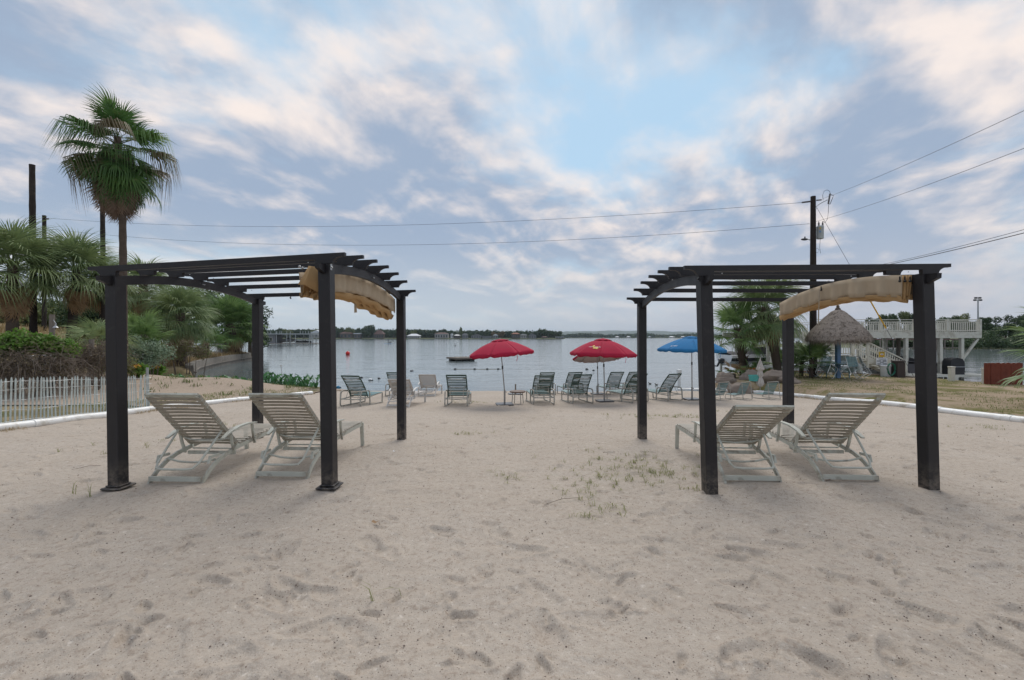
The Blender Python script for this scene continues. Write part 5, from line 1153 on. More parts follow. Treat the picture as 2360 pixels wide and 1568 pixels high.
def tiki():
    Y = 20.7; b = gxy(1931, Y); g = b.z; root = lthing('thatched_umbrella', 'thatched palm-leaf umbrella on a blue post over the lawn table', 'umbrella', b)
    zt = 2.98 - g; zr = 1.5 - g
    MB().flat([(0, 0, -.2), (0, 0, zt - .2)], .17, .17, (0, 1, 0)).build('post', M['bluepost'], root)
    prof = [(1.24, zr + .02), (1.14, zr + .25), (.88, zr + .58), (.58, zr + .92), (.29, zr + 1.22), (.07, zt - .05)]
    MB().lathe(prof, (0, 0, 0), 40, False).build('thatch_bed', M['thatch_dark'], root)
    q = np.random.RandomState(3); n = 9000; t = q.rand(n) ** .75; t = np.where(q.rand(n) < .7, np.minimum(1, (np.floor(t * 6) + .15 + .45 * q.rand(n)) / 6), t); a = q.rand(n) * 6.283; pr = np.array(prof)[::-1]; u = np.linspace(0, 1, 6)
    r0 = np.interp(t * .93, u, pr[:, 0]) + .02; z0 = np.interp(t * .93, u, pr[:, 1]) + .03; ln = .34 + .2 * q.rand(n); t2 = np.minimum(t * .93 + ln * .42, 1.25); r1 = np.where(t2 <= 1, np.interp(t2, u, pr[:, 0]), 1.24 + .10 * (t2 - 1) / .25) + .03 + .07 * q.rand(n); z1 = np.where(t2 <= 1, np.interp(t2, u, pr[:, 1]), zr + .02 - 1.25 * (t2 - 1)) + .05 * q.rand(n) - .03; a1 = a + q.randn(n) * .07
    A = np.stack([r0 * np.cos(a), r0 * np.sin(a), z0], 1); B = np.stack([r1 * np.cos(a1), r1 * np.sin(a1), z1], 1); s = np.stack([-np.sin(a), np.cos(a), 0 * a], 1) * (.010 + .022 * q.rand(n))[:, None]; C = (A + B) / 2 + np.stack([np.cos(a), np.sin(a), 1 + 0 * a], 1) * .025
    V = np.stack([A - s, A + s, C + s, C - s, B + s * .3, B - s * .3], 1).reshape(-1, 3); k = np.arange(n)[:, None] * 6; F = np.concatenate([k + np.array([[0, 1, 2, 3]]), k + np.array([[3, 2, 4, 5]])]); o = link('thatch', npmesh('thatch', V, F, M['thatch'], False), root); o['kind'] = 'stuff'
    n = 3200; a = q.rand(n) * 6.283; r = .98 + .34 * q.rand(n); zz = zr + .1 - .1 * q.rand(n); A = np.stack([r * np.cos(a), r * np.sin(a), zz + .1], 1); B = A * np.array([1.02, 1.02, 1]) - np.array([0, 0, 1]) * (.16 + .34 * q.rand(n) ** 1.5)[:, None] + q.randn(n, 3) * .02; s = np.stack([-np.sin(a), np.cos(a), 0 * a], 1) * .012; V = np.stack([A - s, A + s, B], 1).reshape(-1, 3); o = link('fringe', npmesh('fringe', V, np.arange(n * 3).reshape(-1, 3), M['thatch'], False), root); o['kind'] = 'stuff'
    MB().lathe([(.09, -.1), (.12, 0), (.06, .08), (.07, .14), (.02, .2)], (0, 0, zt), 10).build('finial', M['thatch_dark'], root)
    # table
    root = lthing('lawn_table', 'round teal table around the blue post of the thatched umbrella', 'table', b, 0); MB().lathe([(.12, 0), (.55, 0), (.57, .012), (.57, .03), (.12, .035)], (0, 0, .70), 28).build('table_top', M['tealtop'], root)
    for k in range(4): a = k * math.pi / 2 + .7; MB().tube([(.42 * math.cos(a), .42 * math.sin(a), .70), (.46 * math.cos(a), .46 * math.sin(a), -.02)], .02, 8).build('leg', M['tealtop'], root)
    # chairs tipped against the table
    fm, sm = M['chair_tube'], M['teal_strap']; ch = lthing('strap_chair', 'x', 'chair', (0, 0, 0)); w = .27
    for s in (-1, 1): x = s * w; MB().tube([(x, -.25, .60), (x, .22, .62), (x, .27, .58), (x, .20, .05), (x, .16, .015), (x, -.22, .015), (x, -.27, .05), (x, -.30, .58), (x, -.25, .60)], .013, 8).build('side_loop', fm, ch)
    MB().tube([(-w, -.22, .39), (-.24, -.27, .5), (-.24, -.36, .90), (-.2, -.375, .94), (.2, -.375, .94), (.24, -.36, .90), (.24, -.27, .5), (w, -.22, .39)], .013, 8).build('back_frame', fm, ch); MB().tube([(-w, .23, .42), (-.2, .26, .42), (.2, .26, .42), (w, .23, .42)], .013, 8).build('seat_bar', fm, ch)
    me = MB().box((0, 0, 0), (.52, .042, .006), None, .002).mesh('strap', sm)
    for k in range(8): link('strap', me, ch, loc=(0, -.20 + .062 * k, .405))
    for k in range(9): z = .46 + .052 * k; link('strap', me, ch, loc=(0, np.interp(z, [.46, .9], [-.25, -.365]), z), rot=(R(76) + R(28), 0, 0)).scale = (.94, 1, 1)
    labs = ['teal strap lawn chair tipped against the table, facing the beach', 'teal strap lawn chair tipped against the table on the utility pole side', 'teal strap lawn chair tipped against the table beside the stair foot', 'teal strap lawn chair behind the table on the utility pole side', 'teal strap lawn chair behind the table on the stair side']
    for k, (ang, tl) in enumerate(((-92, 34), (-158, 34), (-28, 34), (140, 25), (40, 25))):
        o = ch if k == 0 else copy_tree(ch); o['label'] = labs[k]; o['group'] = 'lawn chairs tipped against the table'; a = R(ang); rr = 1.02; p = on(b.x + rr * math.cos(a), b.y + rr * math.sin(a)); o.location = p + Vector((0, 0, .02)); o.rotation_euler = (R(-tl), 0, a + math.pi / 2); o.location.z += .25 * math.sin(R(tl)) * .75
M['chair_tube'] = pmat('aluminium_tube', (.52, .54, .53), .4, .1, 4, .3)
tiki()
def deck():
    cm = M['cream']; YF, YB = 26.0, 31.5; X0, X1 = 15.6, 28.6; ZD = 1.94
    w = wthing('boat_deck', 'cream upper deck with railings standing over the boat slips', 'deck', (22, 26, WATER))
    def P(o): return o
    nb = 18
    for k in range(nb): x = X0 + (X1 - X0) * (k + .5) / nb; MB().box((x, (YF + YB) / 2, ZD - .02), ((X1 - X0) / nb - .02, YB - YF - .1, .04)).build('deck_board', M['wood'], w)
    MB().bar((X0, YF, ZD - .19), (X1, YF, ZD - .19), .05, .38).build('fascia', cm, w); MB().bar((X1, YF + .03, ZD - .19), (X1, YB, ZD - .19), .05, .36).build('fascia', cm, w); MB().bar((X0, YB, ZD - .19), (X1, YB, ZD - .19), .05, .36).build('fascia', cm, w)
    for y in (27.3, 28.7, 30.1): MB().bar((X0, y, ZD - .17), (X1, y, ZD - .17), .06, .24).build('joist', M['wood'], w)
    for x in (15.9, 18.9, 21.3, 24.1, 26.2, 27.5): MB().bar((x, YF + .1, -2.5), (x, YF + .1, ZD - .38), .17, .17, (0, 1, 0)).build('post', cm, w)
    for x in (16.5, 19.6, 22.4, 25, 27.4): MB().bar((x, YB - .1, -2.5), (x, YB - .1, ZD - .38), .16, .16, (0, 1, 0)).build('post', cm, w)
    for x in (20.4, 23.3, 26.0): MB().bar((x, 28.7, -2.5), (x, 28.7, ZD - .3), .15, .15, (0, 1, 0)).build('post', M['wood'], w)
    MB().bar((27.55, YF + .1, .25), (28.5, YF + .1, ZD - .42), .10, .12).build('knee_brace', cm, w)
    # railings
    RH = .74; bal = MB().box((0, 0, .33), (.030, .030, .60)).mesh('baluster', cm)
    def rail(a, b, gap=None, every=2.1, sp=.128):
        a, b = Vector(a), Vector(b); L = (b - a).length; n = max(1, round(L / every)); d = (b - a) / L
        MB().bar(a + Vector((0, 0, RH)), b + Vector((0, 0, RH)), .07, .04).build('top_rail', cm, w); MB().bar(a + Vector((0, 0, .08)), b + Vector((0, 0, .08)), .04, .05).build('bottom_rail', cm, w); MB().bar(a + Vector((0, 0, RH - .12)), b + Vector((0, 0, RH - .12)), .03, .03).build('mid_rail', cm, w)
        for k in range(n + 1): p = a.lerp(b, k / n); MB().bar(p - Vector((0, 0, .3)), p + Vector((0, 0, RH + .03)), .10, .10, (0, 1, 0)).build('rail_post', cm, w)
        m = int(L / sp)
        for k in range(1, m): link('baluster', bal, w, loc=a.lerp(b, k / m) - Vector(ORG[w.name]))
    rail((X0, YF + .02, ZD), (17.35, YF + .02, ZD)); rail((18.45, YF + .02, ZD), (X1 - .04, YF + .02, ZD)); rail((X1 - .04, YF + .12, ZD), (X1 - .04, YB, ZD)); rail((X0, YB, ZD), (X1 - .12, YB, ZD), None, 2.6, .2)
    # door-coloured screen and things on the deck
    MB().box((16.6, 27.2, ZD + .55), (.5, .04, 1.1)).build('screen_panel', M['redwood'], w)
    # steps: upper flight towards the beach, a landing, lower flight along the deck
    st = wthing('deck_stairs', 'cream wooden stairs turning down from the deck to the lawn', 'stairs', (18, 23.5, gz(18, 23)))
    zl = .62; ya, yb = 24.3, 26.0; xa, xb = 17.4, 18.4; n = 7
    for k in range(n): t = (k + .5) / n; MB().box(((xa + xb) / 2, yb - (yb - ya) * t - .02, ZD - (ZD - zl) * (k + 1) / (n + 1)), (xb - xa - .06, .27, .045)).build('tread', cm, st)
    for x in (xa, xb): MB().bar((x, yb, ZD - .12), (x, ya, zl - .05), .05, .22).build('stringer', cm, st); MB().bar((x, yb, ZD + RH), (x, ya, zl + RH), .06, .06).build('handrail', cm, st); MB().bar((x, yb - .02, ZD + .1), (x, ya, zl + .12), .04, .05).build('bottom_rail', cm, st); MB().bar((x, ya, zl - .1), (x, ya, zl + RH + .04), .09, .09, (0, 1, 0)).build('newel', cm, st)
    for x in (xa, xb):
        for k in range(1, 11): t = k / 11; link('baluster', bal, st, loc=Vector((x, yb - (yb - ya) * t, ZD - (ZD - zl) * t + .05)) - Vector(ORG[st.name]))
    MB().box(((xa + xb) / 2 + .03, 23.75, zl - .03), (1.2, 1.06, .06)).build('landing', cm, st); MB().bar((xa - .05, 23.22, zl - .16), (xb + .25, 23.22, zl - .16), .05, .2).build('landing_fascia', cm, st)
    for x in (xa, xb + .1): MB().bar((x, 23.3, -.7), (x, 23.3, zl - .06), .11, .11, (0, 1, 0)).build('landing_post', cm, st)
    MB().bar((xa, 23.24, zl + RH), (xb + .05, 23.24, zl + RH), .06, .05).build('handrail', cm, st); MB().bar((xa, 23.24, zl + .1), (xb + .05, 23.24, zl + .1), .04, .05).build('bottom_rail', cm, st)
    for k in range(1, 8): link('baluster', bal, st, loc=Vector((xa + (xb + .05 - xa) * k / 8, 23.24, zl + .03)) - Vector(ORG[st.name]))
    x0, x1 = 18.55, 20.55; g = gz(20.4, 22.4); n = 6
    for k in range(n): MB().box((x0 + (x1 - x0) * (k + .5) / n, 22.75, zl - (zl - g) * (k + 1) / (n + 1)), (.30, .95, .045)).build('tread', cm, st)
    for y in (22.25, 23.22):
        MB().bar((x0 - .1, y, zl - .10), (x1 + .1, y, g + .04), .05, .26).build('stringer', cm, st); MB().bar((x0, y, zl + RH), (x1, y, g + RH + .08), .07, .05).build('handrail', cm, st); MB().bar((x0, y, zl + RH - .28), (x1, y, g + RH - .2), .045, .045).build('mid_rail', cm, st); MB().bar((x0, y, zl + .10), (x1, y, g + .2), .04, .05).build('bottom_rail', cm, st)
        for x, z in ((x0, zl), (x1, g + .05)): MB().bar((x, y, g - .1 if x > 20 else zl - .6), (x, y, z + RH + .05), .09, .09, (0, 1, 0)).build('newel', cm, st)
        for k in range(1, 17): t = k / 17; link('baluster', bal, st, loc=Vector((x0 + (x1 - x0) * t, y, zl + (g - zl) * t + .08)) - Vector(ORG[st.name]))
    # bulkhead along the lawn edge
    bw = wthing('bulkhead', 'low concrete edge holding the lawn above the boat slips', 'wall', on(19, 22))
    e = SHORE_R[2:9]
    for a, b in zip(e[:-1], e[1:]):
        a3, b3 = Vector((*a, 0)), Vector((*b, 0)); d = (b3 - a3).normalized(); MB().bar(a3 + d * .01 + Vector((0, 0, -1.35)), b3 - d * .01 + Vector((0, 0, -1.35)), .22, 1.9).build('wall_section', M['concrete'], bw)
    dk_ = wthing('lower_dock', 'cream lower dock frame beside the last deck posts', 'dock', (25.5, 24.6, WATER)); MB().box((25.2, 25.2, -.62), (5.2, 1.5, .12)).build('platform', cm, dk_)
    for x in (23.2, 27.4): MB().bar((x, 24.6, -2.5), (x, 24.6, -.5), .15, .15, (0, 1, 0)).build('post', cm, dk_)
    for x in (23.2, 25.3, 27.4): MB().box((x, 24.42, -.78), (.4, .12, .2)).build('bumper', cm, dk_)
deck()
def boat(name, label, loc, rz, L, W, Hh, mats_, cover=True, engine=True, tower=False):
    root = lthing(name, label, 'boat', loc, rz, 'boats in the slips'); n = 18; rows = []
    for i in range(n + 1):
        t = i / n; b = W / 2 * (1 - max(0, (t - .35) / .65) ** 2.6) ** .75 if t < .999 else .01; b = max(b, .01); k = .02 + Hh * .62 * max(0, (t - .55) / .45) ** 2.2; h = Hh * (.88 + .22 * t); x = -L / 2 + L * t
        half = [(0, k), (b * .72, k + (h - k) * .30), (b * .9, k + (h - k) * .42), (b * .97, k + (h - k) * .70), (b, k + (h - k) * .74), (b * 1.0, h), (b * .86, h + .02)]
        rows.append([Vector((x, -y, z)) for y, z in reversed(half)] + [Vector((x, y, z)) for y, z in half[1:]])
    k = len(rows[0]); mb = MB(); vs = [p for r in rows for p in r]; band = [2, 2, 1, 1, 0, 0, 0, 0, 1, 1, 2, 2]
    mb.add(vs, [(i * k + j, (i + 1) * k + j, (i + 1) * k + j + 1, i * k + j + 1) for i in range(n) for j in range(k - 1)] + [tuple(range(k))]); mb.m = [band[j] for i in range(n) for j in range(k - 1)] + [2]
    mb.build('hull', [mats_[0], mats_[1], mats_[2]], root, 40)
    if cover:
        rows = []
        for i in range(15):
            t = i / 14; x = -L / 2 + .05 + (L - .3) * t; b = max(.05, W / 2 * (1 - max(0, (t - .35) / .62) ** 2.6) ** .75 if t < .97 else .08); r = Hh * (.88 + .22 * t); hp = .42 * math.exp(-((t - .45) / .28) ** 2) + .12 * math.exp(-((t - .05) / .1) ** 2) + .03 * math.sin(i * 2.1); rows.append([Vector((x, b * 1.02 * s, r + .03 + hp * (1 - abs(s) ** 1.6) - (.10 if abs(s) > .95 else 0))) for s in (-1, -.96, -.75, -.5, -.25, 0, .25, .5, .75, .96, 1)])
        MB().grid(rows).build('cover', M['cover'], root, 50)
    else:
        MB().box((-.2, 0, Hh * .93), (L * .55, W * .78, .04)).build('cockpit', M['cover'], root); rows = [[Vector((L * .12 + .12 * abs(y), y * W * .42, Hh)), Vector((L * .03 + .16 * abs(y), y * W * .36, Hh + .38))] for y in (-1, -.5, 0, .5, 1)]; MB().grid(rows).build('windshield', M['glass'], root)
    if engine: MB().box((-L / 2 - .16, 0, .28), (.34, .3, .36), None, .06).tube([(-L / 2 - .25, 0, .3), (-L / 2 - .42, 0, -.05)], .07, 8).tube([(-L / 2 - .5, .16, -.05), (-L / 2 - .5, -.16, -.05)], .05, 6).build('outdrive', M['hull_black'], root)
    if tower:
        for s in (-1, 1): MB().tube([(-.1, s * W * .45, Hh), (-.45, s * W * .38, Hh + .95), (.25, s * W * .3, Hh + 1.1), (.7, s * W * .45, Hh + .1)], .03, 8).build('tower_leg', M['hull_black'], root)
        MB().tube([(-.45, -W * .38, Hh + .95), (-.45, W * .38, Hh + .95)], .03, 8).build('tower_bar', M['hull_black'], root)
    return root
def lawn_side_items():
    boat('motor_boat', 'white and black motor boat under a grey cover, raised behind the palms', (16.9, 28.4, -.25), 0, 5.6, 2.1, .78, (M['hull'], M['hull_black'], M['hull'])); boat('ski_boat', 'orange and white ski boat with a black tower in the slip behind the palms', (17.2, 26.6, -1.0), math.pi, 5.6, 2.1, .82, (M['hull'], M['hull_orange'], M['hull']), False, False, True)
    boat('covered_boat', 'boat wholly under a dark cover behind the lawn fence', (24.2, 28.5, -.85), R(80), 5.4, 2.2, .95, (M['hull'], M['hull_black'], M['cover'])); boat('covered_boat', 'grey covered boat in the last slip beside the knee brace', (26.2, 29, -.9), R(95), 5.2, 2.1, .8, (M['hull'], M['hull'], M['cover']))
    lf = wthing('boat_lift', 'cream posts and cables lifting the white boat', 'boat lift', (16, 28, WATER))
    for x in (14.6, 16.3, 18.2):
        for y in (27.2, 29.8): MB().bar((x, y, -2.5), (x, y, 1.35), .13, .13, (0, 1, 0)).build('post', M['cream'], lf)
    MB().tube([(15.9, 27.2, 1.3), (16.9, 27.25, .1)], .02, 5).build('brace', M['galv'], lf); MB().bar((14.6, 27.2, -.3), (18.2, 27.2, -.3), .1, .12).build('beam', M['galv'], lf); MB().bar((14.6, 29.8, -.3), (18.2, 29.8, -.3), .1, .12).build('beam', M['galv'], lf)
    chain('chain-link fence with a gate along the lawn edge behind the stairs', [(15.2, 23.9), (17.2, 24.05), (18.9, 23.9), (20.3, 23.3)], 1.05, seed=5); chain('chain-link fence running from the gate towards the red board screen', [(20.75, 22.9), (22.2, 23.0), (24.0, 23.2), (26.2, 23.6)], 1.05, seed=6)
    # signs
    Y = 22.12
    def sign(nm, lab, x0, y0, x1, y1, mt, lines, extra=None):
        a = Wd(x0, y0, Y); b = Wd(x1, y1, Y); c = (a + b) / 2; s = wthing(nm, lab, 'sign', (c.x, Y, gz(c.x, Y))); wd, hh = abs(b.x - a.x), abs(a.z - b.z); MB().box(c, (wd, .012, hh), None, .004).build('plate', mt, s)
        for fx, fz, lw, lh in lines: MB().box((c.x + fx * wd, Y - .009, c.z + fz * hh), (lw * wd, .003, lh * hh)).build('printed_line', M['ink'], s)
        MB().bar((c.x, Y + .025, gz(c.x, Y) - .1), (c.x, Y + .025, c.z + hh * .45), .035, .03, (0, 1, 0)).build('stake', M['galv'], s)
        return c, wd, hh, s
    sign('lawn_sign', 'white notice board with black lines of text on the lawn fence', 2019, 825, 2045, 841.5, M['signwhite'], [(.05, .34, .7, .05), (.08, .20, .6, .04), (-.25, .05, .35, .10), (.24, .05, .32, .12), (.0, -.12, .35, .08), (-.22, -.28, .34, .05), (.24, -.28, .36, .05), (-.2, -.40, .3, .04), (.26, -.40, .34, .04)])
    c, wd, hh, s = sign('warning_sign', 'small square yellow sign with a white oval above the notice board', 2025.5, 811, 2038.5, 823.5, M['yellow'], [(0, .38, .7, .06)])
    o = [(wd * .28 * math.cos(t), hh * .14 * math.sin(t)) for t in [2 * math.pi * k / 16 for k in range(16)]]; MB().prism(o, 'y', .004, (c.x, Y - .011, c.z + .01)).build('oval_mark', M['signwhite'], s); MB().prism([(x * .55, y * .6) for x, y in o], 'y', .004, (c.x, Y - .013, c.z + .015)).build('oval_mark', M['bluepost'], s); MB().box((c.x, Y - .011, c.z - hh * .2), (wd * .45, .004, hh * .06)).build('printed_line', M['buoyred'], s)
    b = gxy(2041, 21.9); r = lthing('white_barrel', 'white lidded barrel beside the stair foot', 'barrel', b); MB().lathe([(.20, 0), (.21, .02), (.225, .52)], (0, 0, 0), 20).build('body', M['hull'], r); MB().lathe([(.24, 0), (.245, .05), (.22, .075), (.02, .09)], (0, 0, .52), 20).build('lid', M['hull'], r)
    b = gxy(2070, 21.6); r = lthing('brown_bin', 'dark brown upright bin beside the green hose', 'bin', b); MB().box((0, 0, .40), (.42, .38, .80), None, .03).build('body', M['bin'], r); MB().box((0, 0, .83), (.45, .42, .06), None, .02).build('lid', M['bin'], r)
    b = gxy(2055, 21.5); r = lthing('garden_hose', 'coil of green hose hanging beside the brown bin', 'hose', b); MB().tube([((.17 + .012 * (k % 4)) * math.cos(k * .42), -.03 + .004 * k * .3, .42 + (.30 + .01 * (k % 3)) * math.sin(k * .42)) for k in range(76)], .014, 6).build('coil', M['hose'], r)
    b = Wd(2197, 868, 25.0); b.z = -.56; r = lthing('covered_grill', 'round-topped black cover standing on the lower dock', 'cover', b); MB().prism([(-.4, 0), (.4, 0), (.42, .4), (.40, .75), (.28, .92), (0, .97), (-.28, .92), (-.40, .75), (-.42, .4)], 'y', .5).build('cover', M['black'], r, 50); MB().box((0, -.26, .45), (.86, .03, .03)).build('strap', M['galv'], r)
    for dx, dyb, dyt, Y, lab in ((2193, 881, 847, 19.2, 'short cream post beside the chain-link fence end'), (2271, 886, 851, 18.0, 'short cream post just beside the red board screen')):
        b = gxy(dx, Y); t = Wd(dx, dyt, Y); r = lthing('bollard_post', lab, 'post', b); h = t.z - b.z; MB().box((0, 0, h / 2 - .1), (.17, .17, h + .2), None, .008).build('shaft', M['cream'], r); MB().box((0, 0, h + .02), (.2, .2, .045), None, .008).build('cap', M['cream'], r)
    # red board screen
    Y = 17.6; a = gxy(2283, Y); z0 = gz(20.6, 17.4); r = wthing('board_screen', 'red-stained screen of scallop-topped boards at the lawn edge', 'fence', (20.6, Y, z0)); n = 6
    for k in range(n):
        wd = 1.26 / n; hh = .96 + .01 * (k % 2); o = [(-wd / 2 + .006, 0), (wd / 2 - .006, 0), (wd / 2 - .006, hh - .05)] + [((wd / 2 - .006) * math.cos(t), hh - .05 + .05 * math.sin(t)) for t in [math.pi * j / 6 for j in range(1, 6)]] + [(-wd / 2 + .006, hh - .05)]
        MB().prism(o, 'y', .022, (a.x + wd * (k + .5), Y + .006 * (k % 2), z0 - .05)).build('board', M['redwood'], r)
    for z in (.2, .75): MB().bar((a.x, Y + .05, z0 + z), (a.x + 1.32, Y + .05, z0 + z), .05, .08).build('rail', M['redwood'], r)
    MB().bar((a.x + 1.30, Y + .05, z0 - .1), (a.x + 1.30, Y + .05, z0 + .9), .08, .08, (0, 1, 0)).build('post', M['redwood'], r); MB().bar((a.x + .04, Y + .05, z0 - .1), (a.x + .04, Y + .05, z0 + .9), .08, .08, (0, 1, 0)).build('post', M['redwood'], r)
    MB().prism([(0, 0), (.05, 0), (.05, .94), (0, .94)], 'y', .2, (a.x - .06, Y + .1, z0 - .05)).build('return_board', M['redwood'], r)
    b = on(20.45, 21.55); MB_ = MB(); MB_.box(b + Vector((0, 0, .04)), (1.0, .45, .09), .1, .02); tag(MB_.build('paver', M['concrete']), 'flat concrete step at the bottom of the stairs', 'step')
M['bin'] = pmat('bin_brown', (.055, .04, .035), .7, .2, 4)
lawn_side_items()
# ------------------------------------------------------------------ utility pole and wires
def wire(label, a, b, sag, r=.012, nm='power_line', cat='wire', grp='overhead wires'):
    a, b = Vector(a), Vector(b); pts = [a.lerp(b, k / 40) - Vector((0, 0, sag * 4 * (k / 40) * (1 - k / 40))) for k in range(41)]; o = MB().tube(pts, r, 5).build(nm, M['cable']); tag(o, label, cat, grp); return o
def utility():
    Y = 21.8; b = gxy(1874, Y); zt = Wd(1874, 453, Y).z - b.z; r = lthing('utility_pole', 'dark utility pole behind the lawn-side pergola with a transformer', 'utility pole', b)
    MB().tube([(0, 0, -.5), (0, 0, zt * .5), (0, 0, zt)], [.17, .145, .115], 14).build('shaft', M['polewood'], r)
    def q(dx, dy, off=0.0): return Wd(dx, dy, Y) - b + Vector((0, off, 0))
    tr = MB().lathe([(.13, 0), (.155, .01), (.16, .05), (.16, .56), (.165, .57), (.165, .62), (.14, .66), (.04, .68)], q(1890, 551), 18).build('transformer', M['transformer'], r, 40)
    MB().bar(q(1876, 530), q(1886, 530), .06, .05).build('mount', M['galv'], tr); MB().bar(q(1876, 545), q(1886, 545), .06, .05).build('mount', M['galv'], tr)
    for dx in (1887, 1896):
        MB().lathe([(.03, 0), (.045, .04), (.03, .06), (.045, .1), (.03, .12), (.045, .16), (.02, .2), (.015, .26)], q(dx, 522), 10).build('bushing', M['insulator'], tr)
    MB().box(q(1885, 536, -.165), (.09, .01, .1)).build('label_plate', M['bluepost'], tr); MB().box(q(1885, 528, -.165), (.06, .01, .08)).build('label_plate', M['yellow'], tr)
    MB().tube([q(1878, 478), q(1893, 468), q(1907, 461)], .022, 6).build('cutout_arm', M['galv'], r)
    MB().tube([q(1909, 470), q(1913, 447)], .04, 8).build('fuse_cutout', M['insulator'], r); MB().tube([q(1913, 448), q(1921, 451), q(1919, 456), q(1913, 471), q(1909, 470)], .014, 6).build('fuse_tube', M['cable'], r)
    MB().tube([q(1897, 462), q(1896, 450), q(1899, 441), q(1906, 438), q(1912, 441), q(1914, 448)], .010, 5).build('jumper', M['cable'], r); MB().tube([q(1910, 471), q(1909, 490), q(1907, 505), q(1901, 514), q(1897, 510)], .010, 5).build('jumper', M['cable'], r)
    MB().tube([q(1882, 462), q(1893, 461)], .035, 8).build('insulator', M['insulator'], r)
    s = MB().tube([q(1838, 468), q(1871, 464)], .010, 6); 
    for k in range(9): p = q(1849 + 2.2 * k, 467 - .27 * k); s.tube([p - Vector((.008, 0, 0)), p + Vector((.008, 0, 0))], .045, 8, (0, 1, 0))
    o = s.build('insulator_string', M['insulator'], r); o['kind'] = 'stuff'
    la = MB().tube([q(1874, 560), q(1866, 553), q(1861, 552)], .022, 8).build('lamp_arm', M['galv'], r); MB().ball(q(1854, 552), .14, 14, 8, (1.3, .6, .42)).build('lamp_head', M['cable'], la); MB().lathe([(.03, 0), (.03, .09), (.01, .1)], q(1855, 550), 8).build('photocell', M['cable'], la)
    MB().tube([q(1878, 575), q(1884, 572), q(1888, 577), q(1884, 583), q(1878, 581)], .008, 5).build('drip_loop', M['cable'], r); MB().tube([q(1890, 551, -.02), q(1889, 570), q(1891, 584)], .008, 5).build('drip_loop', M['cable'], r)
    mb = MB(); MB().box(q(1876, 483, -.14), (.05, .02, .06)).build('tag_plate', M['galv'], r)
    MB().box(Vector((.17, -.05, 1.6)), (.12, .1, .75), None, .01).build('meter_box', M['transformer'], r)
    # far pole on the hill
    Y2 = 36; b2 = gxy(102, Y2); r2 = lthing('utility_pole', 'distant utility pole on the hill behind the palms at the picture edge', 'utility pole', b2); z2 = Wd(102, 497, Y2).z - b2.z; MB().tube([(0, 0, -.5), (0, 0, z2)], [.16, .13], 10).build('shaft', M['polewood'], r2); MB().tube([(0, 0, z2 - .25), (.35, 0, z2 - .28)], .05, 8).build('insulator', M['insulator'], r2)
    B = lambda dx, dy: b + q(dx, dy)
    wire('upper overhead wire crossing the whole sky between the two poles', B(1838, 468), Wd(110, 503, Y2), .95, .009); wire('lower overhead wire crossing the whole sky between the two poles', B(1866, 516), Wd(106, 527, Y2), 1.25, .009)
    wire('overhead wire rising from the pole top to the picture corner', B(1897, 458), Wd(2460, 208, 8.5), .1, .007); wire('overhead wire rising from the transformer towards the picture edge', B(1876, 512), Wd(2460, 303, 8.5), .12, .007)
    wire('lower pair of service cables, the thicker one', B(1876, 640), Wd(2460, 512, 9), .12, .011); wire('lower pair of service cables, the thinner one', B(1876, 636), Wd(2460, 502, 9), .16, .007)
    g = wire('guy wire slanting from the pole down to the lawn by the stairs', B(1882, 478), on(20.1, 21.3), 0, .008, 'guy_wire'); p0 = B(1882, 478); p1 = on(20.1, 21.3); w = wthing('guy_guard', 'yellow plastic guard sleeve on the guy wire above the thatch', 'guard', p1); MB().tube([p0.lerp(p1, .555), p0.lerp(p1, .715)], .03, 8).build('sleeve', M['orange_guard'], w)
    wire('guy wire slanting from the pole towards the palms', B(1868, 520), on(14.3, 20.5), 0, .007, 'guy_wire')
M['insulator'] = pmat('insulator_grey', (.13, .12, .12), .4, .2, 5)
utility()
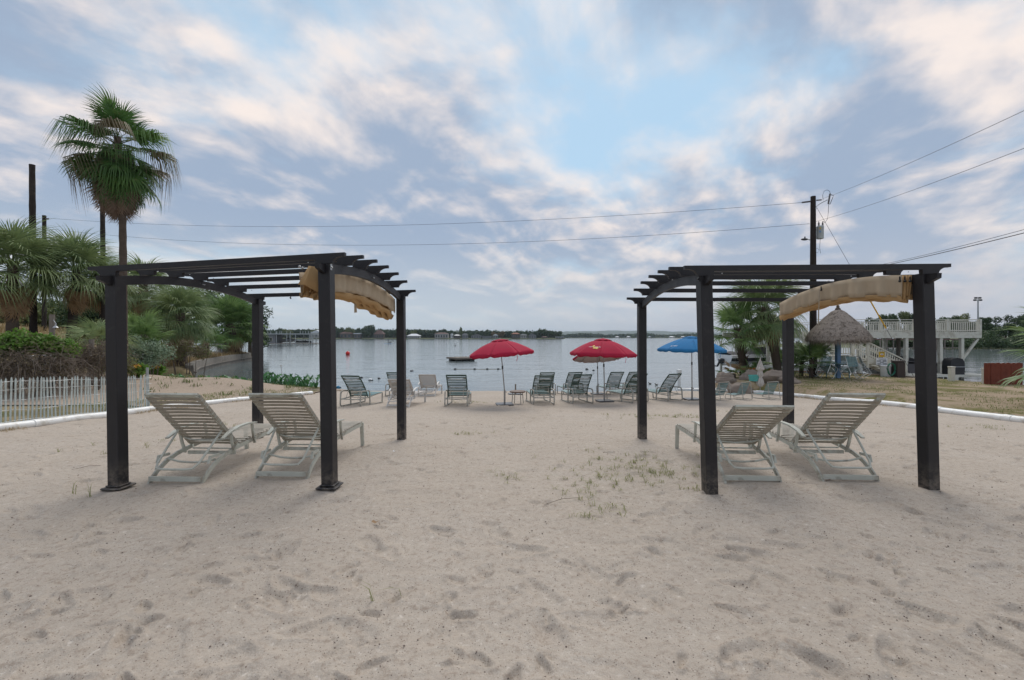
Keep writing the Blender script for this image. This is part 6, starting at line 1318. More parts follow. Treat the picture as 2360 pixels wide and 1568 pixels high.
# ------------------------------------------------------------------ far shore
def far_shore():
    Z0 = 700.0
    # low land across the lake
    def shoreland(name, xa, xb, Y, depth, h, mat, n=60):
        rows = []
        for f, z in ((0, WATER - .5), (.004, WATER + .5), (.05, WATER + 1.2), (1, WATER + h)): rows.append([Vector((xa + (xb - xa) * k / n, Y + depth * f + 4 * math.sin(k * 1.3), z)) for k in range(n + 1)])
        return struct(MB().grid(rows).build(name, mat, None, 60))
    shoreland('far_shore', -430, 88, Z0, 160, 3, M['bank_grass']); shoreland('far_lake_shore', 150, 1500, 1700, 500, 6, M['bank_grass'])
    # wooded ridge beyond the lake
    rows = []
    for j in range(14):
        f = j / 13; r = []
        for k in range(161):
            dx = 1000 + 1600 * k / 160; ridge = np.interp(dx, [1000, 1290, 1330, 1440, 1520, 1620, 1750, 2000, 2300, 2600], [772, 766, 764.3, 762.8, 763.6, 766.5, 769, 768, 766, 770]) + .35 * math.sin(dx * .11) + .25 * math.sin(dx * .31); Y = 5200 + 1300 * f; top = (HY - ridge) / FD * 6300 + H; z = WATER + (top - WATER) * math.sin(min(1, f * 1.25) * math.pi / 2) ** 1.1 * (1 + .05 * math.sin(k * .7 + j * 1.1)) if f < .82 else WATER + (top - WATER) * (1 - (f - .8) * 2); r.append(Vector(((dx - CX) / FD * 6000, Y, z)))
        rows.append(r)
    struct(MB().grid(rows).build('wooded_hills', M['hill_far'], None, 180))
    # trees told apart against the sky
    protos = {}
    def crown_proto(kind, seed):
        q = random.Random(seed); L = []
        if kind == 'round':
            for k in range(9): a = q.uniform(0, 6.28); e = q.uniform(-.1, 1); L.append(((.55 * math.cos(a) * (1 - .4 * e), .5 * math.sin(a), .42 + .38 * e), (.34, .34, .24)))
        elif kind == 'tall':
            for k in range(9): f = k / 8; a = k * 2.4; w = .42 * (1 - .55 * abs(f - .35)); L.append(((w * .5 * math.cos(a), w * .5 * math.sin(a), .22 + .68 * f), (w * .75, w * .75, .15)))
        else:
            for k in range(8): a = k * .785; L.append(((.5 * math.cos(a), .5 * math.sin(a), .78 + .08 * math.sin(k * 3)), (.32, .32, .12)))
        o = leaf_cloud('crown', L, 2200, .12, M['leaf_dark'], None, seed, .2); me = o.data; bpy.data.objects.remove(o); return me
    for kd, sd in (('round', 1), ('round', 2), ('round', 3), ('tall', 4), ('tall', 5), ('palm', 6)): protos.setdefault(kd, []).append(crown_proto(kd, sd))
    tm = MB().tube([(0, 0, -.05), (0, 0, .5), (.02, 0, .72)], [.05, .035, .015], 6).mesh('trunk', M['bark'])
    vmats = {'d': M['leaf_dark'], 'o': M['leaf_olive'], 'a': M['leaf_autumn']}; cache = {}
    q = random.Random(77)
    def ftree(dx, dytop, hw, Y, kind, col, label, grp, base=WATER + .8):
        x = (dx - CX) / FD * Y; hgt = H - (dytop - HY) / FD * Y - base; me = q.choice(protos[kind]); key = (me.name, col)
        if key not in cache:
            m2 = me.copy(); m2.materials.clear(); m2.materials.append(vmats[col]); cache[key] = m2
        r = lthing('far_tree', label, 'tree', (x, Y, base), q.uniform(0, 6.28), grp); wd = hw / FD * Y / .8
        o = link('crown', cache[key], r); o.scale = (wd, wd, hgt / 1.03); o = link('trunk', tm, r); o.scale = (wd * 1.2, wd * 1.2, hgt); return r
    T = [(640, 756.5, 13, 'round', 'd', 'tree nearest the boat dock on the far shore'), (663, 758, 11, 'round', 'o', 'second tree from the overhanging bank on the far shore'), (684, 757.5, 12, 'round', 'd', 'broad tree above the boat dock roof'), (705, 757, 11, 'round', 'd', 'tree above the end of the boat dock'), (723, 758, 9, 'round', 'o', 'tree behind the pale gabled house across the lake'), (748, 755, 12, 'round', 'd', 'tree hidden partly by the inner near pergola post, across the lake'),
         (781, 752.5, 13, 'round', 'd', 'tall rounded tree just past the inner near post, across the lake'), (806, 753, 11, 'round', 'o', 'lighter tree above the brown house across the lake'), (826, 754.5, 4, 'palm', 'd', 'lone palm on the far shore'), (849, 748.5, 17, 'round', 'd', 'biggest dark tree on the far shore, beside the pyramid roof'), (882, 757, 12, 'round', 'd', 'dark tree just past the pyramid roof across the lake'), (907, 760, 9, 'round', 'd', 'dark tree beside the inner far post across the lake'), (930, 761, 9, 'round', 'o', 'tree behind the inner far post across the lake'),
         (953, 760.5, 8, 'round', 'o', 'tree above the white metal roof across the lake'), (969, 760, 6, 'round', 'd', 'tree between the white metal roof and the columned house'), (990, 763, 8, 'round', 'd', 'low tree beside the columned house'), (1014, 759, 6, 'round', 'd', 'small crown above the columned house'), (1028, 758.5, 10, 'round', 'd', 'rounded tree behind the columned house'), (1062, 754.5, 8, 'tall', 'o', 'tallest lone tree in the middle of the far shore'), (1083, 767, 8, 'round', 'd', 'low tree beyond the tallest lone tree'),
         (1122, 760, 9, 'tall', 'd', 'pointed dark tree above the nearer red umbrella'), (1139, 764, 8, 'round', 'a', 'rusty brown tree beyond the nearer red umbrella'), (1155, 763, 9, 'round', 'a', 'second rusty brown tree on the far shore'), (1172, 763, 7, 'tall', 'd', 'narrow dark tree beside the terracotta house'), (1211, 765, 7, 'round', 'd', 'small tree behind the pale house near the point'), (1233, 763, 8, 'round', 'd', 'tree just before the wooded point'), (1250, 758, 15, 'round', 'd', 'biggest rounded tree on the wooded point'), (1266, 761, 11, 'round', 'd', 'second rounded tree on the wooded point'), (1283, 763, 13, 'round', 'd', 'last tree at the tip of the wooded point')]
    for dx, dy, hw, kd, col, lab in T: ftree(dx, dy, hw, Z0 + q.uniform(12, 45), kd, col, lab, 'trees on the far shore')
    # the unbroken wood behind them
    def treeline(name, xs, Y, dtop, n, sz, mat, seed, vary=2.5):
        L = []; qq = random.Random(seed)
        for k in range(n):
            dx = xs[0] + (xs[1] - xs[0]) * (k + qq.random()) / n; tp = dtop(dx) + qq.uniform(0, vary); yy = Y + qq.uniform(0, .06) * Y; h = H - (tp - HY) / FD * yy - WATER; w = h * qq.uniform(.5, .8); L.append((((dx - CX) / FD * yy, yy, WATER + h * .5), (w, w * .7, h * .5)))
        o = leaf_cloud(name, L, n * 260, sz, mat, None, seed, .2); o['kind'] = 'stuff'; o['label'] = 'unbroken belt of distant trees across the lake'; o['category'] = 'wood'; return o
    treeline('far_wood', (560, 1288), 745, lambda x: 758.8 + (2.5 if x > 1000 else 0) + (1 if x > 1150 else 0), 170, 3.4, M['leaf_dark'], 91)
    treeline('far_wood', (1285, 2050), 1720, lambda x: 769.5 + 1.5 * math.sin(x * .05), 170, 8., M['leaf_dark'], 92)
    treeline('far_wood', (1400, 1800), 1690, lambda x: 773.5 + 2 * math.sin(x * .09), 40, 5., M['leaf_olive'], 93)
    def house(label, x0, x1, yr, ye, wallm, roofm, Y=Z0, kind='hip', nw=3, grp='houses across the lake', yb=780.6):
        a = (x0 - CX) / FD * Y; b = (x1 - CX) / FD * Y; zb = WATER + .6; ze = H - (ye - HY) / FD * Y; zr = H - (yr - HY) / FD * Y; dp = min(12, (b - a) * .6); c = (a + b) / 2
        r = wthing('lake_house', label, 'house', (c, Y + 6, zb), grp); MB().box((c, Y + 6 + dp / 2, (zb + ze) / 2), (b - a, dp, ze - zb)).build('wall', wallm, r); o = .8; y0, y1 = Y + 6 - o, Y + 6 + dp + o; ym = (y0 + y1) / 2; mb = MB()
        if kind == 'hip': i = min((b - a) * .3, 6); mb.add([(a - o, y0, ze), (b + o, y0, ze), (b + o, y1, ze), (a - o, y1, ze), (a + i, ym, zr), (b - i, ym, zr)], [(0, 1, 5, 4), (1, 2, 5), (2, 3, 4, 5), (3, 0, 4), (3, 2, 1, 0)])
        elif kind == 'gable': mb.add([(a - o, y0, ze), (b + o, y0, ze), (b + o, y1, ze), (a - o, y1, ze), (c, y0, zr), (c, y1, zr)], [(0, 4, 5, 3), (1, 2, 5, 4), (0, 1, 4), (3, 5, 2), (3, 2, 1, 0)])
        else: mb.box((c, ym, (ze + zr) / 2), (b - a + 2 * o, y1 - y0, max(.3, zr - ze)))
        mb.build('roof', roofm, r, 0)
        for k in range(nw):
            wx = a + (b - a) * (k + .5) / nw; hh = (ze - zb) * .5; wd = (b - a) / nw * .45; MB().box((wx, Y + 5.95, zb + (ze - zb) * .5), (wd, .12, hh)).build('window', M['glass'], r)
        return r, a, b, zb, ze, zr
    hs = house
    hs('pale grey house with big arched windows behind the inner near post', 712, 738, 761, 767.5, M['stucco'], M['roof_white'], kind='gable', nw=3); hs('brown house with a chimney on the far lawn', 780, 806, 764, 769, M['brick_wall'], M['roof_brown']); hs('small brown house with a pale flat roof on the far shore', 813, 828, 768, 770, M['brick_wall'], M['roof_white'], kind='flat', nw=2); hs('house with a steep brown pyramid roof across the lake', 859, 881, 761, 770.5, M['brick_wall'], M['roof_brown'], kind='hip', nw=4)
    hs('long white metal-roofed house across the lake', 936, 965, 769.5, 774.5, M['stucco'], M['roof_white'], nw=6); r, a, b, zb, ze, zr = hs('columned white house with a brown roof across the lake', 1001, 1031, 766.5, 769.5, M['stucco'], M['roof_brown'], nw=5)
    for k in range(6): MB().tube([(a + (b - a) * k / 5, Z0 + 4.5, zb), (a + (b - a) * k / 5, Z0 + 4.5, ze)], .35, 6).build('column', M['stucco'], r)
    hs('tiny bright white house beside the tallest lone tree', 1037, 1043, 769, 771, M['signwhite'], M['roof_white'], kind='gable', nw=2); hs('low pink-walled house below the tallest lone tree', 1045, 1059, 771.5, 773.5, M['brick_wall'], M['roof_white'], nw=3); hs('dark grey house just past the tallest lone tree', 1064, 1077, 768, 773, M['grey_wall'], M['roof_grey'], nw=3); hs('low wide grey house on the far shore', 1085, 1108, 770.5, 774, M['grey_wall'], M['roof_grey'], kind='gable', nw=4); hs('long open boathouse above the nearer red umbrella', 1110, 1134, 774.5, 775.5, M['grey_wall'], M['roof_grey'], kind='flat', nw=6); hs('small white-gabled house behind the nearer red umbrella', 1136, 1147, 770, 773.5, M['grey_wall'], M['roof_white'], kind='gable', nw=2); hs('terracotta-roofed house with pale arches across the lake', 1179, 1198, 767, 770, M['brick_wall'], M['roof_terra'], nw=4); hs('pale house with dark doors next to the terracotta roof', 1199, 1215, 770, 772, M['stucco'], M['roof_grey'], nw=4); hs('dark gabled house close to the wooded point', 1219, 1236, 768.5, 773.5, M['grey_wall'], M['roof_grey'], kind='gable', nw=3); hs('brown boathouse under the wooded point', 1250, 1263, 775.5, 777.5, M['brick_wall'], M['roof_brown'], nw=3); hs('white-topped dock at the tip of the wooded point', 1282, 1300, 776.5, 777.3, M['grey_wall'], M['roof_white'], kind='flat', nw=3)
    for k, (x0, x1) in enumerate(((1420, 1428), (1446, 1454), (1470, 1478), (1496, 1501), (1545, 1556), (1572, 1580))): hs('pale little house on the low shore under the ridge, %s from the wooded point' % ('nearest', 'second', 'third', 'fourth', 'fifth', 'farthest')[k], x0, x1, 775.2, 777, M['stucco'], M['roof_white'], 1680, 'hip', 2, 'houses under the ridge')
M['roof_terra'] = pmat('terracotta_roof', (.30, .13, .08), .9, .15, .3)
M['bank_grass'] = pmat('shore_grass', (.10, .115, .05), .95, .35, .05)
far_shore()
def boat_dock():
    Y = 150.0; s = Y / FD; w = wthing('boat_dock', 'grey boat dock with a hut and upper deck across the inlet', 'dock', ((668 - CX) * s, Y, WATER)); X = lambda dx: (dx - CX) * s; Zf = lambda dy: H - (dy - HY) * s; zp = WATER + .45; zr = Zf(770)
    MB().box(((X(606) + X(720)) / 2, Y + 4, zp - .1), (X(720) - X(606), 8, .25)).build('platform', M['wood'], w); MB().box(((X(606) + X(720)) / 2, Y + 4, zr), (X(720) - X(606), 8.3, .3)).build('upper_deck', M['transformer'], w)
    for dx in (620, 637, 642, 661, 669, 676, 681, 692, 698, 706, 713, 719): MB().bar((X(dx), Y + (0 if dx % 2 else 7.5), WATER - 1), (X(dx), Y + (0 if dx % 2 else 7.5), zr), .17, .17, (0, 1, 0)).build('post', M['transformer'], w)
    for dx in (617, 624, 636, 638, 645, 649, 661, 669, 692, 698, 704, 711, 717): MB().bar((X(dx), Y, zr), (X(dx), Y, Zf(764)), .13, .13, (0, 1, 0)).build('rail_post', M['transformer'], w)
    h = MB().box((X(623), Y + 3, (zp + zr) / 2 - .1), (X(632) - X(614), 5, zr - zp - .2)).build('hut', M['grey_wall'], w); MB().box((X(623), Y + .42, zp + 1.35), (.95, .1, 1.3)).build('window', M['cream'], h); MB().box((X(623), Y + .36, zp + 1.35), (.7, .1, 1.05)).build('pane', M['glass'], h); MB().box((X(622), Y + .3, zp + 2.35), (1.7, .6, .08)).build('awning', M['transformer'], h)
    MB().tube([(X(640), Y + 2, zr - .2), (X(640), Y + 6, zr - .2)], .1, 5).build('hoist', M['galv'], w)
    boat('speed_boat', 'grey speed boat hanging in the distant boat dock', (X(653), Y + 4, zp + .3), 0, 5.2, 2.2, 1.1, (M['hull'], M['grey_wall'], M['grey_wall']))
    for k, dx in enumerate((679, 692, 700)):
        r = lthing('jet_ski', ('dark jet ski in the distant dock, nearest the speed boat', 'dark jet ski in the middle of the distant dock', 'dark jet ski at the open end of the distant dock')[k], 'jet ski', (X(dx), Y + 3, zp + .1), R(20)); MB().prism([(-1.3, .1), (1.1, .05), (1.5, .45), (.5, .7), (-1.3, .5)], 'y', .9).build('hull', M['hull_black'], r); MB().prism([(-1.0, .5), (.1, .55), (.1, .8), (-1.0, .85)], 'y', .4).build('seat', M['black'], r); MB().tube([(.2, -.4, 1.05), (.35, 0, 1.1), (.2, .4, 1.05)], .05, 6).build('handlebar', M['cable'], r); MB().bar((.5, 0, .6), (.3, 0, 1.1), .2, .15).build('column', M['hull_black'], r)
boat_dock()
def right_bank():
    rows = []
    for f, z in ((0, WATER - .6), (.02, WATER + .3), (.2, WATER + .8), (1, WATER + 3)): rows.append([Vector((60 + 150 * f + 190 * k / 40, 92 + 14 * math.sin(k * .35) * .2 + 90 * f + max(0, 8 - k) * 3, z)) for k in range(41)])
    struct(MB().grid(rows).build('right_bank', M['bank_grass'], None, 60))
    T = [(2018, 735, 22, 'd'), (2048, 728, 20, 'd'), (2075, 722, 20, 'o'), (2102, 727, 20, 'd'), (2128, 736, 16, 'd'), (2160, 731, 20, 'd'), (2185, 727, 20, 'd'), (2212, 726, 20, 'o'), (2238, 730, 20, 'd'), (2264, 735, 18, 'd'), (2290, 748, 20, 'd'), (2318, 732, 22, 'd'), (2346, 724, 22, 'd'), (2376, 722, 24, 'd'), (2410, 724, 26, 'o'), (2450, 720, 26, 'd'), (2500, 724, 28, 'd')]
    wh = ['hidden behind the thatched umbrella side of the deck', 'where the yellow guard meets the treetops', 'above the deck rail, first crest', 'above the deck rail, between the two crests', 'dipping lowest above the deck rail', 'just before the outer near pergola post', 'behind the outer near pergola post', 'just past the outer near pergola post', 'below the floodlight pole', 'above the deck corner', 'in the low notch past the deck corner', 'past the notch, first of the tall ones', 'past the notch, tallest in view', 'at the picture edge', 'just outside the picture edge', 'beyond the picture edge', 'farthest along the bank beyond the picture edge']
    q = random.Random(5)
    for (dx, dy, hw, col), p in zip(T, wh):
        Y = q.uniform(104, 118); x = (dx - CX) / FD * Y; b = Vector((x, Y, WATER + 1.2)); top = H - (dy - HY) / FD * Y; r = wthing('bank_tree', 'dark oak on the opposite bank ' + p, 'tree', b, 'oaks on the opposite bank'); L = []; wd = hw / FD * Y; hh = (top - b.z) * 1.1; mb = MB(); mb.tube([b - Vector((0, 0, .4)), b + Vector((0, 0, hh * .5))], [.3, .18], 7); mb.build('trunk', M['bark'], r)
        for k in range(12): a = q.uniform(0, 6.28); e = q.random(); L.append(((x + wd * .75 * math.cos(a) * (1 - .35 * e), Y + wd * .7 * math.sin(a), b.z + hh * (.18 + .68 * e)), (wd * .42, wd * .42, hh * .14)))
        leaf_cloud('crown', L, 4200, .34, M['leaf_dark' if col == 'd' else 'leaf_olive'], r, int(dx), .3)
    L = []
    for k in range(80): dx = 2005 + 6.8 * k; Y = 91 + q.uniform(0, 6) + max(0, 2080 - dx) * .05; hh = q.uniform(1.2, 4.2 if dx > 2265 else 2.2); L.append((((dx - CX) / FD * Y, Y, WATER + .2 + hh * .5), (2.0, 1.6, hh * .55)))
    o = leaf_cloud('bank_undergrowth', L, 20000, .36, M['leaf_dark'], None, 44, .3); o['kind'] = 'stuff'
    # floodlight mast
    Y = 130; b = Vector(((2254 - CX) / FD * Y, Y, WATER + 2)); t = Wd(2254, 690, Y); r = wthing('floodlight_mast', 'floodlight mast standing above the treetops of the opposite bank', 'light mast', b); MB().tube([b, t], [.28, .16], 8).build('mast', M['galv'], r)
    for dx, dy in ((2247, 692), (2260, 692), (2249, 687), (2258, 687)): p = Wd(dx, dy, Y); MB().box(p, (.75, .5, .5), None, .08).build('floodlight', M['cable'], r)
    MB().bar(Wd(2245, 693, Y), Wd(2262, 693, Y), .12, .12).build('cross_arm', M['galv'], r)
    # docks on the opposite bank
    for k, (x0, x1, lab) in enumerate(((2030, 2075, 'low brown-roofed dock on the opposite bank, seen under the deck'), (2090, 2140, 'second brown-roofed dock on the opposite bank, seen under the deck'), (2160, 2215, 'brown-roofed dock nearest the deck corner on the opposite bank'))):
        Y = 88; s = Y / FD; xa, xb = (x0 - CX) * s, (x1 - CX) * s; r = wthing('bank_dock', lab, 'dock', (xa, Y, WATER), 'docks on the opposite bank'); MB().box(((xa + xb) / 2, Y + 2.5, WATER + 2.1), (xb - xa, 5, .25)).build('roof', M['roof_brown'], r); MB().box(((xa + xb) / 2, Y + 2.5, WATER + .35), (xb - xa, 5, .15)).build('platform', M['wood'], r)
        for j in range(4): MB().bar((xa + (xb - xa) * j / 3, Y + .1, WATER - 1), (xa + (xb - xa) * j / 3, Y + .1, WATER + 2), .16, .16, (0, 1, 0)).build('post', M['wood'], r)
right_bank()
# ------------------------------------------------------------------ on the water
def floats():
    p = GW(1064, 831); r = lthing('swim_raft', 'square wooden swim raft floating off the beach', 'raft', p, R(35)); n = 12; S = 2.35
    for k in range(n): MB().box((-S / 2 + S * (k + .5) / n, 0, .33), (S / n - .02, S, .045)).build('plank', M['wood'], r)
    for a in range(4):
        Mx = Matrix.Rotation(a * math.pi / 2, 3, 'Z'); MB().box(Mx @ Vector((0, -S / 2 - .03, .26)), (S + .06, .05, .17) if a % 2 == 0 else (.05, S + .11, .17)).build('edge_board', M['wood'], r)
    for x in (-.75, 0, .75):
        for y in (-.75, .75): MB().tube([(x - .3, y, .06), (x + .3, y, .06)], .24, 10).build('drum', M['black'], r)
    q = random.Random(2)
    for k in range(20): a, b = q.uniform(-1, 1), q.uniform(-1, 1); MB().ball((a, b, .365), q.uniform(.02, .05), 6, 4, (1, 1, .5)).build('droppings', M['concrete'], r)
    p = GW(801.5, 818); r = lthing('red_buoy', 'round red buoy floating far out', 'buoy', p); MB().ball((0, 0, .2), .3, 18, 12).build('float', M['buoyred'], r); MB().lathe([(.06, 0), (.06, .05), (.02, .09)], (0, 0, .49), 8).build('cap', M['buoyred'], r)
    p = GW(1049, 797.6); r = lthing('marker_buoy', 'slim dark marker buoy with a white band far out', 'buoy', p); MB().lathe([(.14, -.2), (.14, .25), (.10, .28)], (0, 0, 0), 10).build('float', M['black'], r); MB().lathe([(.10, 0), (.10, .15)], (0, 0, .28), 10).build('band', M['signwhite'], r); MB().lathe([(.10, 0), (.12, .12), (.04, .2)], (0, 0, .43), 10).build('top', M['black'], r)
    def ball(label, dx, dy, rr, mt, nm='float_ball', g='small floats near the beach', stripe=None):
        p = GW(dx, dy); r = lthing(nm, label, 'float', p, 0, g); MB().ball((0, 0, rr * .3), rr, 12, 8, (1.15, 1, .9)).build('body', M[mt], r); MB().tube([(rr * 1.0, 0, rr * .25), (rr * 1.6, 0, rr * .1)], rr * .25, 6).build('eye', M['cable'], r)
        if stripe: MB().lathe([(rr * 1.12, -.01), (rr * 1.14, .02)], (0, 0, 0), 14).build('waterline_band', M[stripe], r)
    ball('dark little float nearest the turned green chaise', 833, 871, .065, 'cable'); ball('white ball float between two dark ones off the beach', 853.6, 877, .10, 'hull', stripe='black'); ball('dark little float just left of the white lounger', 873, 873, .065, 'cable'); ball('pair of dark floats beside the far post, first', 947.5, 856, .07, 'cable'); ball('pair of dark floats beside the far post, second', 950.5, 855.7, .06, 'cable'); ball('blue ball floating close to the bank edge', 780, 894, .085, 'bucket'); ball('long dark float beneath the red umbrellas, larger of two', 1352, 852, .09, 'cable'); ball('squat dark float beneath the red umbrellas, smaller of two', 1367.5, 854.5, .07, 'cable')
    w = wthing('swim_line', 'rope of dark swim-area floats stretched across the water', 'swim line', GW(1048, 852)); pts = [GW(x, 851.6) + Vector((0, 0, .01)) for x in range(1045, 1156, 5)]; MB().tube(pts, .012, 4).build('rope', M['rope'], w)
    for x in (1049, 1094, 1123, 1148): p = GW(x, 851.6); MB().lathe([(.02, -.22), (.09, -.1), (.10, 0), (.09, .1), (.02, .22)], (0, 0, 0), 10).build('dummy', M['cable'], None) if False else MB().ball(p + Vector((0, 0, .04)), .055, 10, 6, (1.8, 1, .9)).build('float', M['cable'], w)
    # ducks
    for k, (dx, dy, lab) in enumerate(((1498, 885.5, 'small duck on the water between the chaises, nearer the pergola post'), (1513, 888, 'small duck on the water nearer the angled chaise'))):
        p = GW(dx, dy); r = lthing('duck', lab, 'duck', p, R(180), 'ducks'); r.scale = (.6, .6, .6); q = MB(); q.ball((0, 0, .03), .085, 12, 8, (1.35, .8, .72)); q.tube([(.07, 0, .06), (.10, 0, .12), (.12, 0, .15)], [.035, .026, .03], 8); q.ball((.125, 0, .155), .032, 10, 6); q.tube([(.15, 0, .15), (.185, 0, .145)], [.012, .006], 6); q.tube([(-.10, 0, .06), (-.16, 0, .09)], [.03, .005], 6); q.build('body', M['duck'], r, 60)
    # paddle boarder
    p = GW(894.5, 792.6); r = lthing('person', 'person in dark clothes standing on a paddle board far out on the lake', 'person', p + Vector((0, 0, .12)), 0); me = bpy.data.meshes.new('body')
    V = [(0, 0, .92), (0, 0, 1.15), (0, 0, 1.38), (0, 0, 1.50), (.02, 0, 1.66), (-.02, .1, .9), (.02, .12, .48), (0, .13, .06), (.1, .13, .03), (-.02, -.1, .9), (.02, -.12, .48), (0, -.13, .06), (.1, -.13, .03), (0, .19, 1.36), (.1, .24, 1.12), (.28, .2, 1.02), (0, -.19, 1.36), (.12, -.22, 1.15), (.28, -.12, 1.22)]
    E = [(0, 1), (1, 2), (2, 3), (3, 4), (0, 5), (5, 6), (6, 7), (7, 8), (0, 9), (9, 10), (10, 11), (11, 12), (2, 13), (13, 14), (14, 15), (2, 16), (16, 17), (17, 18)]
    me.from_pydata(V, E, []); me.materials.append(M['cloth_dark']); o = link('body', me, r); sk = o.modifiers.new('skin', 'SKIN'); rad = [.13, .12, .14, .06, .10, .095, .07, .045, .04, .095, .07, .045, .04, .055, .045, .035, .055, .045, .035]
    for i, sv in enumerate(me.skin_vertices[0].data): sv.radius = (rad[i], rad[i]); sv.use_root = (i == 0)
    o.modifiers.new('smooth', 'SUBSURF').levels = 1
    MB().ball((.0, 0, 1.70), .10, 10, 8, (1, .85, 1.15)).build('hair', M['cable'], o)
    b = lthing('paddle_board', 'long flat paddle board under the standing person far out', 'paddle board', p, 0); MB().prism([(-1.6, -.1), (-1.3, -.38), (.6, -.4), (1.5, -.2), (1.75, 0), (1.5, .2), (.6, .4), (-1.3, .38), (-1.6, .1)], 'z', .1, (0, 0, .06)).build('deck', M['bluepost'], b)
    b = lthing('dog', 'dark dog standing on the paddle board in front of the person', 'dog', p + Vector((.75, 0, .11)), 0); me = bpy.data.meshes.new('body'); V = [(-.3, 0, .48), (0, 0, .5), (.3, 0, .52), (.45, 0, .68), (.58, 0, .74), (.70, 0, .70), (-.3, .1, .3), (-.36, .1, .02), (-.3, -.1, .3), (-.36, -.1, .02), (.28, .1, .28), (.3, .1, .02), (.28, -.1, .28), (.3, -.1, .02), (-.5, 0, .6), (-.62, 0, .75)]
    me.from_pydata(V, [(0, 1), (1, 2), (2, 3), (3, 4), (4, 5), (0, 6), (6, 7), (0, 8), (8, 9), (2, 10), (10, 11), (2, 12), (12, 13), (0, 14), (14, 15)], []); me.materials.append(M['cloth_dark']); o = link('body', me, b); o.modifiers.new('skin', 'SKIN'); rad = [.13, .13, .15, .09, .09, .045, .07, .03, .07, .03, .06, .03, .06, .03, .04, .02]
    for i, sv in enumerate(me.skin_vertices[0].data): sv.radius = (rad[i], rad[i]); sv.use_root = (i == 1)
    o.modifiers.new('smooth', 'SUBSURF').levels = 1
    b = lthing('paddle', 'thin paddle held by the standing person far out', 'paddle', p + Vector((.3, -.15, .1)), 0); MB().tube([(0, 0, 1.25), (.25, -.2, -.1)], .025, 6).build('shaft', M['cable'], b); MB().box((.27, -.22, -.25), (.05, .18, .4), None, .02).build('blade', M['cable'], b)
M['duck'] = pmat('duck_feathers', (.09, .075, .06), .8, .3, 20)
floats()
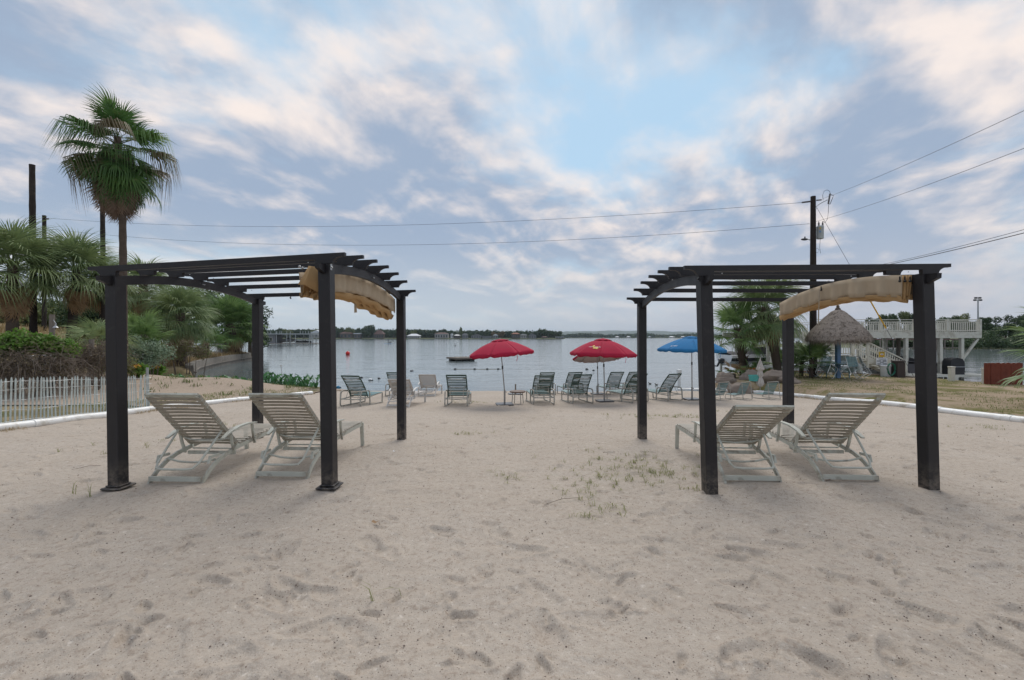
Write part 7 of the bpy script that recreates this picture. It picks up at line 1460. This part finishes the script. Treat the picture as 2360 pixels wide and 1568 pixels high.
# ------------------------------------------------------------------ grass, pebbles and litter on the sand
M['sandgrass'] = leafmat('sand_grass_blade', (.22, .24, .09), (.42, .39, .20), .6, .3)
def sand_litter():
    q = np.random.RandomState(17)
    def clump(cx_, cy_, sx, sy, n): P = np.c_[q.randn(n) * sx + cx_, q.randn(n) * sy + cy_]; return P
    tufts = []
    def tuft_field(dx, dy, sx, sy, n, per=7):
        c = G(dx, dy); C = clump(c.x, c.y, sx, sy, n); P = np.repeat(C, per, 0) + q.randn(n * per, 2) * .018; return P
    P = np.concatenate([tuft_field(1450, 1078, .40, .34, 75), tuft_field(1400, 1110, .3, .25, 30), tuft_field(1375, 1165, .12, .12, 12), tuft_field(1345, 1195, .05, .05, 5), tuft_field(1520, 1085, .25, .2, 18), tuft_field(1190, 1100, .15, .12, 10), tuft_field(1080, 1000, .2, .15, 16), tuft_field(1075, 927, .4, .25, 40), tuft_field(1500, 960, .5, .25, 40), tuft_field(1560, 960, .3, .25, 20), tuft_field(330, 1030, .35, .3, 10), tuft_field(555, 985, .4, .3, 14), tuft_field(1690, 950, .3, .2, 12), tuft_field(2280, 985, .3, .2, 12), tuft_field(1880, 990, .5, .2, 10), tuft_field(1590, 1130, .1, .1, 6)])
    grass_patch('sand_grass', np.c_[P, gzn(P[:, 0], P[:, 1]) - .005], M['sandgrass'], .058, .005, 5, 1.7)
    P = np.concatenate([clump(G(170, 1140).x, G(170, 1140).y, .012, .012, 5), clump(G(208, 1146).x, G(208, 1146).y, .012, .012, 4), clump(G(862, 1385).x, G(862, 1385).y, .01, .01, 4), clump(G(922, 1372).x, G(922, 1372).y, .006, .006, 2)]); grass_patch('grass_tuft', np.c_[P, gzn(P[:, 0], P[:, 1]) - .01], M['sandgrass'], .13, .006, 6, .9)
    # lawn blades and edge grass
    n = 26000; X = q.uniform(10.5, 21, n); Y = 8 + 16.5 * q.rand(n); k = (X > PR(Y) + .1) & (sdist(X, Y, SHORE_R, -1) > .2) & (vnoise(X, Y, .9, 31) + .6 * vnoise(X, Y, 2.2, 32) > -.02); X, Y = X[k], Y[k]; grass_patch('lawn_grass', np.c_[X, Y, gzn(X, Y) + .005], M['grass'], .055, .012, 7, 1.4)
    n = 9000; Y = 6 + 14 * q.rand(n); X = PL(Y) - .15 - 2.2 * q.rand(n) ** 1.5; k = vnoise(X, Y, .8, 33) > -.12; X, Y = X[k], Y[k]; k = sdist(X, Y, SHORE_L, 1) > .2; X, Y = X[k], Y[k]; grass_patch('bank_grass', np.c_[X, Y, gzn(X, Y) + .02], M['grass'], .09, .012, 8, 1.3)
    n = 3000; Y = 5 + 13 * q.rand(n); side = q.rand(n) < .5; X = np.where(side, PL(Y) + .12 + .25 * q.rand(n) ** 2, PR(Y) - .12 - .25 * q.rand(n) ** 2); k = vnoise(X, Y, 1.2, 35) > 0; grass_patch('edge_grass', np.c_[X[k], Y[k], gzn(X[k], Y[k])], M['dry_grass'], .07, .008, 9, 1.5)
    n = 4200; Y = 16 + 6 * q.rand(n); X = -17 + 7.5 * q.rand(n); k = (sdist(X, Y, SHORE_L, 1) > .1) & (sdist(X, Y, SHORE_L, 1) < 1.5); grass_patch('shore_weeds', np.c_[X[k], Y[k], gzn(X[k], Y[k])], M['leaf_taro'], .28, .03, 10, .9)
    C = np.c_[-16.5 + 7 * q.rand(60), 14.5 + 6.5 * q.rand(60)]; P = np.repeat(C, 8, 0) + q.randn(60 * 8, 2) * .08; grass_patch('bank_weeds', np.c_[P, gzn(P[:, 0], P[:, 1]) + .02], M['grass'], .17, .025, 11, 1.4)
    # pebbles
    n = 5200; y = 1.6 * (9 / 1.6) ** q.rand(n); x = q.uniform(-1.35, 1.35, n) * y; r = (.0022 + .0045 * q.rand(n) ** 3) * (.8 + y * .09); z = gzn(x, y) + r * .3
    O = np.array([(1, 0, 0), (-1, 0, 0), (0, 1, 0), (0, -1, 0), (0, 0, .7), (0, 0, -.7)]); T = np.array([(0, 2, 4), (2, 1, 4), (1, 3, 4), (3, 0, 4), (2, 0, 5), (1, 2, 5), (3, 1, 5), (0, 3, 5)]); Cn = np.stack([x, y, z], 1)
    V = (Cn[:, None, :] + O[None] * r[:, None, None] * (.7 + .6 * q.rand(n, 6, 1))).reshape(-1, 3); F = (T[None] + np.arange(n)[:, None, None] * 6).reshape(-1, 3); o = link('pebbles', npmesh('pebbles', V, F, M['pebble'], True)); o['kind'] = 'stuff'
    # single bits of litter
    def leaf(label, dx, dy, s, mt, nm='dead_leaf', cat='leaf'):
        c = G(dx, dy, .012); mb = MB(); mb.grid([[(c.x - s, c.y - s * .3, c.z + .01), (c.x, c.y - s * .4, c.z), (c.x + s, c.y - s * .1, c.z + .02)], [(c.x - s * .8, c.y + s * .4, c.z + .02), (c.x, c.y + s * .3, c.z + .005), (c.x + s * .9, c.y + s * .4, c.z + .015)]]); tag(mb.build(nm, mt), label, cat)
    leaf('curled reddish leaf at the foot of the lounger beside the outer post', 1910, 1108, .045, M['leafred']); leaf('crumpled brown leaf lying on the open sand', 866, 1208, .035, M['palm_dead']); leaf('scrap of white paper on the sand between the pergolas', 909, 1043, .022, M['signwhite'], 'paper_scrap', 'paper')
    for a, b, lab in (((1255, 1166), (1335, 1150), 'long thin twig beside the grass patch in the sand'), ((165, 1085), (232, 1075), 'thin twig on the sand near the outer fence-side post'), ((1730, 1060), (1780, 1063), 'twig under the reclined lounger')):
        p, s = G(*a, .012), G(*b, .012); tag(MB().tube([p, p.lerp(s, .5) + Vector((0, .03, .01)), s], .0022, 5).build('twig', M['twig']), lab, 'twig', 'twigs on the sand')
M['leafred'] = pmat('red_leaf', (.20, .05, .025), .8, .2, 20)
sand_litter()
# ------------------------------------------------------------------ haze over the lake
def haze():
    t = NT('haze_air'); v = t.n('ShaderNodeVolumePrincipled'); v.inputs['Color'].default_value = (.76, .88, 1.0, 1); v.inputs['Density'].default_value = HAZE; v.inputs['Anisotropy'].default_value = 0.0; t.t.links.new(v.outputs[0], t.out.inputs['Volume'])
    o = MB().box((0, 4300, 62), (19000, 9600, 136)).build('haze', t.mat, None, 0); o['kind'] = 'stuff'
HAZE = 0.9e-4
haze()
